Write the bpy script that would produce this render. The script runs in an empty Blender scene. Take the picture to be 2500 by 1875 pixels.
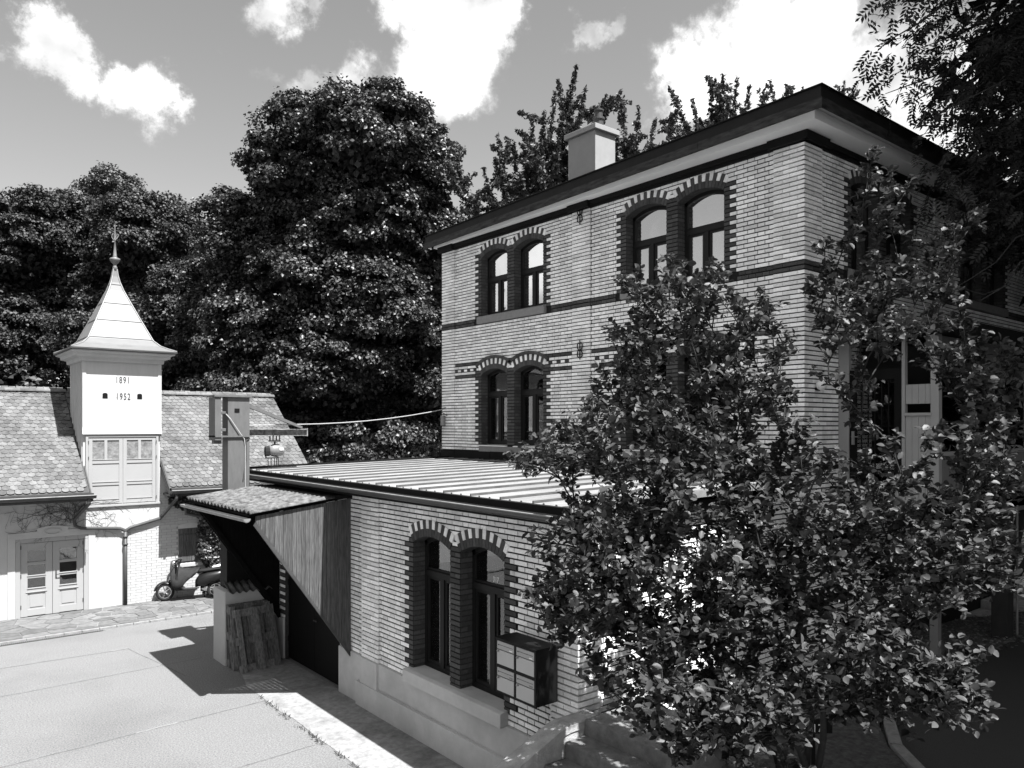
import bpy, math, random
import numpy as np
from mathutils import Vector, Matrix

R_ = math.radians
sc = bpy.context.scene
COL = sc.collection
random.seed(7)
RNG = np.random.default_rng(11)

# ------------------------------------------------------------------ camera
cam_d = bpy.data.cameras.new('camera')
cam = bpy.data.objects.new('camera', cam_d)
COL.objects.link(cam)
cam.location = (-11.28, -6.547, 4.7)
cam.rotation_euler = (R_(90), 0, R_(-39.14))
cam_d.sensor_width = 36
cam_d.lens = 27.07
cam_d.shift_y = 0.0414
cam_d.clip_start = 0.05
cam_d.clip_end = 3000
sc.camera = cam
CAM = np.array([-11.28, -6.547, 4.7])

# ------------------------------------------------------------------ exposure
sc.view_settings.view_transform = 'Standard'
sc.view_settings.look = 'None'
sc.view_settings.gamma = 1
sc.view_settings.use_curve_mapping = False
sc.view_settings.exposure = 2.0

# ------------------------------------------------------------------ sky: grey-scale daylight sky with cumulus clouds
SUN_EL, SUN_ROT = 61.0, 176.3
MAPLE = [(4.42, 22.25, 16.3, 2.6, 2.2), (3.3, 24.74, 16.6, 2.35, 1.9), (6.65, 24.04, 16.28, 2.71, 2.53), (1.77, 24.86, 15.3, 1.45, 1.63), (3.31, 25.41, 14.48, 1.99, 1.81), (7.85, 23.52, 14.51, 1.72, 2.35), (4.76, 22.88, 13.13, 2.71, 1.99), (0.62, 28.05, 13.49, 1.09, 1.45), (1.99, 28.74, 12.33, 1.99, 1.99), (3.28, 24.53, 10.92, 2.71, 1.99), (7.19, 23.16, 11.18, 1.99, 2.53), (4.42, 22.25, 9.52, 2.35, 1.99), (1.77, 26.21, 8.48, 2.53, 2.17), (0.87, 28.75, 9.57, 1.45, 1.99), (3.51, 23.44, 7.14, 2.71, 1.99), (7.09, 22.33, 7.61, 1.63, 2.71), (6.54, 24.59, 6.23, 2.17, 1.81), (0.95, 25.97, 6.12, 2.17, 1.63), (3.46, 25.74, 4.72, 2.71, 1.63), (7.6, 24.18, 4.34, 1.99, 1.27), (4.66, 23.41, 3.83, 2.53, 1.09), (2.61, 26.89, 13.58, 1.45, 1.45)]
F1 = [(-5.44, 45.75, 15.3, 2.69, 2.94), (-7.14, 48.93, 14.7, 2.94, 3.18), (-5.26, 49.21, 12.73, 3.43, 3.18), (-5.76, 46.46, 8.99, 3.18, 3.18)]
F2 = [(-2.69, 46.09, 15.8, 2.3, 2.3), (-2.04, 47.36, 13.85, 2.81, 3.06), (-2.58, 49.61, 10.47, 3.32, 3.32)]
F3 = [(-0.29, 49.29, 20.5, 1.24, 0.97), (1.08, 49.98, 19.84, 1.38, 1.38), (-0.01, 52.67, 19.97, 1.11, 1.11), (0.31, 49.26, 17.65, 1.94, 1.66)]
F4 = [(-0.65, 39.27, 14.84, 1.87, 2.11), (0.97, 39.76, 14.94, 1.87, 2.11), (0.24, 42.15, 12.39, 2.81, 2.81), (-1.09, 40.08, 8.8, 3.04, 2.81)]
F5 = [(0.84, 35.48, 11.0, 1.34, 1.79), (1.09, 37.08, 10.48, 2.01, 2.23), (2.04, 38.11, 7.93, 2.46, 2.23), (0.11, 36.52, 6.45, 2.68, 2.01)]
F6 = [(1.01, 31.47, 11.06, 1.24, 1.87), (1.48, 32.9, 8.63, 1.66, 2.07), (2.27, 34.06, 6.0, 1.87, 1.66)]
WOOD = [(10.34, 25.17, 5.94, 1.49, 2.55), (10.48, 26.86, 9.78, 1.49, 2.55), (11.67, 27.7, 13.46, 1.28, 2.34), (9.26, 26.49, 14.58, 1.06, 1.7)]
T1 = [((8.87, 19.6, 11.74), (7.14, 19.72, 15.7)), ((9.28, 19.26, 11.74), (7.01, 18.53, 13.95)), ((9.28, 19.26, 12.44), (7.99, 19.02, 15.44)), ((9.69, 18.93, 12.44), (9.07, 19.43, 17.18)), ((9.82, 18.82, 12.44), (10.25, 19.76, 17.29)), ((9.96, 18.71, 13.14), (10.23, 18.49, 17.88)), ((10.09, 18.6, 13.14), (9.97, 17.41, 17.82)), ((10.23, 18.49, 13.14), (10.98, 17.88, 19.02)), ((10.37, 18.38, 13.14), (12.14, 18.22, 19.28)), ((10.64, 18.15, 13.14), (12.0, 17.05, 19.2)), ((10.77, 18.04, 13.14), (11.95, 15.79, 18.42)), ((10.77, 18.04, 13.14), (12.48, 16.66, 17.18)), ((9.55, 19.04, 12.09), (11.02, 19.13, 16.29)), ((9.14, 19.37, 11.39), (7.26, 18.32, 12.96)), ((9.41, 19.15, 11.74), (9.62, 20.27, 14.48)), ((10.91, 17.93, 13.14), (12.57, 17.88, 17.56)), ((10.23, 18.49, 12.44), (10.24, 17.19, 15.95)), ((9.14, 19.37, 11.04), (7.92, 20.37, 13.14)), ((10.23, 18.49, 13.14), (8.54, 17.28, 14.94)), ((9.69, 18.93, 12.44), (8.73, 19.71, 15.07)), ((10.91, 17.93, 13.14), (11.59, 17.38, 15.6)), ((10.77, 18.04, 13.49), (11.32, 17.6, 17.71)), ((10.37, 18.38, 13.14), (9.05, 16.87, 16.09))]
T2 = [((14.11, 16.62, 15.21), (13.97, 16.73, 19.19)), ((14.25, 16.51, 15.21), (13.77, 15.61, 18.41)), ((14.39, 16.39, 15.21), (15.87, 16.48, 18.68)), ((13.97, 16.73, 15.21), (12.95, 16.27, 17.18)), ((14.53, 16.28, 15.21), (14.81, 16.05, 17.2)), ((14.11, 16.62, 15.21), (14.25, 16.51, 17.56)), ((14.67, 16.16, 15.21), (14.65, 14.89, 16.83)), ((15.87, 16.48, 15.52), (16.44, 16.01, 18.5))]
T3 = [((15.95, 13.83, 15.6), (15.0, 14.61, 18.85)), ((16.08, 13.72, 15.6), (16.35, 14.79, 19.1)), ((16.22, 13.61, 15.6), (16.15, 13.67, 19.64)), ((16.36, 13.5, 15.6), (15.72, 12.73, 19.36)), ((16.49, 13.39, 15.6), (17.04, 12.95, 19.64)), ((16.63, 13.28, 15.6), (18.32, 13.19, 19.73)), ((15.95, 13.83, 15.6), (15.37, 15.59, 18.1)), ((16.22, 13.61, 15.95), (16.77, 13.17, 18.58)), ((16.08, 13.72, 15.95), (15.68, 14.05, 17.53)), ((16.49, 13.39, 15.95), (17.72, 12.39, 18.23))]
T4 = [((17.5, 11.28, 16.8), (16.84, 11.82, 18.76)), ((17.63, 11.17, 16.8), (18.13, 12.06, 19.55)), ((17.76, 11.07, 16.8), (17.76, 11.07, 18.93)), ((17.9, 10.96, 16.8), (17.37, 10.1, 18.32)), ((19.35, 9.78, 16.8), (19.61, 9.56, 19.01)), ((19.48, 9.67, 16.8), (19.88, 9.35, 18.76)), ((20.14, 9.13, 16.63), (20.8, 8.59, 17.91))]
OV = [((2.41, -1.49, 12.26), (0.34, -1.06, 11.03)), ((2.75, -1.59, 12.14), (-0.19, -1.26, 10.49)), ((1.77, -1.55, 11.47), (0.12, -1.17, 10.33)), ((2.59, -1.64, 11.12), (0.51, -0.83, 10.01)), ((3.13, -1.41, 11.03), (0.17, -1.21, 9.61)), ((2.29, -1.71, 11.03), (-0.05, -1.48, 9.69)), ((2.33, -2.21, 10.73), (1.54, -0.83, 9.87)), ((3.12, -1.57, 11.26), (1.48, -1.05, 10.01)), ((3.09, -1.94, 10.83), (1.79, -1.11, 9.95)), ((3.63, -1.98, 10.42), (1.06, -1.53, 9.3)), ((3.07, -2.23, 10.1), (1.76, -1.05, 9.43)), ((2.33, -2.47, 10.26), (1.27, -1.56, 9.22)), ((2.7, -1.94, 11.39), (1.2, -1.23, 10.58)), ((3.11, -2.13, 11.41), (1.04, -1.6, 10.14)), ((3.49, -2.28, 11.64), (1.57, -1.62, 10.55)), ((3.56, -1.66, 12.43), (0.16, -1.62, 10.64)), ((3.61, -2.2, 12.2), (0.85, -1.9, 10.7)), ((4.46, -2.41, 12.34), (1.89, -1.91, 10.92)), ((3.28, -2.88, 11.03), (2.25, -1.67, 10.54)), ((3.68, -3.05, 11.6), (1.22, -2.41, 10.14)), ((3.53, -3.33, 11.63), (2.75, -2.14, 11.11)), ((2.57, -2.7, 10.83), (1.4, -1.8, 9.8)), ((2.96, -2.97, 10.94), (2.07, -1.96, 10.0)), ((4.33, -2.69, 11.35), (1.85, -2.37, 9.86)), ((2.75, -2.39, 10.46), (0.58, -1.95, 9.29)), ((2.68, -2.6, 10.46), (1.78, -1.89, 9.37)), ((3.4, -2.81, 10.45), (1.54, -2.26, 9.32)), ((5.4, -3.02, 11.16), (1.96, -2.44, 9.25)), ((4.36, -2.34, 10.67), (1.45, -1.95, 8.97)), ((3.65, -2.82, 9.78), (2.52, -1.81, 9.06)), ((3.54, -3.31, 9.56), (3.02, -2.0, 9.11)), ((3.31, -2.45, 10.15), (1.81, -1.53, 9.1)), ((2.99, -2.18, 9.86), (0.87, -1.72, 8.59)), ((3.15, -2.51, 9.46), (2.07, -1.61, 8.75)), ((3.11, -3.14, 9.32), (2.17, -2.04, 8.53)), ((3.51, -3.38, 9.43), (2.49, -2.28, 8.47)), ((4.12, -2.6, 9.5), (1.51, -2.05, 8.21)), ((4.02, -2.4, 9.61), (0.6, -1.99, 8.05)), ((2.5, -2.64, 8.54), (1.44, -1.96, 7.91)), ((3.74, -3.08, 8.87), (2.19, -2.09, 8.02)), ((2.54, -2.33, 8.88), (1.77, -1.42, 8.08)), ((3.93, -3.22, 8.77), (1.98, -2.38, 7.67)), ((4.62, -2.4, 9.34), (1.84, -1.64, 7.79)), ((3.65, -2.59, 8.7), (2.14, -1.94, 7.65)), ((2.76, -2.22, 9.45), (1.53, -1.4, 8.43)), ((3.41, -3.22, 7.93), (2.24, -2.13, 7.38)), ((3.63, -1.88, 8.41), (1.03, -1.48, 7.44)), ((2.86, -2.28, 8.42), (1.63, -1.54, 7.27))]
SHRUB = [(-5.5, -1.84, 6.26), (-5.54, -1.68, 5.96), (-5.97, -1.85, 5.75), (-5.92, -1.5, 5.64), (-6.05, -1.78, 5.3), (-6.08, -1.5, 5.24), (-5.2, -1.7, 6.0), (-5.05, -1.95, 6.1), (-5.4, -2.05, 5.78), (-4.79, -2.03, 5.92), (-4.6, -2.19, 5.84), (-4.77, -2.43, 5.64), (-4.53, -2.37, 5.38), (-5.95, -2.12, 5.39), (-5.64, -2.24, 5.29), (-5.33, -2.37, 5.3), (-6.38, -1.64, 4.85), (-6.11, -1.47, 5.01), (-6.9, -1.22, 4.37), (-6.72, -1.24, 4.42), (-6.51, -1.28, 4.44), (-6.5, -1.54, 4.37), (-6.37, -1.52, 4.63), (-6.42, -1.87, 4.63), (-6.27, -2.12, 4.84), (-6.02, -2.32, 4.84), (-5.78, -2.52, 4.84), (-5.39, -2.58, 4.92), (-6.83, -1.53, 3.67), (-6.68, -1.53, 3.8), (-6.98, -1.54, 3.26), (-7.06, -1.73, 3.21), (-6.83, -1.79, 3.46), (-6.72, -1.88, 3.7), (-6.57, -1.87, 4.04), (-6.91, -1.98, 3.16), (-6.97, -1.94, 2.96), (-6.88, -2.14, 2.86), (-6.58, -2.12, 4.33), (-6.57, -2.39, 4.01), (-6.68, -2.3, 3.52), (-6.7, -2.41, 3.08), (-6.78, -2.22, 2.59), (-6.67, -2.43, 2.4), (-6.58, -2.64, 2.28), (-6.43, -2.76, 2.92), (-6.53, -2.68, 3.39), (-6.42, -2.64, 3.86), (-6.29, -2.49, 4.33), (-6.03, -2.7, 4.44), (-6.15, -2.86, 4.02), (-6.23, -2.92, 3.55), (-6.23, -2.92, 3.08), (-6.33, -2.84, 2.53), (-6.12, -3.14, 2.26), (-6.07, -3.18, 2.63), (-5.98, -3.12, 3.08), (-5.89, -3.07, 3.54), (-5.81, -3.01, 4.01), (-5.63, -2.9, 4.43), (-5.21, -2.98, 4.67), (-4.02, -3.04, 7.27), (-4.05, -3.02, 6.88), (-3.93, -3.12, 6.72), (-2.88, -3.59, 6.81), (-3.2, -3.45, 6.58), (-3.5, -3.34, 6.36), (-3.72, -3.29, 6.06), (-3.87, -3.17, 6.26), (-4.05, -3.02, 6.26), (-4.04, -2.9, 6.59), (-4.19, -2.65, 6.46), (-4.26, -2.72, 6.12), (-4.23, -2.87, 5.95), (-4.32, -2.67, 5.81), (-3.28, -3.52, 5.85), (-3.19, -3.59, 5.65), (-3.54, -3.44, 5.79), (-3.85, -3.31, 5.62), (-4.09, -3.12, 5.7), (-4.27, -2.97, 5.55), (-4.45, -2.83, 5.43), (-4.41, -3.12, 5.23), (-4.6, -2.83, 5.16), (-4.46, -3.07, 4.85), (-2.94, -3.93, 5.33), (-3.06, -3.83, 5.44), (-3.26, -3.79, 5.16), (-3.47, -3.62, 5.32), (-3.72, -3.55, 5.12), (-3.11, -3.91, 5.01), (-3.54, -3.82, 4.85), (-3.34, -3.99, 4.63), (-3.94, -3.63, 4.67), (-4.38, -3.4, 4.52), (-4.31, -3.58, 4.35), (-4.58, -3.24, 4.41), (-3.82, -3.85, 4.45), (-3.39, -4.07, 4.19), (-3.76, -4.03, 4.03), (-4.12, -3.87, 4.11), (-4.74, -3.49, 4.08), (-5.01, -3.28, 4.22), (-5.37, -3.11, 4.23), (-4.57, -3.76, 3.82), (-4.2, -3.93, 3.74), (-3.76, -4.16, 3.37), (-3.99, -4.1, 3.53), (-4.09, -4.02, 3.32), (-4.57, -3.88, 3.43), (-4.99, -3.68, 3.58), (-5.29, -3.43, 3.78), (-5.55, -3.22, 3.78), (-5.74, -3.33, 3.3), (-5.39, -3.48, 3.37), (-5.09, -3.72, 3.21), (-5.44, -3.57, 3.04), (-5.78, -3.42, 2.88), (-5.49, -3.66, 2.79), (-5.16, -3.66, 3.08), (-4.64, -4.09, 2.89), (-4.93, -4.11, 2.69), (-4.78, -4.23, 2.51), (-5.03, -4.15, 2.51), (-5.18, -4.04, 2.61), (-5.17, -3.91, 2.79), (-5.39, -3.86, 2.61), (-5.59, -3.71, 2.48), (-5.78, -3.55, 2.61), (-5.92, -3.43, 2.48), (-5.93, -3.3, 2.16), (-6.27, -3.02, 2.16), (-6.38, -2.8, 2.15)]
CLOUDS = [(7.6, 23.4, 2.2, 1), (8.6, 22.2, 2.3, 1), (9.7, 21.5, 1.7, 0.8), (12.3, 21.8, 2.2, 1), (14.1, 21.6, 2.5, 1), (15.6, 21.3, 1.7, 0.8), (5.7, 22.0, 1.0, 0.6), (22.3, 27.9, 2.3, 0.8), (24.5, 28.0, 1.4, 0.6), (17.9, 25.5, 0.9, 0.5), (31.0, 28.5, 2.3, 0.8), (34.6, 27.7, 3.8, 1), (37.6, 27.6, 2.6, 1), (32.2, 24.7, 3.2, 1), (35.5, 24.8, 3.5, 1), (27.1, 24.1, 2.3, 0.65), (24.0, 23.4, 1.7, 0.45), (21.7, 23.1, 1.2, 0.4), (24.5, 22.2, 1.7, 0.5), (44.6, 27.1, 1.6, 0.55), (46.4, 27.6, 1.3, 0.5), (42.3, 27.5, 0.7, 0.4), (57.1, 25.9, 3.8, 1), (54.9, 24.5, 3.5, 1), (60.6, 24.7, 4.3, 1), (63.5, 21.7, 4.9, 1), (52.3, 23.0, 3.2, 1), (58.2, 21.7, 5.2, 1), (67.2, 19.2, 4.9, 0.8), (69.5, 21.1, 4.3, 0.7), (50.9, 21.9, 2.3, 0.8), (71.1, 15.7, 4.3, 0.7)]
HANG = [[(2.86, -3.23, 8.01), (1.81, -2.38, 7.52), (1.47, -2.23, 7.13), (1.07, -2.04, 6.87), (0.64, -1.81, 6.61)], [(2.86, -3.23, 7.64), (1.79, -2.49, 7.07), (1.7, -2.42, 6.83), (1.21, -2.15, 6.63), (0.83, -1.96, 6.73)], [(2.26, -2.88, 7.37), (1.63, -2.49, 7.11), (1.33, -2.38, 6.73), (1.06, -2.15, 6.52)]]
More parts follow.
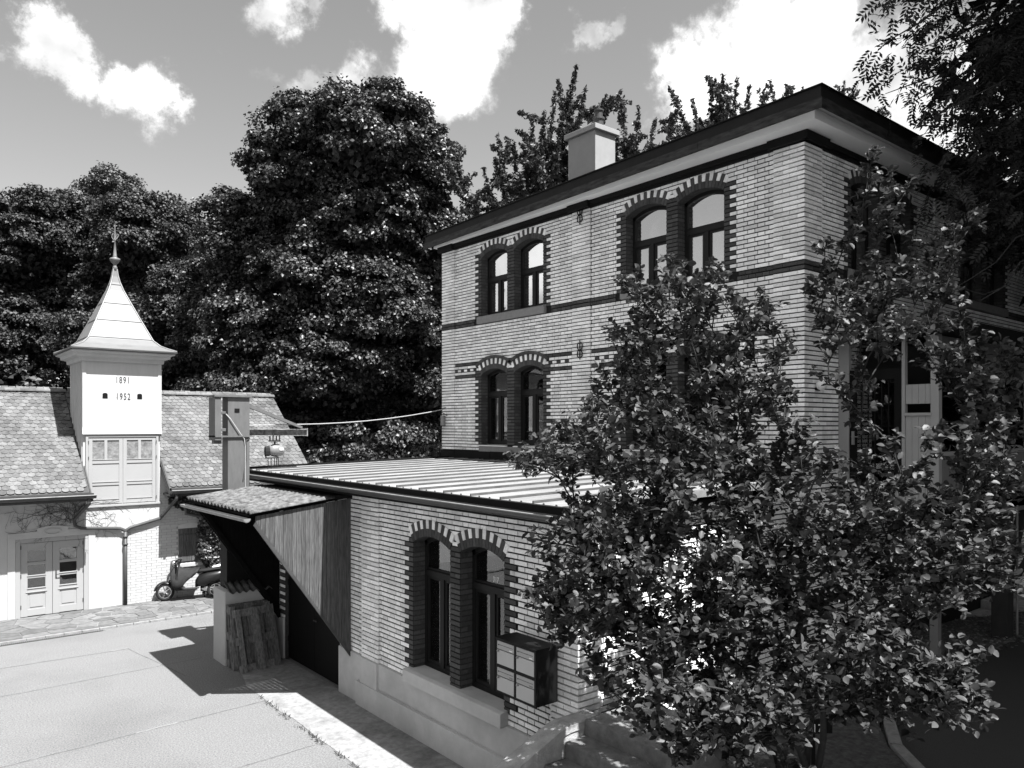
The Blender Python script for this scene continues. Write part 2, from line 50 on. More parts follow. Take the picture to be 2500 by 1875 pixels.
SHRUB_FILL = [(-5.03,-1.69,5.75),(-5.6,-1.16,5.57),(-5.11,-1.95,5.37),(-5.11,-2.23,5.58),(-5.57,-1.38,5.55),(-5.31,-2.5,5.63),(-5.47,-2.43,5.17),(-5.59,-1.73,5.93),(-5.63,-1.8,5.08),(-4.95,-1.45,5.61),(-5.9,-1.49,5.63),(-5.3,-2.17,6.03),(-4.71,-2.32,5.96),(-5.61,-2.21,4.92),(-5.62,-2.07,5.63),(-5.37,-2.18,5.95),(-5.28,-2.07,5.37),(-5.8,-1.61,5.23),(-5.26,-2.29,5.37),(-5.92,-2.17,4.99),(-6.18,-2.79,5.45),(-4.61,-1.61,6.35),(-5.57,-1.85,5.61),(-5.19,-1.52,6.18),(-5.51,-1.3,5.14),(-4.99,-2.34,5.52),(-5.14,-2.27,5.86),(-5.89,-2.25,5.62),(-5.09,-2.5,5.67),(-5.15,-2.51,5.81),(-4.78,-2.53,5.36),(-5.78,-1.77,5.66),(-5.62,-2.43,4.85),(-5.32,-2.1,5.24),(-6.13,-1.79,5.54),(-6.29,-2.53,4.94),(-5.86,-1.76,5.21),(-6.02,-2.57,5.82),(-6.14,-2.03,5.51),(-5.98,-1.87,5.51),(-4.85,-2.51,5.46),(-5.45,-2.18,5.46),(-5.12,-1.91,4.95),(-5.14,-1.94,5.82),(-4.83,-2.08,5.23),(-5.2,-1.81,5.56),(-5.64,-2.49,6.03),(-5.43,-1.52,5.08),(-5.16,-2.32,5.33),(-5.61,-1.95,5.85),(-5.26,-1.75,6.05),(-5.38,-1.77,6.18),(-6.25,-1.91,5.95),(-5.68,-1.71,5.76),(-4.99,-1.43,5.71),(-5.89,-1.63,6.03),(-5.74,-1.64,5.76),(-5.51,-1.6,5.81),(-5.94,-2.08,5.85),(-5.41,-1.35,6.19),(-6.27,-2.4,5.97),(-5.54,-1.48,5.75),(-4.95,-2.28,5.13),(-5.79,-2.11,4.5),(-6.01,-2.33,5.06),(-6.06,-2.44,4.48),(-5.62,-2.23,5.12),(-4.92,-2.27,4.74),(-5.73,-2.42,5.13),(-5.86,-1.81,4.77),(-6.13,-2.1,4.6),(-5.39,-2.62,4.98),(-5.54,-2.29,4.7),(-5.79,-3.12,5.07),(-4.91,-2.09,5.01),(-5.58,-2.38,4.43),(-6.01,-2.34,4.48),(-5.07,-2.63,5.04),(-4.49,-1.77,5.35),(-5.15,-2.52,4.93),(-5.16,-2.63,4.96),(-5.27,-1.93,5.18),(-5.45,-2.63,4.44),(-5.64,-2.45,4.44),(-5.31,-2.69,4.39),(-6.29,-2.12,4.86),(-5.4,-2.76,5.08),(-5.26,-1.82,4.71),(-5.3,-2.37,4.36),(-5.04,-2.76,4.64),(-5.77,-1.85,4.77),(-6.14,-2.14,4.62),(-4.89,-1.74,4.42),(-5.13,-2.67,4.82),(-6.23,-2.69,4.84),(-6.19,-3.02,4.42),(-5.72,-2.2,4.41),(-6.84,-2.7,4.77),(-5.11,-2.33,5.14),(-6.25,-2.05,5.01),(-6.14,-1.69,4.92),(-6.26,-2.17,5.16),(-5.48,-2.57,5.12),(-5.83,-2.82,4.47),(-5.7,-1.62,4.96),(-5.9,-2.16,4.83),(-6.18,-2.12,4.46),(-5.55,-2.7,4.36),(-5.23,-2.28,5.02),(-6.42,-1.89,4.85),(-6.01,-1.81,5.02),(-5.16,-2.5,4.35),(-6.06,-2.5,4.67),(-4.54,-1.86,5.39),(-4.92,-2.6,5.13),(-5.42,-2.48,4.6),(-6.41,-2.05,4.6),(-6.92,-2.48,4.73),(-5.91,-2.71,4.47),(-5.1,-1.99,5.06),(-5.01,-2.78,4.78),(-5.15,-3.05,4.49),(-6.51,-1.7,4.54),(-6.4,-1.28,4.24),(-6.69,-1.34,4.37),(-7.01,-1.96,4.62),(-5.92,-0.8,4.44),(-7.1,-1.73,4.42),(-6.96,-1.67,4.4),(-6.23,-1.64,4.41),(-6.51,-1.68,4.57),(-7.38,-2.13,4.48),(-6.52,-1.68,4.44),(-7.15,-1.99,4.4),(-6.81,-2.1,4.47),(-6.81,-1.8,4.59),(-6.79,-2.05,3.31),(-6.77,-2.14,3.54),(-6.76,-2.2,4.04),(-7.09,-2.52,3.26),(-6.5,-2.02,4.17),(-6.05,-1.79,3.18),(-6.67,-2.58,3.67),(-6.21,-2.03,3.72),(-5.79,-1.67,3.92),(-6.81,-1.94,3.64),(-6.46,-2.41,3.84),(-7.06,-2.83,3.65),(-6.54,-1.81,3.63),(-6.73,-2.23,4.12),(-6.58,-2.37,3.23),(-6.33,-1.39,4.07),(-5.72,-1.54,3.9),(-6.7,-1.46,3.22),(-6.43,-2.29,3.91),(-6.24,-2.03,3.57),(-6.61,-2.06,3.72),(-7.1,-2.13,3.46),(-5.9,-1.69,3.9),(-6.87,-1.7,3.59),(-6.92,-2.45,3.36),(-5.97,-1.89,3.98),(-7.27,-2.43,3.41),(-6.18,-1.37,3.52),(-7.23,-2.44,4.02),(-6.06,-2.16,3.41),(-6.78,-1.81,3.5),(-6.19,-2.06,3.85),(-6.84,-1.71,3.21),(-6.2,-1.9,3.94),(-7.12,-1.98,3.41),(-6.98,-2.34,3.78),(-6.64,-1.7,3.39),(-6.5,-1.52,3.69),(-6.59,-2.54,3.6),(-6.75,-2.65,3.44),(-5.8,-2.41,3.24),(-6.39,-2.13,4.05),(-6.14,-2.58,3.31),(-5.62,-2.68,4.27),(-5.99,-3.08,3.67),(-5.39,-2.86,4.25),(-5.78,-1.4,4.16),(-6.23,-2.04,3.67),(-6.08,-2.1,3.99),(-6.74,-2.65,3.55),(-5.8,-2.74,3.29),(-6.24,-2.82,4.32),(-5.89,-2.58,3.92),(-6.77,-2.43,3.54),(-5.95,-2.84,3.79),(-5.5,-2.02,3.72),(-5.9,-2.32,3.82),(-5.58,-2.13,3.85),(-5.94,-2.93,4.09),(-6.86,-2.5,3.44),(-6.32,-1.85,4.15),(-6.33,-2.32,3.95),(-6.17,-2.06,3.56),(-6.37,-2.44,4.34),(-4.68,-1.73,4.41),(-6.37,-2.63,4.05),(-5.54,-2.91,3.56),(-5.85,-2.84,3.92),(-6.21,-2.19,4.2),(-5.21,-1.67,4.17),(-5.67,-2.05,3.86),(-5.63,-2.17,4.29),(-6.72,-2.46,3.51),(-5.83,-2.49,3.43),(-6.05,-2.79,3.19),(-6.47,-2.25,4.38),(-6.39,-2.58,4.06),(-5.82,-2.05,3.77),(-5.57,-2.55,3.11),(-6.43,-2.06,4.12),(-6.74,-2.94,4.17),(-5.9,-2.2,3.76),(-6.4,-2.48,3.71),(-5.5,-2.8,4.04),(-6.46,-2.27,4.41),(-5.81,-3.18,3.61),(-5.22,-2.08,3.54),(-6.47,-2.87,3.53),(-6.5,-3.18,3.72),(-5.5,-1.69,4.37),(-5.66,-2.81,3.28),(-6.25,-2.43,4.15),(-6.27,-2.33,3.58),(-6.32,-2.19,3.79),(-6.47,-2.81,3.67),(-5.79,-1.79,3.69),(-6.47,-2.98,3.67),(-6.65,-2.13,3.77),(-5.57,-2.18,3.54),(-6.14,-1.9,3.46),(-6.46,-1.96,3.63),(-5.23,-2.44,3.45),(-5.87,-2.49,3.46),(-6.25,-2.17,3.87),(-6.38,-2.22,3.77),(-6.14,-2.25,3.46),(-6.32,-2.25,3.45),(-6.03,-2.74,3.24),(-5.49,-2.68,4.37),(-6.96,-2.64,3.7),(-5.35,-2.28,4.22),(-7.02,-2.53,3.94),(-6.42,-3.0,4.56),(-6.23,-2.36,3.82),(-5.1,-2.68,4.23),(-5.79,-3.26,3.88),(-4.93,-2.84,3.62),(-4.52,-3.09,3.33),(-5.38,-2.97,3.65),(-4.67,-3.29,3.4),(-4.26,-2.89,3.77),(-4.49,-3.31,4.04),(-4.35,-2.7,4.26),(-5.98,-2.77,3.55),(-5.83,-3.59,3.99),(-5.52,-3.43,3.9),(-4.72,-3.44,3.6),(-5.62,-3.59,3.53),(-5.07,-2.9,3.82),(-4.41,-2.9,3.85),(-6.15,-2.9,3.59),(-5.62,-3.55,3.49),(-5.6,-2.65,4.12),(-5.79,-2.79,3.4),(-5.74,-2.89,3.72),(-6.05,-2.8,3.56),(-4.7,-3.29,3.32),(-4.89,-2.71,4.46),(-5.26,-3.51,4.13),(-5.43,-3.69,4.04),(-5.1,-2.48,3.92),(-6.18,-3.01,3.45),(-6.33,-3.43,3.54),(-5.15,-3.02,4.01),(-5.69,-3.33,3.84),(-6.05,-3.15,3.31),(-5.1,-3.04,3.17),(-5.96,-2.71,3.71),(-5.29,-3.14,4.05),(-5.48,-2.47,3.82),(-4.97,-2.88,3.85),(-5.46,-3.5,3.53),(-5.18,-2.97,3.84),(-4.55,-2.74,3.78),(-5.79,-3.46,3.43),(-4.9,-2.96,3.59),(-5.23,-3.56,4.0),(-5.86,-3.63,3.99),(-5.66,-2.5,3.79),(-5.1,-2.92,3.59),(-4.78,-3.41,3.61),(-6.19,-3.01,3.74),(-5.59,-2.9,3.66),(-5.3,-2.95,3.56),(-5.55,-3.24,3.9),(-6.04,-3.65,3.58),(-4.87,-2.52,4.07),(-5.63,-2.52,4.12),(-5.14,-2.88,3.96),(-4.4,-3.21,3.65),(-5.57,-3.4,3.26),(-5.8,-3.4,4.1),(-5.74,-3.51,4.42),(-5.23,-2.39,3.87),(-5.34,-2.74,3.6),(-5.23,-3.1,4.48),(-6.0,-3.07,3.98),(-5.49,-3.69,3.88),(-5.31,-2.65,3.28),(-5.72,-3.52,3.72),(-5.81,-3.18,3.77),(-4.26,-3.08,4.03),(-4.58,-3.01,4.36),(-5.34,-2.72,3.87),(-4.86,-2.59,3.08),(-5.22,-2.55,4.05),(-5.36,-3.02,3.89),(-5.56,-2.84,3.79),(-5.68,-2.5,3.91),(-5.01,-2.41,3.61),(-5.86,-2.8,3.76),(-5.22,-3.69,4.04),(-5.46,-3.01,3.24),(-5.74,-3.14,3.48),(-4.51,-3.22,3.53),(-4.87,-2.7,4.14),(-4.4,-3.12,4.24),(-5.1,-2.82,3.7),(-4.53,-3.34,3.92),(-5.61,-3.19,3.31),(-3.67,-2.71,3.38),(-4.77,-2.48,3.43),(-5.48,-3.01,3.4),(-5.94,-3.05,3.76),(-5.12,-2.84,4.15),(-5.76,-2.66,3.4),(-4.5,-3.75,3.77),(-4.4,-3.34,3.22),(-4.21,-4.01,3.83),(-3.54,-3.58,3.63),(-3.96,-3.56,4.01),(-4.49,-3.87,3.37),(-4.24,-3.92,3.87),(-4.25,-3.92,3.61),(-5.29,-3.41,3.94),(-4.42,-3.21,3.95),(-5.18,-3.85,3.5),(-4.86,-3.53,3.18),(-3.73,-3.56,3.35),(-4.53,-3.44,3.43),(-5.13,-3.77,4.26),(-5.22,-3.41,3.6),(-5.06,-3.16,3.83),(-4.67,-3.36,3.32),(-4.38,-3.49,3.57),(-4.48,-4.03,3.53),(-4.34,-3.75,3.17),(-4.23,-3.46,3.61),(-4.89,-3.39,3.36),(-5.44,-3.37,3.76),(-5.21,-3.91,3.39),(-4.65,-3.95,3.55),(-4.39,-3.65,4.3),(-5.05,-3.82,3.72),(-3.99,-3.69,4.09),(-4.62,-3.99,3.34),(-4.99,-3.1,3.61),(-5.32,-3.69,3.27),(-4.31,-3.52,4.21),(-4.02,-3.11,4.13),(-4.45,-4.07,3.72),(-4.8,-3.11,3.53),(-3.99,-3.54,3.3),(-5.28,-3.71,4.09),(-5.27,-3.33,3.5),(-4.74,-3.91,3.29),(-5.07,-3.13,3.53),(-5.48,-3.68,3.94),(-5.07,-3.88,3.32),(-3.69,-3.79,3.35),(-4.79,-3.26,3.89),(-4.6,-3.56,3.87),(-5.13,-3.38,3.65),(-4.04,-3.77,3.41),(-5.3,-4.23,3.87),(-4.8,-3.69,3.25),(-4.67,-4.06,3.99),(-4.41,-3.66,4.24),(-4.84,-3.71,3.54),(-3.85,-3.25,3.65),(-5.1,-3.38,4.13),(-3.84,-3.84,3.41),(-4.79,-3.18,4.01),(-4.14,-3.86,4.08),(-4.58,-4.0,3.76),(-4.75,-3.42,3.46),(-4.84,-4.03,3.33),(-5.33,-3.58,4.19),(-4.8,-3.09,3.49),(-4.71,-3.67,4.01),(-4.75,-3.83,3.27),(-4.67,-4.11,3.83),(-4.82,-3.95,3.57),(-4.63,-3.36,3.44),(-4.47,-3.99,4.08),(-4.69,-3.33,4.06),(-4.13,-3.86,3.74),(-4.65,-3.91,3.66),(-4.18,-3.97,3.8),(-4.28,-3.82,3.35),(-5.27,-3.23,3.71),(-5.34,-3.4,3.9),(-4.54,-3.66,3.73),(-6.47,-2.43,3.05),(-6.22,-2.73,3.01),(-6.65,-3.05,3.22),(-6.55,-2.76,3.04),(-6.6,-2.06,3.07),(-6.23,-2.34,2.45),(-5.69,-2.19,2.5),(-6.95,-2.85,3.14),(-6.57,-2.99,2.82),(-6.38,-2.83,3.19),(-5.56,-2.18,2.82),(-6.35,-2.27,3.11),(-6.36,-2.13,3.17),(-6.73,-2.8,2.85),(-6.7,-2.34,3.0),(-6.42,-2.0,2.93),(-5.72,-2.17,3.18),(-6.5,-2.06,3.04),(-5.68,-1.75,3.18),(-6.36,-2.19,2.72),(-6.86,-2.5,2.84),(-6.09,-2.27,2.95),(-6.48,-2.14,2.5),(-6.29,-2.87,2.86),(-6.84,-2.29,3.06),(-6.28,-2.15,2.66),(-6.94,-2.43,2.79),(-6.31,-2.4,2.71),(-6.42,-2.54,2.96),(-7.02,-2.9,3.15),(-6.71,-2.69,2.76),(-7.11,-2.85,2.81),(-6.75,-2.71,2.88),(-6.53,-2.46,2.78),(-6.49,-2.44,3.12),(-6.04,-2.31,3.29),(-6.04,-2.39,2.66),(-6.59,-2.48,2.97),(-6.6,-2.47,2.99),(-7.3,-2.64,3.12),(-6.83,-2.33,2.7),(-5.7,-2.01,2.89),(-6.25,-2.44,2.92),(-6.34,-2.69,3.05),(-6.61,-2.55,2.71),(-6.69,-2.31,3.16),(-6.71,-2.67,2.61),(-7.02,-2.68,2.9),(-6.62,-2.59,2.57),(-6.55,-2.73,2.71),(-6.23,-2.78,2.25),(-5.95,-2.82,2.77),(-6.14,-3.13,2.31),(-6.44,-2.92,2.54),(-6.09,-3.07,2.32),(-5.95,-3.33,3.08),(-5.75,-2.71,2.97),(-6.37,-2.97,3.14),(-5.46,-2.47,3.16),(-5.47,-2.73,1.99),(-5.72,-3.3,3.19),(-5.77,-3.24,2.96),(-5.3,-3.14,2.37),(-5.8,-3.08,2.98),(-6.45,-3.15,2.51),(-5.94,-3.59,2.79),(-6.59,-2.74,2.65),(-5.88,-3.02,3.33),(-5.46,-3.19,2.3),(-6.27,-2.77,3.01),(-6.06,-2.53,2.98),(-5.86,-2.27,2.32),(-5.42,-2.92,2.98),(-6.05,-2.71,2.54),(-5.7,-3.13,3.01),(-6.0,-3.32,2.56),(-6.1,-2.73,2.48),(-5.77,-2.97,3.1),(-6.25,-2.26,2.53),(-6.74,-2.77,2.56),(-6.75,-3.4,2.49),(-5.64,-3.22,3.01),(-5.97,-2.93,2.56),(-5.31,-2.55,2.43),(-6.29,-3.09,3.21),(-6.13,-2.73,2.91),(-6.09,-2.81,2.71),(-6.32,-2.48,2.72),(-6.48,-3.57,3.23),(-6.28,-2.5,3.04),(-5.88,-3.01,2.24),(-5.4,-2.48,2.12),(-6.71,-3.43,2.87),(-6.38,-3.43,2.46),(-6.57,-3.4,2.63),(-5.96,-3.52,3.01),(-7.01,-2.99,2.81),(-6.44,-3.45,2.88),(-6.18,-2.93,2.75),(-6.42,-3.67,2.7),(-6.58,-3.54,2.74),(-5.92,-3.02,2.64),(-6.54,-3.29,3.47),(-5.75,-2.56,2.85),(-6.49,-3.51,2.63),(-5.62,-2.7,2.64),(-5.5,-3.03,3.11),(-5.89,-2.86,2.99),(-6.12,-2.58,2.38),(-5.54,-2.14,1.83),(-5.46,-2.99,2.61),(-5.97,-2.56,3.11),(-6.82,-2.99,3.17),(-5.87,-2.97,2.53),(-5.68,-3.38,3.03),(-6.82,-2.99,2.68),(-6.28,-3.18,2.63),(-6.01,-3.05,2.91),(-6.23,-2.41,2.89),(-7.14,-3.08,2.88),(-5.87,-3.09,2.85),(-6.19,-2.58,2.54),(-5.62,-2.74,3.18),(-5.61,-3.0,2.19),(-5.35,-3.02,3.01),(-6.09,-2.63,2.99),(-6.38,-2.62,3.0),(-5.97,-2.83,2.7),(-6.28,-2.79,2.74),(-5.49,-1.74,2.7),(-6.32,-3.24,2.32),(-6.38,-2.8,2.4),(-7.0,-3.2,2.93),(-5.33,-2.63,2.62),(-6.96,-3.11,2.6),(-5.56,-3.42,2.55),(-4.59,-3.18,2.94),(-5.34,-3.27,3.06),(-5.4,-3.44,3.25),(-5.71,-3.18,2.66),(-5.83,-3.68,3.19),(-5.52,-3.86,2.77),(-5.5,-3.03,2.77),(-5.16,-3.53,2.71),(-4.9,-3.16,2.83),(-4.68,-3.42,2.95),(-4.61,-3.25,3.03),(-4.6,-3.63,2.66),(-4.58,-3.53,2.89),(-4.69,-3.35,2.85),(-5.17,-3.3,2.83),(-5.18,-3.45,2.56),(-5.29,-3.77,3.24),(-5.58,-3.33,3.02),(-5.01,-3.87,2.78),(-4.52,-3.49,2.77),(-5.48,-3.86,2.99),(-5.27,-3.35,2.53),(-5.1,-3.29,2.73),(-5.63,-3.17,2.99),(-4.36,-3.41,2.24),(-4.72,-3.69,2.77),(-5.0,-3.24,2.88),(-5.54,-3.05,2.82),(-5.29,-3.36,3.08),(-6.2,-3.74,2.78),(-5.79,-3.34,2.91),(-5.47,-3.62,3.17),(-4.95,-3.57,2.34),(-4.95,-3.35,2.89),(-5.05,-3.77,2.55),(-4.88,-3.39,3.1),(-4.84,-3.35,2.34),(-4.95,-3.32,2.31),(-6.08,-3.48,2.95),(-5.56,-3.09,2.93),(-5.43,-3.99,2.73),(-5.59,-3.72,3.11),(-4.34,-3.33,2.58),(-5.48,-3.42,2.85),(-5.48,-3.45,2.4),(-5.14,-3.86,2.91),(-5.66,-3.78,3.37),(-6.08,-3.95,3.28),(-6.32,-3.75,2.9),(-5.82,-4.08,2.98),(-5.12,-3.44,2.78),(-4.49,-3.22,2.98),(-6.15,-3.78,3.05),(-5.43,-3.19,2.77),(-5.36,-3.37,2.37),(-5.59,-3.86,3.23),(-5.76,-3.59,2.51),(-5.45,-4.04,3.03),(-5.98,-4.03,3.25),(-5.79,-3.8,3.02),(-6.26,-3.55,2.81),(-5.09,-4.22,2.69),(-5.08,-4.15,2.81),(-4.7,-3.95,2.43),(-4.07,-3.7,2.6),(-5.1,-3.87,2.61),(-5.86,-4.12,2.89),(-4.82,-4.12,2.66),(-4.78,-3.76,2.45),(-4.26,-3.51,2.22),(-4.5,-3.89,2.27),(-5.59,-4.3,2.86),(-5.18,-4.02,2.82),(-4.65,-3.91,2.51),(-4.77,-3.78,2.58),(-4.8,-4.11,2.72),(-4.64,-4.06,2.56),(-5.06,-4.18,2.86),(-4.37,-3.87,2.7),(-4.91,-4.09,2.63),(-4.37,-3.96,2.39),(-5.21,-4.09,2.92),(-3.67,-3.57,2.45),(-3.63,-2.89,6.63),(-3.22,-3.04,7.14),(-3.85,-3.0,6.85),(-3.55,-2.99,7.18),(-3.83,-3.33,6.43),(-3.17,-2.79,6.92),(-3.71,-3.06,6.99),(-2.97,-2.63,6.19),(-4.18,-2.48,6.05),(-4.14,-2.92,5.97),(-4.14,-3.15,5.87),(-4.36,-3.1,5.77),(-3.91,-3.16,6.21),(-3.4,-2.92,6.3),(-4.22,-2.77,6.19),(-4.39,-3.05,5.83),(-3.77,-2.8,6.23),(-4.3,-3.33,5.97),(-4.42,-3.11,6.09),(-3.77,-2.97,6.22),(-4.04,-3.55,5.99),(-3.42,-3.4,6.52),(-3.48,-3.43,6.52),(-4.04,-3.35,6.14),(-3.45,-3.46,6.01),(-3.9,-3.36,6.16),(-3.5,-3.67,6.23),(-4.0,-3.46,6.09),(-3.14,-3.42,6.31),(-3.11,-3.33,5.68),(-4.05,-3.26,5.47),(-4.79,-3.65,5.49),(-4.02,-3.57,5.48),(-4.5,-2.93,5.66),(-4.09,-3.58,5.51),(-4.18,-3.37,5.63),(-3.8,-3.38,5.48),(-4.06,-3.13,5.78),(-4.3,-3.2,5.44),(-3.65,-3.19,5.81),(-3.99,-3.49,5.58),(-3.47,-2.7,5.8),(-3.32,-3.08,5.78),(-5.02,-3.38,5.57),(-4.64,-3.72,5.53),(-2.53,-3.74,5.23),(-3.7,-3.88,5.05),(-3.45,-3.8,5.36),(-3.52,-3.82,5.48),(-2.45,-3.77,5.43),(-3.66,-3.74,5.37),(-3.61,-3.89,5.02),(-3.13,-3.67,5.07),(-3.65,-3.76,5.56),(-2.89,-3.6,5.12),(-3.82,-3.65,5.19),(-3.95,-3.71,5.34),(-3.96,-4.06,5.3),(-3.29,-3.77,5.17),(-3.78,-3.82,5.19),(-3.92,-3.84,5.04),(-2.98,-3.85,4.92),(-2.82,-3.63,5.05),(-3.43,-3.61,4.14),(-3.64,-3.73,4.86),(-2.89,-3.67,4.64),(-3.6,-3.85,4.23),(-3.62,-3.81,4.41),(-3.32,-3.89,4.53),(-3.79,-3.82,4.69),(-3.77,-4.03,4.86),(-4.0,-3.88,4.68),(-4.05,-4.14,4.33),(-4.06,-3.81,4.66),(-3.68,-4.11,4.29),(-3.67,-3.86,4.55),(-4.28,-3.88,4.31),(-3.79,-4.04,4.47),(-2.92,-3.79,4.83),(-4.42,-4.0,4.48),(-4.26,-3.9,4.62),(-4.41,-4.22,4.7),(-4.34,-3.92,4.44),(-4.33,-4.26,4.38),(-3.69,-4.09,3.68),(-3.89,-3.83,3.54),(-4.19,-4.14,3.74),(-3.4,-3.69,3.47),(-4.44,-4.07,3.72),(-3.67,-4.01,3.76),(-3.47,-3.84,3.88),(-4.6,-4.18,4.0),(-4.09,-4.09,3.45),(-3.58,-3.78,3.56),(-5.05,-4.46,3.67),(-4.59,-4.06,3.84),(-4.42,-3.99,3.67),(-4.44,-2.44,5.54),(-5.15,-2.81,4.64),(-4.95,-2.73,4.99),(-6.77,-1.71,3.25),(-6.52,-1.39,3.07),(-6.68,-1.58,2.96),(-7.16,-2.38,3.17),(-6.79,-2.09,3.56),(-7.1,-1.95,3.1),(-6.82,-1.59,3.05),(-7.23,-2.49,3.2),(-6.74,-1.99,3.0),(-6.87,-2.37,3.51),(-7.29,-2.45,3.67),(-6.26,-1.58,3.28),(-6.76,-2.23,3.18),(-6.9,-1.71,3.21),(-6.87,-1.85,3.38),(-6.46,-1.85,3.3),(-6.84,-2.41,3.33),(-6.45,-2.0,3.4),(-6.68,-3.05,2.43),(-6.19,-3.16,2.41),(-6.68,-3.46,2.7),(-6.33,-2.94,2.17),(-6.31,-2.94,2.4),(-6.72,-3.43,2.41),(-5.88,-3.03,2.27),(-6.37,-3.06,2.43),(-6.29,-3.4,2.39),(-6.82,-3.26,2.53),(-6.54,-2.89,2.39),(-5.62,-2.82,2.26),(-6.23,-3.08,2.39),(-6.5,-2.8,2.15),(-5.92,-2.99,2.35),(-5.72,-2.96,2.25),(-6.26,-2.63,2.13),(-6.71,-3.44,2.53)]
CLOUDS_ROUND = []
world = bpy.data.worlds.new('World')
sc.world = world
world.use_nodes = True
nt = world.node_tree
nt.nodes.clear()


def wn(kind, **kw):
    n = nt.nodes.new(kind)
    for k, v in kw.items():
        setattr(n, k, v)
    return n


def wl(a, b):
    nt.links.new(a, b)


w_out = wn('ShaderNodeOutputWorld')
w_bg = wn('ShaderNodeBackground')
w_bg.inputs['Strength'].default_value = 0.1
wl(w_bg.outputs[0], w_out.inputs[0])
sky = wn('ShaderNodeTexSky', sky_type='NISHITA')
sky.sun_disc = False
sky.sun_elevation = R_(SUN_EL)
sky.sun_rotation = R_(SUN_ROT)
sky.air_density = 1.0
sky.dust_density = 1.2
sky.ozone_density = 1.0
bw = wn('ShaderNodeRGBToBW')
wl(sky.outputs[0], bw.inputs[0])
tc = wn('ShaderNodeTexCoord')
n1 = wn('ShaderNodeTexNoise')
n1.inputs['Scale'].default_value = 11.0
n1.inputs['Detail'].default_value = 10.0
n1.inputs['Roughness'].default_value = 0.66
wl(tc.outputs['Generated'], n1.inputs['Vector'])
warp = wn('ShaderNodeVectorMath', operation='MULTIPLY_ADD')
sub = wn('ShaderNodeVectorMath', operation='SUBTRACT')
wl(n1.outputs['Color'], sub.inputs[0])
sub.inputs[1].default_value = (.5, .5, .5)
wl(sub.outputs[0], warp.inputs[0])
warp.inputs[1].default_value = (.14, .14, .14)
wl(tc.outputs['Generated'], warp.inputs[2])
last = None
for (az, el, rad, dens) in CLOUDS + CLOUDS_ROUND:
    a, e = R_(az), R_(el)
    c = (math.sin(a) * math.cos(e), math.cos(a) * math.cos(e), math.sin(e))
    d = wn('ShaderNodeVectorMath', operation='DISTANCE')
    wl(warp.outputs[0], d.inputs[0])
    d.inputs[1].default_value = c
    m = wn('ShaderNodeMapRange', interpolation_type='SMOOTHSTEP')
    m.inputs['From Min'].default_value = R_(rad) * 1.25
    m.inputs['From Max'].default_value = R_(rad) * 0.35
    m.inputs['To Min'].default_value = 0
    m.inputs['To Max'].default_value = dens
    wl(d.outputs['Value'], m.inputs['Value'])
    if last is None:
        last = m.outputs[0]
    else:
        x = wn('ShaderNodeMath', operation='MAXIMUM')
        wl(last, x.inputs[0])
        wl(m.outputs[0], x.inputs[1])
        last = x.outputs[0]
# broken cumulus as in view, added out of frame to light the shaded facade
far_n = wn('ShaderNodeTexNoise')
far_n.inputs['Scale'].default_value = 3.4
far_n.inputs['Detail'].default_value = 3.0
wl(warp.outputs[0], far_n.inputs['Vector'])
far_m = wn('ShaderNodeMapRange', interpolation_type='SMOOTHSTEP')
far_m.inputs['From Min'].default_value = 0.46
far_m.inputs['From Max'].default_value = 0.60
wl(far_n.outputs['Fac'], far_m.inputs['Value'])
fd = wn('ShaderNodeVectorMath', operation='DISTANCE')
wl(tc.outputs['Generated'], fd.inputs[0])
fd.inputs[1].default_value = (math.sin(R_(39)) * math.cos(R_(14)), math.cos(R_(39)) * math.cos(R_(14)), math.sin(R_(14)))
fm = wn('ShaderNodeMapRange', interpolation_type='SMOOTHSTEP')
fm.inputs['From Min'].default_value = 0.70
fm.inputs['From Max'].default_value = 0.95
wl(fd.outputs['Value'], fm.inputs['Value'])
fx = wn('ShaderNodeMath', operation='MULTIPLY')
wl(far_m.outputs[0], fx.inputs[0]); wl(fm.outputs[0], fx.inputs[1])
xm = wn('ShaderNodeMath', operation='MAXIMUM')
wl(last, xm.inputs[0]); wl(fx.outputs[0], xm.inputs[1])
last = xm.outputs[0]
n2 = wn('ShaderNodeTexNoise')
n2.inputs['Scale'].default_value = 16.0
n2.inputs['Detail'].default_value = 9.0
n2.inputs['Roughness'].default_value = 0.6
wl(tc.outputs['Generated'], n2.inputs['Vector'])
addn = wn('ShaderNodeMath', operation='MULTIPLY_ADD')
wl(n2.outputs['Fac'], addn.inputs[0])
addn.inputs[1].default_value = 0.95
wl(last, addn.inputs[2])
ramp = wn('ShaderNodeMapRange', interpolation_type='SMOOTHSTEP')
ramp.inputs['From Min'].default_value = 0.60
ramp.inputs['From Max'].default_value = 1.46
wl(addn.outputs[0], ramp.inputs['Value'])
n3 = wn('ShaderNodeTexNoise')
n3.inputs['Scale'].default_value = 10.0
n3.inputs['Detail'].default_value = 6.0
wl(tc.outputs['Generated'], n3.inputs['Vector'])
shade = wn('ShaderNodeMapRange')
shade.inputs['From Min'].default_value = 0.3
shade.inputs['From Max'].default_value = 0.62
shade.inputs['To Min'].default_value = 1.9
shade.inputs['To Max'].default_value = 3.7
wl(n3.outputs['Fac'], shade.inputs['Value'])
skym = wn('ShaderNodeMath', operation='MULTIPLY')
wl(bw.outputs[0], skym.inputs[0])
skym.inputs[1].default_value = 0.50
mixc = wn('ShaderNodeMix', data_type='FLOAT')
rpow = wn('ShaderNodeMath', operation='POWER')
wl(ramp.outputs[0], rpow.inputs[0])
rpow.inputs[1].default_value = 1.5
wl(rpow.outputs[0], mixc.inputs[0])
wl(skym.outputs[0], mixc.inputs[2])
wl(shade.outputs[0], mixc.inputs[3])
wl(mixc.outputs[0], w_bg.inputs['Color'])

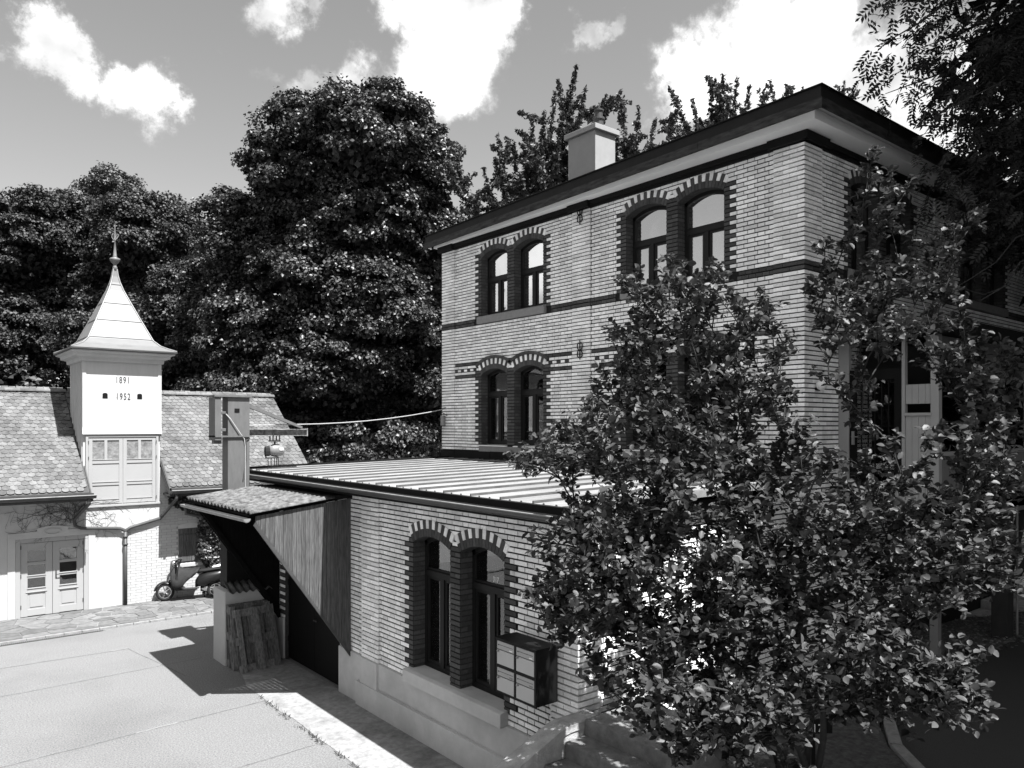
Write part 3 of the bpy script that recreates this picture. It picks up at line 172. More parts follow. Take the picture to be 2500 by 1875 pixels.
# ------------------------------------------------------------------ sun
sun_d = bpy.data.lights.new('sun', 'SUN')
sun_d.energy = 3.6
sun_d.angle = R_(0.5)
sun_d.color = (1.0, 1.0, 1.0)
sun = bpy.data.objects.new('sun', sun_d)
COL.objects.link(sun)
SUNV = Vector((-0.0315, 0.485, -0.875)).normalized()
sun.rotation_euler = SUNV.to_track_quat('-Z', 'Y').to_euler()
sun.location = (0, -20, 40)

# ------------------------------------------------------------------ materials (all neutral: the photograph is black and white)
def mat(name, v, rough=.8, var=.2, scale=6, spec=.3, bump=0, bscale=None, metal=0, island=0.0, stretch=None, stain=0.0, sscale=1.2, trans=0.0):
    m = bpy.data.materials.new(name)
    m.use_nodes = True
    t = m.node_tree
    b = t.nodes['Principled BSDF']
    b.inputs['Roughness'].default_value = rough
    b.inputs['Specular IOR Level'].default_value = spec
    b.inputs['Metallic'].default_value = metal
    if trans:
        b.inputs['Transmission Weight'].default_value = 0
        b.inputs['Subsurface Weight'].default_value = 0
    geo = t.nodes.new('ShaderNodeNewGeometry')
    mp = t.nodes.new('ShaderNodeMapping')
    t.links.new(geo.outputs['Position'], mp.inputs['Vector'])
    if stretch:
        mp.inputs['Scale'].default_value = stretch
    no = t.nodes.new('ShaderNodeTexNoise')
    no.inputs['Scale'].default_value = scale
    no.inputs['Detail'].default_value = 8
    no.inputs['Roughness'].default_value = .65
    t.links.new(mp.outputs[0], no.inputs['Vector'])
    r = t.nodes.new('ShaderNodeMapRange')
    r.inputs['From Min'].default_value = .3
    r.inputs['From Max'].default_value = .7
    r.inputs['To Min'].default_value = v * (1 - var)
    r.inputs['To Max'].default_value = v * (1 + var)
    r.clamp = False
    t.links.new(no.outputs['Fac'], r.inputs['Value'])
    cur = r.outputs[0]
    if island:
        oi = t.nodes.new('ShaderNodeObjectInfo')
        ad = t.nodes.new('ShaderNodeMath'); ad.operation = 'ADD'
        t.links.new(geo.outputs['Random Per Island'], ad.inputs[0])
        t.links.new(oi.outputs['Random'], ad.inputs[1])
        fr = t.nodes.new('ShaderNodeMath'); fr.operation = 'FRACT'
        t.links.new(ad.outputs[0], fr.inputs[0])
        mr = t.nodes.new('ShaderNodeMapRange')
        mr.inputs['To Min'].default_value = 1 - island
        mr.inputs['To Max'].default_value = 1 + island * .6
        t.links.new(fr.outputs[0], mr.inputs['Value'])
        mu = t.nodes.new('ShaderNodeMath'); mu.operation = 'MULTIPLY'
        t.links.new(cur, mu.inputs[0]); t.links.new(mr.outputs[0], mu.inputs[1])
        cur = mu.outputs[0]
    if stain:
        n4 = t.nodes.new('ShaderNodeTexNoise')
        n4.inputs['Scale'].default_value = sscale
        n4.inputs['Detail'].default_value = 5
        t.links.new(geo.outputs['Position'], n4.inputs['Vector'])
        m4 = t.nodes.new('ShaderNodeMapRange')
        m4.inputs['From Min'].default_value = .48
        m4.inputs['From Max'].default_value = .72
        m4.inputs['To Min'].default_value = 1
        m4.inputs['To Max'].default_value = 1 - stain
        t.links.new(n4.outputs['Fac'], m4.inputs['Value'])
        mu = t.nodes.new('ShaderNodeMath'); mu.operation = 'MULTIPLY'
        t.links.new(cur, mu.inputs[0]); t.links.new(m4.outputs[0], mu.inputs[1])
        cur = mu.outputs[0]
    t.links.new(cur, b.inputs['Base Color'])
    if bump:
        bn = t.nodes.new('ShaderNodeTexNoise')
        bn.inputs['Scale'].default_value = bscale or scale * 4
        bn.inputs['Detail'].default_value = 6
        t.links.new(mp.outputs[0], bn.inputs['Vector'])
        bp = t.nodes.new('ShaderNodeBump')
        bp.inputs['Strength'].default_value = bump
        bp.inputs['Distance'].default_value = .02
        t.links.new(bn.outputs['Fac'], bp.inputs['Height'])
        t.links.new(bp.outputs[0], b.inputs['Normal'])
    if trans:
        out = t.nodes['Material Output']
        tr = t.nodes.new('ShaderNodeBsdfTranslucent')
        mx = t.nodes.new('ShaderNodeMixShader')
        mx.inputs[0].default_value = trans
        t.links.new(cur, tr.inputs['Color'])
        t.links.new(b.outputs[0], mx.inputs[1]); t.links.new(tr.outputs[0], mx.inputs[2])
        t.links.new(mx.outputs[0], out.inputs[0])
    return m


def glass_mat(name, refl, tint):
    m = bpy.data.materials.new(name)
    m.use_nodes = True
    t = m.node_tree
    t.nodes.clear()
    out = t.nodes.new('ShaderNodeOutputMaterial')
    tr = t.nodes.new('ShaderNodeBsdfTransparent'); tr.inputs[0].default_value = (tint, tint, tint, 1)
    gl = t.nodes.new('ShaderNodeBsdfGlossy'); gl.inputs['Roughness'].default_value = .015
    gl.inputs['Color'].default_value = (.95, .95, .95, 1)
    fr = t.nodes.new('ShaderNodeFresnel'); fr.inputs[0].default_value = 1.5
    mr = t.nodes.new('ShaderNodeMapRange')
    mr.inputs['From Min'].default_value = 0.04
    mr.inputs['To Min'].default_value = refl
    t.links.new(fr.outputs[0], mr.inputs['Value'])
    nz = t.nodes.new('ShaderNodeTexNoise'); nz.inputs['Scale'].default_value = 1.4
    ge = t.nodes.new('ShaderNodeNewGeometry'); t.links.new(ge.outputs['Position'], nz.inputs['Vector'])
    bp = t.nodes.new('ShaderNodeBump'); bp.inputs['Strength'].default_value = .04; bp.inputs['Distance'].default_value = .05
    t.links.new(nz.outputs['Fac'], bp.inputs['Height']); t.links.new(bp.outputs[0], gl.inputs['Normal'])
    mx = t.nodes.new('ShaderNodeMixShader')
    t.links.new(mr.outputs[0], mx.inputs[0]); t.links.new(tr.outputs[0], mx.inputs[1]); t.links.new(gl.outputs[0], mx.inputs[2])
    t.links.new(mx.outputs[0], out.inputs[0])
    return m


M = {}
M['brick'] = mat('light_brick', .86, .75, .10, 30, .3, .25, 60, island=.22, stain=.25, sscale=1.4)
M['dark_brick'] = mat('dark_brick', .065, .75, .2, 25, .2, .25, 60, island=.35)
M['mortar'] = mat('mortar', .02, .95, .3, 20, .05)
M['mortar_mid'] = mat('mortar_mid', .05, .95, .3, 20, .05)
M['cornice'] = mat('dark_cornice_paint', .008, .7, .2, 5, .12)
M['fascia'] = mat('weathered_dark_copper', .026, .6, .9, 4, .2, stretch=(1, 1, 5))
M['roof_edge'] = mat('dark_roof_edge', .010, .6, .25, 3, .18)
M['white_paint'] = mat('white_paint', .8, .55, .03, 4, .3)
M['soffit'] = mat('soffit_paint', .5, .6, .04, 3, .2)
M['frame'] = mat('dark_window_frame', .010, .5, .15, 8, .2)
M['sill'] = mat('grey_stone_sill', .2, .8, .12, 14, .3)
M['concrete'] = mat('plinth_concrete', .46, .85, .08, 5, .2, .15, 60, stain=.22, sscale=.9)
M['chimney'] = mat('chimney_render', .26, .9, .06, 5, .2)
M['metal_roof'] = mat('zinc_sheet', .24, .55, .25, 1.6, .3, stain=.35, sscale=.8)

M['rib'] = mat('dark_seam_rib', .07, .6, .3, 4, .2)
M['asphalt'] = mat('pale_asphalt', .185, .95, .5, 42, .2, .9, 120, stain=.18, sscale=.5)
M['seam'] = mat('asphalt_seam', .12, .95, .5, 10, .2)
M['pale_seam'] = mat('pale_patch', .24, .95, .2, 10, .2)
M['apron'] = mat('concrete_apron', .23, .9, .3, 9, .2, .4, 70, stain=.4, sscale=1.6)
M['flag'] = mat('flagstone', .13, .85, .3, 9, .3, .3, 40, island=.30)
M['joint'] = mat('pale_joint', .19, .95, .3, 20, .1)
M['kerb'] = mat('kerb_stone', .2, .85, .3, 10, .3)
M['dark_road'] = mat('dark_asphalt', .035, .9, .25, 60, .2, .5, 150)
M['soil'] = mat('soil', .05, 1, .5, 12, .1, .8, 40)
M['litter'] = mat('leaf_litter_ground', .09, 1, .6, 25, .1, .8, 60)
M['plaster'] = mat('white_plaster', .40, .85, .05, 3, .2, .12, 30, stain=.14, sscale=.8)
M['painted_brick'] = mat('painted_brick', .40, .85, .05, 20, .2, .1, island=.07)
M['pb_joint'] = mat('painted_brick_joint', .24, .9, .1, 20, .2)
M['door_paint'] = mat('cream_door_paint', .29, .5, .02, 4, .3)
M['tower'] = mat('tower_boards', .43, .6, .05, 3, .3, stretch=(3, 3, .5), stain=.10, sscale=1.5)
M['spire'] = mat('spire_sheet', .145, .45, .18, 2.0, .4, stain=.22, sscale=2)
M['tile'] = mat('roof_tile', .125, .85, .3, 12, .2, .3, 50, island=.30, stain=.5, sscale=1.1)
M['tile_under'] = mat('tile_underlay', .06, .9, .2, 10, .2)
M['gutter'] = mat('zinc_gutter', .05, .5, .25, 5, .35)
M['gutter_dark'] = mat('brown_gutter', .03, .4, .2, 5, .5)
M['gutter_light'] = mat('bright_zinc', .2, .5, .2, 6, .4)
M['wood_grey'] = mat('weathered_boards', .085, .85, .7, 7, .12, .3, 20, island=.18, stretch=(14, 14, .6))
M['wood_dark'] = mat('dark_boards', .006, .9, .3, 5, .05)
M['fibre'] = mat('mossy_fibre_cement', .10, .95, .8, 9, .1, .6, 40)
M['black_metal'] = mat('black_door_metal', .006, .6, .2, 4, .12)
M['steel'] = mat('painted_steel', .10, .6, .15, 6, .3, stretch=(2, 2, .5))
M['rust'] = mat('flaking_paint', .16, .7, .95, 9, .3)
M['hoist'] = mat('hoist_paint', .16, .45, .15, 6, .5)
M['pallet'] = mat('pallet_wood', .14, .85, .6, 9, .2, .4, 30, island=.35, stretch=(4, 4, .7))
M['box_dark'] = mat('letterbox_black', .006, .55, .1, 6, .15)
M['box_face'] = mat('letterbox_face', .42, .35, .04, 3, .4)
M['box_mid'] = mat('letterbox_flap', .34, .35, .04, 3, .4)
M['white'] = mat('white_card', .8, .6, .02, 3, .3)
M['rubber'] = mat('tyre_rubber', .012, .8, .1, 6, .3)
M['scooter'] = mat('scooter_paint', .010, .3, .05, 3, .35)
M['chrome'] = mat('chrome', .65, .2, .05, 3, .5, metal=1)
M['cloth'] = mat('rain_apron_cloth', .022, .75, .3, 9, .2)
M['seat_white'] = mat('seat_cover', .75, .6, .05, 6, .3)
M['stone'] = mat('step_stone', .14, .9, .3, 9, .2, .4, 50)
M['coping'] = mat('coping_stone', .32, .9, .25, 7, .2, .4, 40)
M['trunk'] = mat('bark', .045, .95, .35, 8, .15, .6, 25, stretch=(3, 3, .7))
M['twig'] = mat('twig_bark', .035, .9, .3, 10, .1)
M['leaf_maple'] = mat('maple_leaf', .052, .42, .25, 3, .4, island=.65, trans=.12)
M['leaf_wood'] = mat('wood_leaf', .046, .5, .25, 3, .3, island=.6, trans=.12)
M['leaf_back'] = mat('ash_leaf', .06, .45, .25, 3, .4, island=.4, trans=.2)
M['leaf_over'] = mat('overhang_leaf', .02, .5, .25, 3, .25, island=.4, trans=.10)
M['leaf_shrub'] = mat('shrub_leaf', .05, .5, .2, 4, .3, island=.65, trans=.14)
M['leaf_ivy'] = mat('ivy_leaf', .045, .3, .2, 4, .55, island=.4)
M['weed'] = mat('weed_leaf', .04, .7, .3, 6, .2)
M['creeper'] = mat('dead_creeper', .05, .9, .3, 6, .1)
M['porch'] = mat('porch_paint', .16, .6, .05, 3, .25)
M['porch_light'] = mat('porch_frame_paint', .30, .5, .05, 3, .3)
M['porch_dark'] = mat('porch_timber', .03, .8, .2, 4, .15)
M['tile_edge'] = mat('tile_lichen_edge', .03, .95, .3, 20, .1)
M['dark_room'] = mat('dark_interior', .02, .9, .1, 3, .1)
M['curtain'] = mat('curtain', .45, .9, .06, 6, .1)
M['ink'] = mat('painted_digits', .05, .8, .2, 10, .1)
M['cable'] = mat('pale_cable', .32, .6, .05, 5, .3)
M['iron'] = mat('wrought_iron', .008, .7, .1, 5, .15)
M['globe'] = mat('opal_globe', .8, .25, .02, 3, .5)
M['film'] = mat('plastic_film', .17, .3, .5, 9, .5, .8, 14)
M['far_house'] = mat('far_render', .7, .9, .04, 2, .2)
M['glass'] = glass_mat('window_glass', .13, .75)
M['glass_up'] = glass_mat('coated_window_glass', .62, .6)
M['terrain'] = mat('meadow', .06, 1, .3, 2, .1)

# ------------------------------------------------------------------ mesh helpers
class MB:
    def __init__(s):
        s.v = []; s.f = []; s.m = []

    def add(s, verts, faces, m=0):
        o = len(s.v)
        s.v.extend(verts)
        s.f.extend([tuple(i + o for i in f) for f in faces])
        s.m.extend([m] * len(faces))
        return s

    def box(s, x0, x1, y0, y1, z0, z1, m=0):
        if x0 > x1: x0, x1 = x1, x0
        if y0 > y1: y0, y1 = y1, y0
        if z0 > z1: z0, z1 = z1, z0
        return s.add([(x0, y0, z0), (x1, y0, z0), (x1, y1, z0), (x0, y1, z0), (x0, y0, z1), (x1, y0, z1), (x1, y1, z1), (x0, y1, z1)],
                     [(0, 3, 2, 1), (4, 5, 6, 7), (0, 1, 5, 4), (1, 2, 6, 5), (2, 3, 7, 6), (3, 0, 4, 7)], m)

    def loft(s, rings, m=0, closed=True, caps=True):
        n = len(rings[0]); vs = [p for r in rings for p in r]; fs = []
        for i in range(len(rings) - 1):
            for j in range(n if closed else n - 1):
                k = (j + 1) % n
                fs.append((i * n + j, i * n + k, (i + 1) * n + k, (i + 1) * n + j))
        if caps and closed:
            fs.append(tuple(range(n - 1, -1, -1)))
            fs.append(tuple((len(rings) - 1) * n + j for j in range(n)))
        return s.add(vs, fs, m)

    def prism(s, poly, axis, a, b, m=0):
        """extrude a 2-D polygon along axis from a to b; the polygon lists the other two coordinates in x,y,z order"""
        def P(p, t):
            return (t, p[0], p[1]) if axis == 0 else ((p[0], t, p[1]) if axis == 1 else (p[0], p[1], t))
        return s.loft([[P(p, a) for p in poly], [P(p, b) for p in poly]], m)

    def tube(s, pts, r, n=6, m=0):
        pts = [Vector(p) for p in pts]
        if not isinstance(r, (list, tuple)): r = [r] * len(pts)
        rings = []; prev = None
        for i, p in enumerate(pts):
            d = (pts[min(i + 1, len(pts) - 1)] - pts[max(i - 1, 0)])
            if d.length < 1e-9: d = Vector((0, 0, 1))
            d.normalize()
            if prev is None:
                u = d.orthogonal().normalized()
            else:
                u = (prev - d * prev.dot(d))
                u = u.normalized() if u.length > 1e-6 else d.orthogonal().normalized()
            prev = u
            w = d.cross(u)
            rings.append([tuple(p + (u * math.cos(2 * math.pi * k / n) + w * math.sin(2 * math.pi * k / n)) * r[i]) for k in range(n)])
        return s.loft(rings, m)

    def lathe(s, c, prof, n=12, m=0):
        return s.loft([[(c[0] + r * math.cos(2 * math.pi * k / n), c[1] + r * math.sin(2 * math.pi * k / n), c[2] + z) for k in range(n)] for r, z in prof], m)

    def xf(s, mtx, start=0):
        s.v[start:] = [tuple(mtx @ Vector(p)) for p in s.v[start:]]
        return s

    def build(s, name, mats, parent=None, smooth=False, bevel=0, **props):
        me = bpy.data.meshes.new(name)
        me.from_pydata(s.v, [], s.f)
        if not isinstance(mats, (list, tuple)): mats = [mats]
        for mm in mats: me.materials.append(M[mm] if isinstance(mm, str) else mm)
        if len(mats) > 1:
            me.polygons.foreach_set('material_index', s.m)
        if smooth:
            me.polygons.foreach_set('use_smooth', [True] * len(me.polygons))
        me.update()
        return link(name, me, parent, bevel, **props)


def link(name, me, parent=None, bevel=0, **props):
    o = bpy.data.objects.new(name, me)
    COL.objects.link(o)
    if parent is not None: put(o, parent)
    if bevel:
        b = o.modifiers.new('bevel', 'BEVEL'); b.width = bevel; b.segments = 2; b.limit_method = 'ANGLE'
    for k, v in props.items(): o[k] = v
    return o


WPOS = {}


def wpos(o):
    return WPOS.get(o.name, Vector((0, 0, 0)))


def put(o, parent):
    o.parent = parent
    o.matrix_parent_inverse = Matrix.Translation(-wpos(parent))


def thing(name, label, cat, loc=(0, 0, 0), group=None):
    o = bpy.data.objects.new(name, None)
    COL.objects.link(o)
    o.location = loc
    o.empty_display_size = .3
    WPOS[o.name] = Vector(loc)
    o['label'] = label; o['category'] = cat
    if group: o['group'] = group
    return o


def tag(o, label=None, cat=None, group=None, kind=None):
    if label: o['label'] = label
    if cat: o['category'] = cat
    if group: o['group'] = group
    if kind: o['kind'] = kind
    return o


def np_mesh(name, V, F, matname, smooth=False):
    me = bpy.data.meshes.new(name)
    nv, nf, k = len(V), len(F), F.shape[1]
    me.vertices.add(nv); me.vertices.foreach_set('co', np.ascontiguousarray(V, dtype=np.float32).ravel())
    me.loops.add(nf * k); me.loops.foreach_set('vertex_index', np.ascontiguousarray(F, dtype=np.int32).ravel())
    me.polygons.add(nf); me.polygons.foreach_set('loop_start', np.arange(0, nf * k, k, dtype=np.int32))
    me.update(calc_edges=True)
    me.materials.append(M[matname])
    return me


def subtract(iv, a, b):
    out = []
    for (p, q) in iv:
        if b <= p or a >= q: out.append((p, q)); continue
        if a > p: out.append((p, a))
        if b < q: out.append((b, q))
    return out

# ------------------------------------------------------------------ brickwork
BR_H, BR_C = .054, .075          # brick height, course height


def arch_geo(o):
    """centre height, inner radius and half angle of a segmental arch over opening o = (u0, u1, sill, spring, rise)"""
    w = (o[1] - o[0]) / 2
    r = (w * w + o[4] ** 2) / (2 * o[4])
    return (o[0] + o[1]) / 2, o[3] + o[4] - r, r, math.asin(w / r)


def wall_faces(mb, P, u0, u1, z0, z1, ops, m=0):
    """a wall sheet with arched openings; P(u, z, d) places a point d behind the face"""
    br = sorted({u0, u1, *[o[0] for o in ops], *[o[1] for o in ops]})
    br = [b for b in br if u0 <= b <= u1]

    def top(o, u):
        if len(o) < 5 or not o[4]: return o[3]
        c, zc, r, t = arch_geo(o)
        return zc + math.sqrt(max(r * r - (u - c) ** 2, 0))
    for a, b in zip(br[:-1], br[1:]):
        inside = sorted([o for o in ops if o[0] <= a + 1e-6 and o[1] >= b - 1e-6], key=lambda o: o[2])
        n = 10 if inside else 1
        for k in range(n):
            ua, ub = a + (b - a) * k / n, a + (b - a) * (k + 1) / n
            lo_a = lo_b = z0
            for o in inside + [None]:
                ha, hb = (z1, z1) if o is None else (o[2], o[2])
                if ha > lo_a + 1e-5 or hb > lo_b + 1e-5:
                    mb.add([P(ua, lo_a, 0), P(ub, lo_b, 0), P(ub, hb, 0), P(ua, ha, 0)], [(0, 1, 2, 3)], m)
                if o is not None: lo_a, lo_b = top(o, ua), top(o, ub)


def reveals(mb, P, o, depth, m=0):
    u0, u1, zb, zs = o[:4]
    c, zc, r, t = arch_geo(o)
    pts = [(u0, zb), (u0, zs)] + [(c + r * math.sin(-t + 2 * t * k / 12), zc + r * math.cos(-t + 2 * t * k / 12)) for k in range(1, 12)] + [(u1, zs), (u1, zb)]
    for p, q in zip(pts, pts[1:] + pts[:1]):
        mb.add([P(p[0], p[1], 0), P(q[0], q[1], 0), P(q[0], q[1], depth), P(p[0], p[1], depth)], [(0, 1, 2, 3)], m)


class Bricks:
    """collects the bricks of one building, then makes the ones that show largest separate parts and joins the rest"""
    def __init__(s): s.l = []

    def row(s, axis, face, proud, z, iv, tone, phase, h=BR_H, only=None):
        """Flemish bond in the intervals iv of one course"""
        S, H, g = .25, .12, .016
        per = S + H + 2 * g
        for a, b in iv:
            if b - a < .03: continue
            k = math.floor((a - phase) / per) - 1
            u = phase + k * per
            cuts = []
            while u < b:
                cuts.append((u, u + S)); cuts.append((u + S + g, u + S + g + H)); u += per
            for p, q in cuts:
                p, q = max(p, a + .003), min(q, b - .003)
                if q - p > .028: s.l.append((axis, face, proud, p, q, z, h, tone))

    def one(s, axis, face, proud, p, q, z, h, tone): s.l.append((axis, face, proud, p, q, z, h, tone))

    @staticmethod
    def dims(b):
        axis, face, proud, p, q, z, h, tone = b
        if axis == 0: return (face - proud, face + .02, p, q, z, z + h)
        if axis == 1: return (p, q, face - proud, face + .02, z, z + h)
        return (p, q, face, face, z, z + h)

    def build(s, parent, n_parts, weight):
        def size(b):
            d = s.dims(b)
            c = np.array([(d[0] + d[1]) / 2, (d[2] + d[3]) / 2, (d[4] + d[5]) / 2])
            v = CAM - c; r = np.linalg.norm(v)
            nrm = abs(v[0]) if b[0] == 0 else abs(v[1])
            return (b[4] - b[3]) * b[6] * nrm / r ** 3 * weight(b, c)
        order = sorted(range(len(s.l)), key=lambda i: -size(s.l[i]))
        first = set(order[:n_parts])
        rest = {'brick': MB(), 'dark_brick': MB()}
        cache = {}
        for i, b in enumerate(s.l):
            d = s.dims(b)
            if i in first:
                key = (b[0], round(b[4] - b[3], 3), round(b[2], 3), round(b[6], 3), b[7])
                if key not in cache:
                    mb = MB().box(0, d[1] - d[0], 0, d[3] - d[2], 0, d[5] - d[4])
                    me = bpy.data.meshes.new('brick'); me.from_pydata(mb.v, [], mb.f); me.materials.append(M[b[7]]); cache[key] = me
                o = link('brick', cache[key], parent)
                j = random.uniform(-.0025, .0025)
                o.location = (d[0] + (j if b[0] == 0 else 0), d[2] + (j if b[0] == 1 else 0), d[4])
            else:
                rest[b[7]].box(*d)
        for k, mb in rest.items():
            if mb.v:
                tag(mb.build('brick_courses' if k == 'brick' else 'dark_brick_courses', k, parent), kind='stuff')


def face_x(x): return lambda u, z, d=0: (x + d, u, z)


def face_y(y): return lambda u, z, d=0: (u, y + d, z)


def voussoirs(P, o, parent, proud=.022, n=15, length=.25, hood=False):
    c, zc, r, t = arch_geo(o)

    def wedge(mb, a0, a1, r0, r1, pr):
        pts = [(c + rr * math.sin(a), zc + rr * math.cos(a)) for a, rr in ((a0, r0), (a1, r0), (a1, r1), (a0, r1))]
        mb.loft([[P(u, z, -pr) for u, z in pts], [P(u, z, .02) for u, z in pts]])
    st = 2 * t / n
    for i in range(n):
        a0, a1 = -t + i * st + .004, -t + (i + 1) * st - .004
        if i % 2 == 0:
            mb = MB(); wedge(mb, a0, a1, r + .002, r + length * .46, proud); mb.build('arch_brick', 'dark_brick', parent)
            mb = MB(); wedge(mb, a0, a1, r + length * .46 + .006, r + length, proud); mb.build('arch_brick', 'brick', parent)
        else:
            mb = MB(); wedge(mb, a0, a1, r + .002, r + length, proud); mb.build('arch_brick', 'dark_brick', parent)
    if hood:
        k = 9
        for i in range(k):
            a0, a1 = -t * 1.08 + i * 2.16 * t / k + .003, -t * 1.08 + (i + 1) * 2.16 * t / k - .003
            mb = MB(); wedge(mb, a0, a1, r + length + .008, r + length + .075, proud + .03); mb.build('hood_brick', 'dark_brick', parent)


def arch_cut(iv, o, z, h, length, extra=0.0):
    """take the opening and its arch ring out of the intervals of the course at height z"""
    u0, u1, zb, zs = o[:4]
    c, zc, r, t = arch_geo(o)
    if z + h > zb and z < zs:
        iv = subtract(iv, u0 - .002, u1 + .002)
    R = r + length + extra - .012
    z_spr_out = zc + (r + length) * math.cos(t)
    zt = z + h
    if zt > zs - .01 and zt < zc + R:
        if zt < z_spr_out:        # beside the skewback: run in behind the ring
            hw = max((r + (z - zs) / math.cos(t)) * math.sin(t), (u1 - u0) / 2) + .004
        else:
            hw = math.sqrt(max(R * R - (zt - zc) ** 2, 0))
        iv = subtract(iv, c - hw, c + hw)
    return iv


def window(P, o, parent, depth, transom, glass, curtains=(), label=None):
    """dark timber window: arched frame, transom, a fanlight pane and two casements"""
    u0, u1, zb, zs = o[:4]
    c, zc, r, t = arch_geo(o)
    mb = MB()
    fw = .07

    def bar(p, q, z0, z1, d0=0.0, d1=.07):
        mb.loft([[P(p, z0, depth + d0), P(q, z0, depth + d0), P(q, z1, depth + d0), P(p, z1, depth + d0)],
                 [P(p, z0, depth + d1), P(q, z0, depth + d1), P(q, z1, depth + d1), P(p, z1, depth + d1)]])
    bar(u0, u0 + fw, zb, zs + .02); bar(u1 - fw, u1, zb, zs + .02)
    bar(u0 + fw, u1 - fw, zb, zb + .08)
    bar(u0 + fw, u1 - fw, transom - .04, transom + .05, -.02)
    n = 12
    for k in range(n):
        a0, a1 = -t + 2 * t * k / n, -t + 2 * t * (k + 1) / n
        q = [(c + rr * math.sin(a), zc + rr * math.cos(a)) for a, rr in ((a0, r - fw), (a1, r - fw), (a1, r), (a0, r))]
        mb.loft([[P(u, z, depth) for u, z in q], [P(u, z, depth + .07) for u, z in q]])
    bar(c - .045, c + .045, zb + .08, transom - .04, -.012)
    # casement and fanlight stiles
    for a, b, z0, z1 in ((u0 + fw, c - .045, zb + .08, transom - .04), (c + .045, u1 - fw, zb + .08, transom - .04)):
        bar(a, a + .045, z0, z1, .01, .06); bar(b - .045, b, z0, z1, .01, .06)
        bar(a + .045, b - .045, z0, z0 + .05, .01, .06); bar(a + .045, b - .045, z1 - .045, z1, .01, .06)
    bar(u0 + fw, u1 - fw, transom + .05, transom + .085, .01, .06)
    w = mb.build('window', 'frame', parent)
    if label: w['label'] = label
    # light glazing beads along the panes
    bd = MB()
    for a in (u0 + fw + .045, c + .09):
        bd.loft([[P(a, zb + .13, depth + .012), P(a + .012, zb + .13, depth + .012), P(a + .012, transom - .085, depth + .012), P(a, transom - .085, depth + .012)],
                 [P(a, zb + .13, depth + .03), P(a + .012, zb + .13, depth + .03), P(a + .012, transom - .085, depth + .03), P(a, transom - .085, depth + .03)]])
    bd.build('glazing_bead', 'gutter_light', w)

    def pane(poly):
        m2 = MB().loft([[P(u, z, depth + .032) for u, z in poly], [P(u, z, depth + .04) for u, z in poly]])
        return m2.build('pane', glass, w)
    pane([(u0 + fw + .045, zb + .13), (c - .09, zb + .13), (c - .09, transom - .085), (u0 + fw + .045, transom - .085)])
    pane([(c + .09, zb + .13), (u1 - fw - .045, zb + .13), (u1 - fw - .045, transom - .085), (c + .09, transom - .085)])
    w2 = (u1 - u0) / 2 - fw
    tt = math.asin(w2 / (r - fw))
    arc = [(c + (r - fw) * math.sin(tt - 2 * tt * k / 10), zc + (r - fw) * math.cos(tt - 2 * tt * k / 10)) for k in range(11)]
    pane([(u0 + fw, transom + .085), (u1 - fw, transom + .085)] + arc)
    for a, b in curtains:
        m3 = MB(); k = 14
        rg = []
        for i in range(k + 1):
            u = a + (b - a) * i / k; dd = depth + .16 + .02 * math.sin(i * 2.2)
            rg.append([P(u, zb + .1, dd), P(u, transom - .05, dd)])
        m3.loft(rg, closed=False, caps=False)
        m3.build('curtain', 'curtain', w, smooth=True)
    return w


# ================================================================== BRICK HOUSE (two storeys)
HOUSE_L, HOUSE_W = 10.15, 12.0
house = thing('brick_house', 'two-storey pale brick house with dark banded arches and overhanging flat roof', 'house', (0, 0, 0))
UP = (.0, 7.35, 8.80, .13)
GR = (.0, 4.26, 5.95, .13)
LW_U = [(6.215, 7.215), (7.485, 8.485), (1.485, 2.485), (2.755, 3.755)]
left_ops = [(a, b, 7.35, 8.80, .13) for a, b in LW_U] + [(a, b, 4.26, 5.95, .13) for a, b in LW_U]
right_ops = [(a, b, 7.35, 8.80, .13) for a, b in [(1.50, 2.50), (2.77, 3.77), (6.2, 7.2), (7.47, 8.47)]]
wall = MB()
PX, PY = face_x(0.0), face_y(0.0)
wall_faces(wall, PX, 0, HOUSE_L, 0, 9.36, left_ops)
wall_faces(wall, PY, 0, HOUSE_W, 0, 9.36, right_ops)
wall.add([(0, HOUSE_L, 0), (HOUSE_W, HOUSE_L, 0), (HOUSE_W, HOUSE_L, 9.36), (0, HOUSE_L, 9.36)], [(0, 1, 2, 3)])
wall.add([(HOUSE_W, 0, 0), (HOUSE_W, HOUSE_L, 0), (HOUSE_W, HOUSE_L, 9.36), (HOUSE_W, 0, 9.36)], [(0, 1, 2, 3)])
REV = .24
for o in left_ops: reveals(wall, PX, o, REV, 1)
for o in right_ops: reveals(wall, PY, o, REV, 1)
# dark rooms behind the windows
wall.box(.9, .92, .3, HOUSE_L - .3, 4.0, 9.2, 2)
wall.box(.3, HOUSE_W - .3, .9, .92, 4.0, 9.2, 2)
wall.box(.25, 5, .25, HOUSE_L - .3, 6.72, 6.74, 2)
wall.build('wall', ['mortar', 'mortar_mid', 'dark_room'], house)

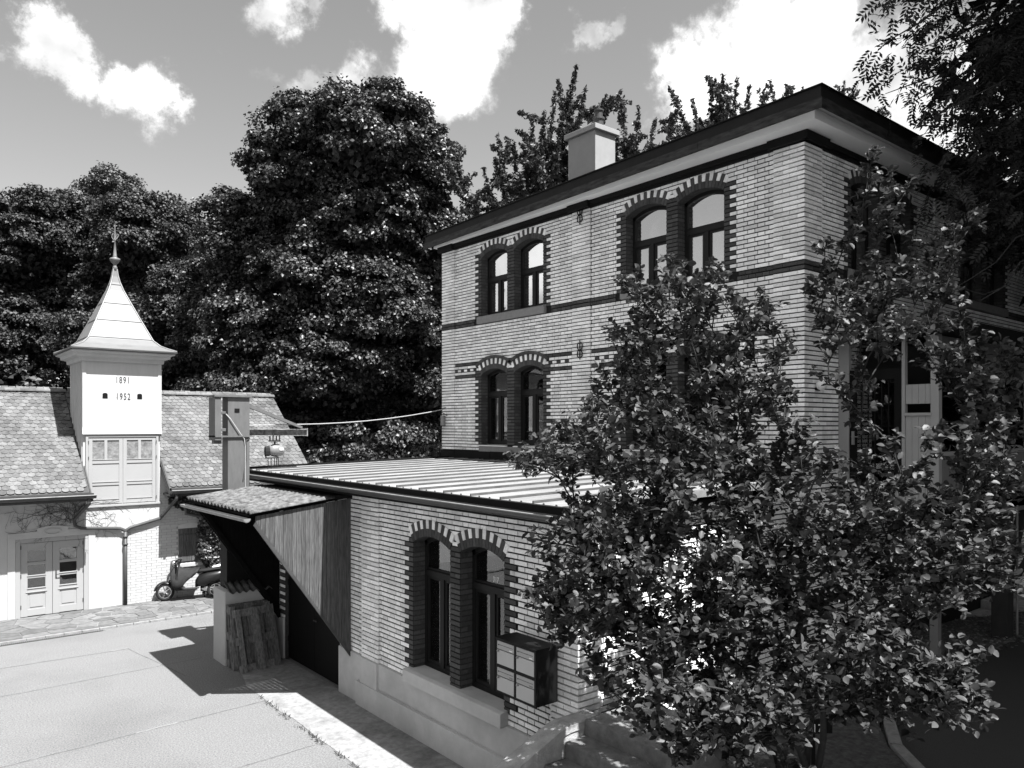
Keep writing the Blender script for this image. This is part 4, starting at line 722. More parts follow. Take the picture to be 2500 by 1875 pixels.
hb = Bricks()
Z0 = 4.115
N_ROWS = 69
PIL_L = [(-.045, .507), (4.717, 5.253), (9.594, HOUSE_L)]
PIL_R = [(-.045, .50), (4.75, 5.25)]
random.seed(5)
for k in range(N_ROWS):
    z = Z0 + k * BR_C + .005
    zm = z + BR_H / 2
    belt = 41 <= k <= 42
    for axis, pil, ops, length in ((0, PIL_L, left_ops, HOUSE_L), (1, PIL_R, right_ops, HOUSE_W)):
        ph = (k % 2) * .191 + .02
        pr0 = .016
        # pilasters, laid in alternate stretchers
        for (a, b) in pil:
            tone = 'dark_brick' if belt else 'brick'
            lo = a
            cuts = [lo, lo + .255, b] if k % 2 else [lo, lo + .125, lo + .38, b]
            for p, q in zip(cuts[:-1], cuts[1:]):
                if q - p > .03: hb.one(axis, 0.0, .045 if not belt else .05, p + .004, q - .004, z, BR_H, tone)
        iv = [(0, length)]
        for a, b in pil: iv = subtract(iv, a, b)
        dark = []
        for o in ops:
            if zm > o[3] + .6 or zm < o[2] - .3: continue
            iv = arch_cut(iv, o, z, BR_H, .25, .083 if (axis == 0 and o[2] < 5) else 0)
        pairs = [(ops[i], ops[i + 1]) for i in range(0, len(ops), 2)]
        for o1, o2 in pairs:
            zb, zs = o1[2], o1[3]
            lo_p, hi_p = min(o1[1], o2[1]), max(o1[0], o2[0])
            lo, hi = min(o1[0], o2[0]), max(o1[1], o2[1])
            if z + BR_H > zb - .16 and zm < zs + .10:
                # pier between the pair
                if z > zb - .02:
                    a, b = lo_p + .003, hi_p - .003
                    if k % 2: hb.one(axis, 0.0, .012, a, a + .125, z, BR_H, 'dark_brick'); hb.one(axis, 0.0, .012, a + .134, b, z, BR_H, 'dark_brick')
                    else: hb.one(axis, 0.0, .012, a, b, z, BR_H, 'dark_brick')
                iv = subtract(iv, lo_p, hi_p)
                # long-and-short quoins
                if z > zb - .02:
                    w = .255 if k % 2 else .125
                    sk = 0 if zm < zs else (z - zs) * .45 + .004
                    for a, b in ((lo - w, lo - sk), (hi + sk, hi + w)):
                        if b - a > .04: hb.one(axis, 0.0, .012, a + .002, b - .004, z, BR_H, 'dark_brick')
                        iv = subtract(iv, a, b)
                # jamb bricks in the reveals
            if zb - .01 < z and zm < zs:
                for o in (o1, o2):
                    for edge, sgn in ((o[0], 1), (o[1], -1)):
                        cuts = [(.008, .118), (.128, REV - .005)] if k % 2 else [(.008, REV - .005)]
                        for d0, d1 in cuts:
                            if axis == 0: hb.l.append((2, z, 0, d0, d1, z, BR_H, 'dark_brick', (d0, d1, edge - .004 * sgn, edge + .006 * sgn, z, z + BR_H)))
                            else: hb.l.append((2, z, 0, d0, d1, z, BR_H, 'dark_brick', (edge - .004 * sgn, edge + .006 * sgn, d0, d1, z, z + BR_H)))
            # sill zone is stone
            if zb - .19 < zm < zb: iv = subtract(iv, lo - .28 if zb > 7 else lo - .02, hi + .28 if zb > 7 else hi + .02) if not belt or zb > 7 else iv
        if belt:
            for p, q in iv:
                u = math.floor(p / .132) * .132 + (k % 2) * .066
                while u < q:
                    a, b = max(u, p), min(u + .122, q)
                    if b - a > .03: hb.one(axis, 0.0, .02, a, b, z, BR_H, 'dark_brick')
                    u += .132
        elif axis == 0 and k in (24, 28):
            for p, q in iv: hb.row(axis, 0.0, .014, z, [(p, q)], 'dark_brick', ph)
        elif axis == 0 and k == 26:
            for p, q in iv:
                u, i = p, 0
                while u < q - .03:
                    hb.one(axis, 0.0, .013, u, min(u + .122, q), z, BR_H, 'dark_brick' if i % 2 else 'brick'); u += .132; i += 1
        else:
            hb.row(axis, 0.0, pr0, z, iv, 'brick', ph)
# basement brickwork of the right-hand facade
for k in range(40):
    z = 1.0 + k * BR_C + .005
    hb.row(1, 0.0, .012, z, [(0, 7.2), (8.2, HOUSE_W)], 'brick', (k % 2) * .191)

_dims0 = Bricks.dims
Bricks.dims = staticmethod(lambda b: b[8] if len(b) > 8 else _dims0(b))


def house_weight(b, c):
    if b[0] != 0 or c[2] < 6.4: return .05           # the lower part hides behind the shrub
    return 1.0


hb.build(house, 300, house_weight)
for o in left_ops:
    voussoirs(PX, o, house, hood=o[2] < 5)
for o in right_ops[:4]:
    voussoirs(PY, o, house)
for i, o in enumerate(left_ops):
    up = o[2] > 6
    window(PX, o, house, REV - .06, 8.25 if up else 5.47, 'glass_up' if up else 'glass', curtains=[(o[0] + .62, o[0] + .86)] if not up else [])
for i, o in enumerate(right_ops):
    window(PY, o, house, REV - .06, 8.25, 'glass')
# stone sills
for a, b in ((6.215, 8.485), (1.485, 3.755)):
    mb = MB().prism([(-.085, 7.195), (.22, 7.195), (.22, 7.385), (-.02, 7.385), (-.085, 7.355)], 1, a - .10, b + .10)
    mb.build('window_sill', 'sill', house, bevel=.006)
    for p, q in ((a, a + 1.0), (b - 1.0, b)):
        MB().prism([(-.06, 4.225), (.2, 4.225), (.2, 4.265), (-.06, 4.245)], 1, p, q).build('window_sill', 'white_paint', house)
    MB().box(-.05, .1, a - .06, b + .06, 4.09, 4.222).build('sill_stone', 'sill', house, bevel=.008)
for a, b in ((1.5, 3.77), (6.2, 8.47)):
    MB().prism([(-.085, 7.195), (.22, 7.195), (.22, 7.385), (-.02, 7.385), (-.085, 7.355)], 0, a - .10, b + .10).build('window_sill', 'sill', house, bevel=.006)
# dark metal base flashing above the low roof
bf = MB()
for i in range(14):
    a = i * .735; b = min(a + .725, HOUSE_L + .03)
    bf.box(-.065 - .004 * (i % 2), 0.01, a - .05 if i == 0 else a, b, 3.70, 4.10 - .012 * (i % 2))
bf.build('base_flashing', 'cornice', house)
# cornice, white eaves box, fascia and roof slab (plan tapers: the eaves are deeper at the near corner)
def slab(poly, z0, z1, name, m, bev=0):
    return MB().prism(poly, 2, z0, z1).build(name, m, house, bevel=bev)


mb = MB()
mb.box(-.10, .01, -.10, HOUSE_L + .05, 9.24, 9.335)
mb.box(-.10, HOUSE_W, -.10, .01, 9.241, 9.336)
mb.box(-.06, .01, -.06, HOUSE_L + .03, 9.19, 9.245)
mb.box(-.06, HOUSE_W, -.06, .01, 9.191, 9.246)
for a, b in PIL_L: mb.box(-.155, -.09, a - .10 if a < 0 else a - .03, b + .05, 9.20, 9.334)
for a, b in PIL_R: mb.box(a - .10 if a < 0 else a - .03, b + .05, -.155, -.09, 9.20, 9.334)
mb.build('cornice', 'cornice', house)
slab([(-.44, -.44), (HOUSE_W + .3, -.44), (HOUSE_W + .3, 10.35), (-.17, 10.35)], 9.338, 9.492, 'eaves_box', 'white_paint', .004)
slab([(-.68, -.68), (HOUSE_W + .5, -.68), (HOUSE_W + .5, 10.66), (-.25, 10.66)], 9.494, 9.506, 'eaves_soffit', 'soffit')
# fascia boards as separate lengths
fas = [(-.70, -.70), (-.27, 10.69)]


def fascia_run(p, q, n, z0, z1, name, m, th):
    p, q = Vector((*p, 0)), Vector((*q, 0))
    d = (q - p).normalized(); nn = Vector((-d.y, d.x, 0))
    for i in range(n):
        a, b = p + (q - p) * i / n + d * .003, p + (q - p) * (i + 1) / n - d * .003
        r = [[tuple(v + Vector((0, 0, z))) for z in (z0, z1)] for v in (a, a + nn * th, b + nn * th, b)]
        poly = [a, b, b + nn * th, a + nn * th]
        MB().prism([(v.x, v.y) for v in poly], 2, z0, z1).build(name, m, house)


fascia_run((-.27, 10.69), (-.70, -.70), 5, 9.36, 9.512, 'fascia_board', 'fascia', .03)
fascia_run((-.70, -.70), (HOUSE_W + .5, -.70), 6, 9.36, 9.513, 'fascia_board', 'fascia', .03)
slab([(-.665, -.665), (HOUSE_W + .5, -.665), (HOUSE_W + .5, 10.65), (-.235, 10.65)], 9.514, 9.695, 'roof', 'roof_edge', .006)
slab([(-.70, -.70), (HOUSE_W + .52, -.70), (HOUSE_W + .52, 10.69), (-.27, 10.69)], 9.697, 9.712, 'roof_cap', 'roof_edge')
# chimney
mb = MB().box(2.5, 3.22, 7.08, 8.07, 9.71, 12.14)
mb.build('chimney', 'chimney', house, bevel=.01)
ch = [c for c in house.children if c.name.startswith('chimney')][0]
MB().box(2.42, 3.30, 7.0, 8.15, 12.14, 12.27).build('chimney_cap', 'chimney', ch, bevel=.01)
MB().lathe((2.95, 7.4, 12.27), [(.16, 0), (.16, .10), (.12, .12), (.12, .30), (.15, .31), (.15, .36), (.1, .38), (.1, .52), (.13, .53), (.13, .56)], 14).build('chimney_pot', 'gutter', ch)
# wrought-iron wall ties
for zc in (6.29, 9.10):
    mb = MB()
    mb.tube([(-.075, 4.985, zc - .2), (-.075, 4.985, zc + .2)], .014, 6)
    for sy in (-1, 1):
        for sz in (-1, 1):
            mb.tube([(-.075, 4.985, zc), (-.078, 4.985 + sy * .05, zc + sz * .01), (-.078, 4.985 + sy * .075, zc + sz * .07), (-.078, 4.985 + sy * .07, zc + sz * .13),
                     (-.078, 4.985 + sy * .035, zc + sz * .15)], .012, 5)
    mb.build('wall_tie', 'iron', house)

# ================================================================== ANNEX (single storey)
AX, AY0, AY1 = -5.0, -.06, 9.72
annex = thing('brick_annex', 'low pale brick annex with flat standing seam roof in front of the house', 'annex', (-5, 0, 0))
PA = face_x(AX)
PB = face_y(AY0)
a_ops = [(2.565, 3.555, 1.0, 2.93, .13), (1.325, 2.315, 1.0, 2.93, .13)]
door_op = (6.0, 8.44, 0.0, 3.30)
aw = MB()
wall_faces(aw, PA, AY0, AY1, -.3, 3.70, a_ops + [door_op])
wall_faces(aw, PB, AX, -.0, -.3, 3.70, [])
aw.add([(AX, AY1, -.3), (0, AY1, -.3), (0, AY1, 3.7), (AX, AY1, 3.7)], [(0, 1, 2, 3)])
AREV = .27
for o in a_ops: reveals(aw, PA, o, AREV, 1)
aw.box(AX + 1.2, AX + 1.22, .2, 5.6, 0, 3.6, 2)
for a, b, c_, d_ in ((6.0, 6.0, 0, 3.3), (8.44, 8.44, 0, 3.3)):
    aw.add([(AX, a, c_), (AX + .2, a, c_), (AX + .2, a, d_), (AX, a, d_)], [(0, 1, 2, 3)], 1)
aw.build('wall', ['mortar', 'mortar_mid', 'dark_room'], annex)
ab = Bricks()
APIL = [(AY0 - .05, .38), (4.565, 5.135)]
Z1 = .825
for k in range(37):
    z = Z1 + k * BR_C + .005
    zm = z + BR_H / 2
    ph = (k % 2) * .191 + .05
    for (a, b) in APIL:
        lo = a
        cuts = [lo, lo + .255, b] if k % 2 else [lo, lo + .125, lo + .38, b]
        for p, q in zip(cuts[:-1], cuts[1:]):
            if q - p > .03: ab.one(0, AX, .05, p + .004, q - .004, z, BR_H, 'brick')
    iv = [(AY0, AY1)]
    for a, b in APIL: iv = subtract(iv, a, b)
    for o in a_ops: iv = arch_cut(iv, o, z, BR_H, .25)
    if z < 3.3: iv = subtract(iv, 6.0, 8.44)
    lo, hi, lp, hp = 1.325, 3.555, 2.315, 2.565
    if .95 < zm < 3.03:
        a, b = lp + .003, hp - .003
        if k % 2: ab.one(0, AX, .012, a, a + .115, z, BR_H, 'dark_brick'); ab.one(0, AX, .012, a + .124, b, z, BR_H, 'dark_brick')
        else: ab.one(0, AX, .012, a, b, z, BR_H, 'dark_brick')
        iv = subtract(iv, lp, hp)
        w = .25 if k % 2 else .125
        sk = 0 if zm < 2.93 else (z - 2.93) * .45 + .004
        for a, b in ((lo - w, lo - sk), (hi + sk, hi + w)):
            if b - a > .04: ab.one(0, AX, .012, a + .002, b - .004, z, BR_H, 'dark_brick')
            iv = subtract(iv, a, b)
    if .80 < zm < .985: iv = subtract(iv, 1.24, 3.66)
    if zm < 3.3:
        w = .25 if k % 2 else .125
        for a, b in ((6.0 - w, 6.0), (8.44, 8.44 + w)):
            ab.one(0, AX, .012, a + .003, b - .003, z, BR_H, 'dark_brick' if k % 2 else 'brick'); iv = subtract(iv, a, b)
    if 1.0 < z and zm < 2.93:
        for o in a_ops:
            for edge, sgn in ((o[0], 1), (o[1], -1)):
                for d0, d1 in ([(.008, .118), (.128, AREV - .005)] if k % 2 else [(.008, AREV - .005)]):
                    ab.l.append((2, z, 0, d0, d1, z, BR_H, 'dark_brick', (AX + d0, AX + d1, edge - .004 * sgn, edge + .006 * sgn, z, z + BR_H)))
    ab.row(0, AX, .012, z, iv, 'brick', ph)
    # right-hand wall
    ab.row(1, AY0, .012, z, [(AX + .33, -.35)], 'brick', ph)
    cuts = [AX - .05, AX + .08, AX + .33] if k % 2 else [AX - .05, AX + .20, AX + .33]
    for p, q in zip(cuts[:-1], cuts[1:]): ab.one(1, AY0, .05, p + .004 if p > AX - .04 else p + .0505, q - .004, z, BR_H, 'brick')


def annex_weight(b, c):
    if b[0] != 0 or c[1] > 6.0: return .03
    return .1 if (c[1] < .3 and c[2] > 1.8) else 1.0


ab.build(annex, 300, annex_weight)
for o in a_ops: voussoirs(PA, o, annex)
w5 = window(PA, a_ops[0], annex, AREV - .07, 2.45, 'glass', curtains=[(3.1, 3.32), (2.62, 2.95)])
w6 = window(PA, a_ops[1], annex, AREV - .07, 2.45, 'glass', curtains=[(1.85, 2.05), (1.40, 1.62)])
MB().prism([(-5.14, .80), (-4.78, .80), (-4.78, 1.005), (-5.08, 1.005), (-5.14, .985)], 1, 1.24, 3.66).build('window_sill', 'concrete', annex, bevel=.008)
# concrete plinth with a lower step
pl = MB()
pl.prism([(-5.045, -.2), (-5.0, -.2), (-5.0, .822), (-5.045, .812)], 1, -.115, 5.995)
pl.prism([(-5.045, -.2), (-5.0, -.2), (-5.0, .822), (-5.045, .812)], 1, 8.445, 9.74)
pl.box(-5.085, -5.0, 4.57, 5.13, -.2, .824)
pl.box(-5.105, -5.04, -.2, 5.25, -.2, .40)
pl.build('plinth', 'concrete', annex, bevel=.006)
# black steel double door, recessed
dd = MB()
dd.box(-4.93, -4.88, 6.0, 7.215, .02, 3.3)
dd.box(-4.93, -4.88, 7.225, 8.44, .02, 3.3)
for y in (6.06, 8.38):
    for z in (.35, 1.5, 2.7): dd.box(-4.955, -4.93, y - .04, y + .04, z, z + .12)
door = dd.build('door', 'black_metal', annex)
MB().tube([(-4.93, 7.15, 1.02), (-4.985, 7.15, 1.02), (-4.985, 7.02, 1.02)], .011, 6).build('door_handle', 'gutter', door)
# roof: standing seam panels
N_P = 16
y0r, y1r = -.26, 9.78
pw = (y1r - y0r) / N_P
XR = -5.33


def zr(x): return 3.785 + (x - XR) * .0205


for i in range(N_P):
    a, b = y0r + i * pw, y0r + (i + 1) * pw
    mb = MB()
    prof = [(a, 0), (a + .004, .004), (a + .20, .004), (a + .205, .02), (a + .235, .02), (a + .24, .004),
            (a + .42, .004), (a + .425, .02), (a + .455, .02), (a + .46, .004), (b - .002, .002), (b - .002, -.03), (a, -.03)]
    mb.loft([[(x, y, zr(x) + z) for y, z in prof] for x in (XR, -2.6, -.005)])
    rp = mb.build('roof_panel', 'metal_roof', annex)
    MB().loft([[(x, y, zr(x) + z) for y, z in ((a - .012, .003), (a - .008, .034), (a + .010, .034), (a + .012, .003))] for x in (XR - .003, -.006)]).build('seam_rib', 'rib', rp)
re = MB()
re.box(-5.35, -5.30, y0r - .02, y1r + .02, 3.60, 3.778)                      # dark eaves board
re.box(-5.32, -5.0, y0r, y1r, 3.56, 3.60)
re.prism([(-5.34, 3.70), (-.02, 3.80), (-.02, 3.95), (-5.34, 3.835)], 1, y1r + .0, y1r + .05)
re.build('eaves_board', 'cornice', annex)
MB().prism([(-5.34, 3.72), (-.02, 3.84), (-.02, 3.925), (-5.34, 3.815)], 1, y0r - .045, y0r - .005).build('verge_flashing', 'gutter_light', annex)


def gutter(mb, p, q, r, m=0, lip=True, n=9):
    p, q = Vector(p), Vector(q); d = (q - p).normalized(); s = Vector((d.y, -d.x, 0))
    ring = lambda c, rr: [tuple(c + s * (rr * math.cos(math.pi + math.pi * k / n)) + Vector((0, 0, rr * math.sin(math.pi + math.pi * k / n)))) for k in range(n + 1)]
    out_p, in_p = ring(p, r), ring(p, r - .008)[::-1]
    out_q, in_q = ring(q, r), ring(q, r - .008)[::-1]
    mb.loft([out_p + in_p, out_q + in_q], m)
    for c, sg in ((p, 1), (q, -1)):
        rg = ring(c, r - .004)
        mb.loft([rg, [tuple(Vector(v) + d * sg * .006) for v in rg]], m)


g = MB(); gutter(g, (-5.43, 9.74, 3.715), (-5.43, -.22, 3.69), .085)
gt = g.build('gutter', 'gutter_dark', annex)
MB().tube([(-5.515, 9.74, 3.715), (-5.515, -.22, 3.69)], .011, 6).build('gutter_bead', 'gutter_light', gt)
g = MB(); gutter(g, (-5.43, -.215, 3.69), (-5.43, -.245, 3.69), .086); g.box(-5.51, -5.35, -.25, -.246, 3.61, 3.69)
gt2 = MB().prism([(-5.43 + .083 * math.cos(math.pi + math.pi * k / 10), 3.69 + .083 * math.sin(math.pi + math.pi * k / 10)) for k in range(11)], 1, -.232, -.222)
gt2.build('gutter_end', 'gutter_light', gt)
# a few fallen things on the roof: folded strap
# ================================================================== CANOPY over the door
canopy = thing('door_canopy', 'wooden canopy with corrugated roof sheet over the black door of the annex', 'canopy', (-5, 7.1, 0))
YC0, YC1 = 5.55, 8.68


def fib(x): return 3.50 + (x + 5.36) * .115


mb = MB(); npts = 150
ys = np.linspace(YC0 - .07, YC1 + .1, npts)
rows = []
for x in (-6.82, -6.45, -6.08, -5.72, -5.36):
    rows.append([(x + random.uniform(-.006, .006), y, fib(x) + .024 * math.cos((y - YC0) * 2 * math.pi / .177) + random.uniform(-.003, .003)) for y in ys])
top = [p for r in rows for p in r]
n = npts; fs = []
for i in range(4):
    for j in range(n - 1): fs.append((i * n + j, i * n + j + 1, (i + 1) * n + j + 1, (i + 1) * n + j))
mb.add(top, fs)
cs = mb.build('corrugated_sheet', 'fibre', canopy, smooth=True)
so = cs.modifiers.new('thickness', 'SOLIDIFY'); so.thickness = .012
MB().prism([(-6.80, fib(-6.80) - .075), (-5.02, fib(-5.02) - .075), (-5.02, fib(-5.02) - .04), (-6.80, fib(-6.80) - .04)], 1, YC0 + .03, YC1).build('roof_deck', 'wood_dark', canopy)
mb = MB().box(-5.36, -5.02, YC0 - .03, YC1, 3.46, 3.52); mb.build('wall_shade_strip', 'cornice', canopy)  # black strip painted in for the shadow on the sheet beside the wall


def side(y, th, name, m, flip):
    nb = 22; xw, xo = -5.03, -6.70
    for i in range(nb):
        xa, xb = xw + (xo - xw) * i / nb, xw + (xo - xw) * (i + 1) / nb
        zlo = lambda x: .76 + (x - xw) / (xo - xw) * (3.17 - .76)
        zhi = lambda x: fib(x) - .08
        g_ = .0025
        pts = [(xa - g_, zlo(xa - g_)), (xb + g_, zlo(xb + g_)), (xb + g_, zhi(xb)), (xa - g_, zhi(xa))]
        j = random.uniform(0, .006)
        MB().prism(pts, 1, y - j, y + th).build(name, m, canopy)


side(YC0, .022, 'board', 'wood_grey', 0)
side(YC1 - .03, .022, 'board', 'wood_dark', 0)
for y, w in ((YC0 + .03, .05), (YC1 - .10, .05)):
    mb = MB().prism([(-5.04, .80), (-5.04, .96), (-6.62, 3.22), (-6.70, 3.20)], 1, y, y + w); mb.build('bracket', 'wood_dark', canopy)
mb = MB().prism([(-5.03, .70), (-5.03, .765), (-6.70, 3.175), (-6.73, 3.12)], 1, YC0 - .012, YC0 + .03); mb.build('edge_trim', 'gutter', canopy)
g = MB(); gutter(g, (-6.86, YC1 + .18, 3.215), (-6.86, YC0 - .05, 3.24), .06)
cg = g.build('gutter', 'gutter_light', canopy, smooth=False)
MB().tube([(-6.84, YC1 + .05, 3.16), (-6.84, YC1 + .08, 3.04), (-6.6, YC1 + .09, 2.98), (-6.2, YC1 + .09, 2.95)], .035, 8).build('downpipe', 'gutter', canopy, smooth=True)

# ================================================================== CRANE, its pier and hoist
pier = thing('masonry_pier', 'low white rendered pier with a small corrugated lid beside the canopy', 'pier', (-5.65, 9.05, 0))
MB().box(-6.12, -5.15, 8.72, 9.40, -.05, 1.45).build('body', 'plaster', pier, bevel=.02)
mb = MB(); pts = []
for i in range(40):
    x = -6.06 + i * .86 / 39
    pts.append((x, .022 * math.cos(i * 2 * math.pi / 6)))
mb.loft([[(x, 8.60, 1.44 + z) for x, z in pts], [(x, 9.0, 1.60 + z) for x, z in pts]], closed=False, caps=False)
ld = mb.build('lid', 'gutter', pier, smooth=True); ld.modifiers.new('t', 'SOLIDIFY').thickness = .012
crane = thing('jib_crane', 'grey steel jib crane post with short flaking boom above the canopy roof', 'crane', (-5.75, 9.15, 1.45))
mb = MB()
mb.box(-5.96, -5.52, 9.0, 9.34, 1.45, 5.29)
mb.build('post', 'steel', crane, bevel=.008)
MB().box(-5.99, -5.49, 8.97, 9.37, 1.45, 2.75).build('post_shade_box', 'black_metal', crane, bevel=.008)  # added black casing, puts the canopy's shade into the lower post's colour
mb = MB()
mb.box(-6.22, -6.10, 8.98, 9.36, 4.42, 5.28); mb.box(-6.20, -6.05, 9.10, 9.25, 4.35, 4.52)
mb.box(-6.12, -5.96, 9.1, 9.2, 4.95, 5.0); mb.box(-6.12, -5.96, 9.1, 9.2, 4.6, 4.66)
mb.build('counter_box', 'steel', crane, bevel=.006)
mb = MB(); mb.box(-6.24, -5.49, 8.95, 9.39, 5.29, 5.325); mb.box(-6.22, -5.49, 8.96, 9.38, 4.485, 4.515); mb.build('plate', 'steel', crane)
MB().box(-5.83, -5.73, 8.992, 9.0, 4.98, 5.06).build('peep_hole', 'black_metal', crane)
mb = MB(); mb.box(-5.52, -4.24, 9.06, 9.26, 4.50, 4.515); mb.box(-5.52, -4.24, 9.15, 9.165, 4.515, 4.63); mb.box(-5.52, -4.24, 9.06, 9.26, 4.63, 4.645); mb.box(-4.26, -4.24, 9.05, 9.27, 4.49, 4.66)
mb.build('boom', 'rust', crane)
mb = MB().prism([(-5.52, 5.10), (-5.52, 5.18), (-4.33, 4.70), (-4.33, 4.645)], 1, 9.12, 9.2); mb.build('brace', 'steel', crane)
MB().tube([(-6.0, 9.0, 4.95), (-5.92, 8.97, 4.85), (-5.72, 8.965, 4.55), (-5.64, 8.975, 4.45), (-5.62, 8.98, 4.3), (-5.62, 8.98, 2.0)], .010, 6).build('power_cable', 'cable', crane)
MB().tube([(-5.52, 8.99, 4.46), (-5.60, 8.98, 4.42), (-5.60, 8.985, 4.0), (-5.66, 8.99, 3.6)], .012, 5).build('power_cable', 'gutter', crane)
hoist = thing('electric_hoist', 'small electric chain hoist hanging on a trolley under the crane boom', 'hoist', (-4.93, 9.16, 3.9))
mb = MB()
for sx in (-.08, .06):
    for sy in (-.10, .07):
        mb.box(-4.93 + sx, -4.91 + sx, 9.16 + sy, 9.19 + sy, 4.40, 4.56)
mb.box(-5.02, -4.84, 9.06, 9.27, 4.38, 4.41); mb.tube([(-4.93, 9.16, 4.3), (-4.93, 9.16, 4.39)], .02)
mb.build('trolley', 'gutter_dark', hoist)
mb = MB()
rg = []
for x, r in ((-5.06, .03), (-5.04, .09), (-4.96, .115), (-4.80, .115), (-4.76, .09), (-4.75, .02)):
    rg.append([(x, 9.16 + r * math.cos(a * math.pi / 7), 4.20 + r * 1.1 * math.sin(a * math.pi / 7)) for a in range(14)])
mb.loft(rg); mb.build('motor', 'hoist', hoist, smooth=True)
MB().box(-4.87, -4.79, 9.035, 9.045, 4.20, 4.25).build('name_plate', 'white', hoist)
rg = [[(-5.14 + .0, 9.16 + .05 * math.cos(a * math.pi / 5), 4.18 + .11 * math.sin(a * math.pi / 5)) for a in range(10)], [(-5.05, 9.16 + .06 * math.cos(a * math.pi / 5), 4.18 + .12 * math.sin(a * math.pi / 5)) for a in range(10)]]
MB().loft(rg).build('brake', 'rubber', hoist)
rg = [[(-5.12 + .24 * k, 9.16 + (.05 + .02 * (k == .5)) * math.cos(a * math.pi / 5), 4.055 + .03 * math.sin(a * math.pi / 5)) for a in range(10)] for k in (0, .5, 1)]
MB().loft(rg).build('chain_bag', 'steel', hoist)
mb = MB()
for dx in (-.10, -.03, .05, .10, .14): mb.tube([(-4.99 + dx, 9.14 + dx * .2, 4.06), (-4.985 + dx, 9.14 + dx * .2, 3.84)], .009, 5)
mb.build('chain', 'iron', hoist)
cab = MB().tube([(-5.5, 9.2, 4.72), (-4.3, 9.2, 4.745)] + [(-4.3 + 4.3 * t, 9.2 + .74 * t, 4.745 + .42 * t - .35 * t * (1 - t)) for t in (.1, .25, .4, .55, .7, .85, 1)], .011, 6)
tag(cab.build('overhead_cable', 'cable'), 'thin pale cable strung from the crane to the corner of the house', 'cable')
br = thing('cable_bracket', 'small pale insulator bracket on the far left corner of the house', 'bracket', (-.05, 9.95, 5.1))
MB().tube([(-.05, 9.97, 5.18), (-.18, 9.94, 5.16), (-.2, 9.93, 5.06), (-.05, 9.9, 4.98)], .012, 6).build('arm', 'gutter', br)
MB().box(-.11, -.045, 9.98, 10.12, 4.72, 4.98).build('box', 'gutter_light', br, bevel=.006)

# ================================================================== BARN with the small tower
barn = thing('barn', 'white walled barn with scalloped tile roof and a small dated tower with metal spire', 'barn', (-6.5, 15.5, 0))
BY = 15.5
TX0, TX1 = -7.38, -5.545
bw_ = MB()
door_b = (-8.84, -7.27, 0.0, 1.95)
win_b = (-5.08, -4.50, .95, 2.02)


def PBf(u, z, d=0): return (u, BY + d, z)


wall_faces(bw_, PBf, -16, -1.6, -.3, 3.6, [door_b, win_b])
bw_.add([(-1.6, BY, -.3), (-1.6, 21.4, -.3), (-1.6, 21.4, 3), (-1.6, 18, 5.6), (-1.6, BY, 3.6)], [(0, 1, 2, 3, 4)])
for o in (door_b, win_b):
    for p, q in (((o[0], o[2]), (o[0], o[3])), ((o[0], o[3]), (o[1], o[3])), ((o[1], o[3]), (o[1], o[2])), ((o[1], o[2]), (o[0], o[2]))):
        bw_.add([PBf(p[0], p[1], 0), PBf(q[0], q[1], 0), PBf(q[0], q[1], .12), PBf(p[0], p[1], .12)], [(0, 1, 2, 3)])
bw_.build('wall', 'plaster', barn)
# painted brick facing to the right of the door and under the tower doors
for seg, (xa, xb, za, zb_) in enumerate([(TX0 + .01, TX1, 1.98, 2.66), (-6.40, -5.09, .02, 1.97), (-5.545, -5.09, 1.97, 2.9), (-4.49, -3.2, .02, 2.9), (-5.09, -4.49, .02, .94), (-5.09, -4.49, 2.06, 2.9)]):
    MB().box(xa, xb, BY - .008, BY + .01, za, zb_).build('brick_ground', 'pb_joint', barn)
    mb = MB(); z = za; k = 0
    while z < zb_ - .03:
        for p, q in [(xa, xb)]:
            u = xa - (k % 2) * .13
            while u < xb:
                a, b = max(u, xa), min(u + .25, xb)
                if b - a > .03: mb.box(a, b - .006, BY - .016 - random.uniform(0, .003), BY, z, min(z + .066, zb_))
                u += .256
        z += .073; k += 1
    tag(mb.build('painted_bricks', 'painted_brick', barn), kind='stuff')
# timber double door with panes
dr = MB()
fx0, fx1, fz = -8.84, -7.27, 1.95
dr.box(fx0, fx0 + .10, BY - .02, BY + .10, 0.02, fz); dr.box(fx1 - .10, fx1, BY - .02, BY + .10, 0.02, fz); dr.box(fx0 + .10, fx1 - .10, BY - .02, BY + .10, fz - .10, fz)
dr.build('door_frame', 'door_paint', barn, bevel=.005)
mid = (fx0 + fx1) / 2


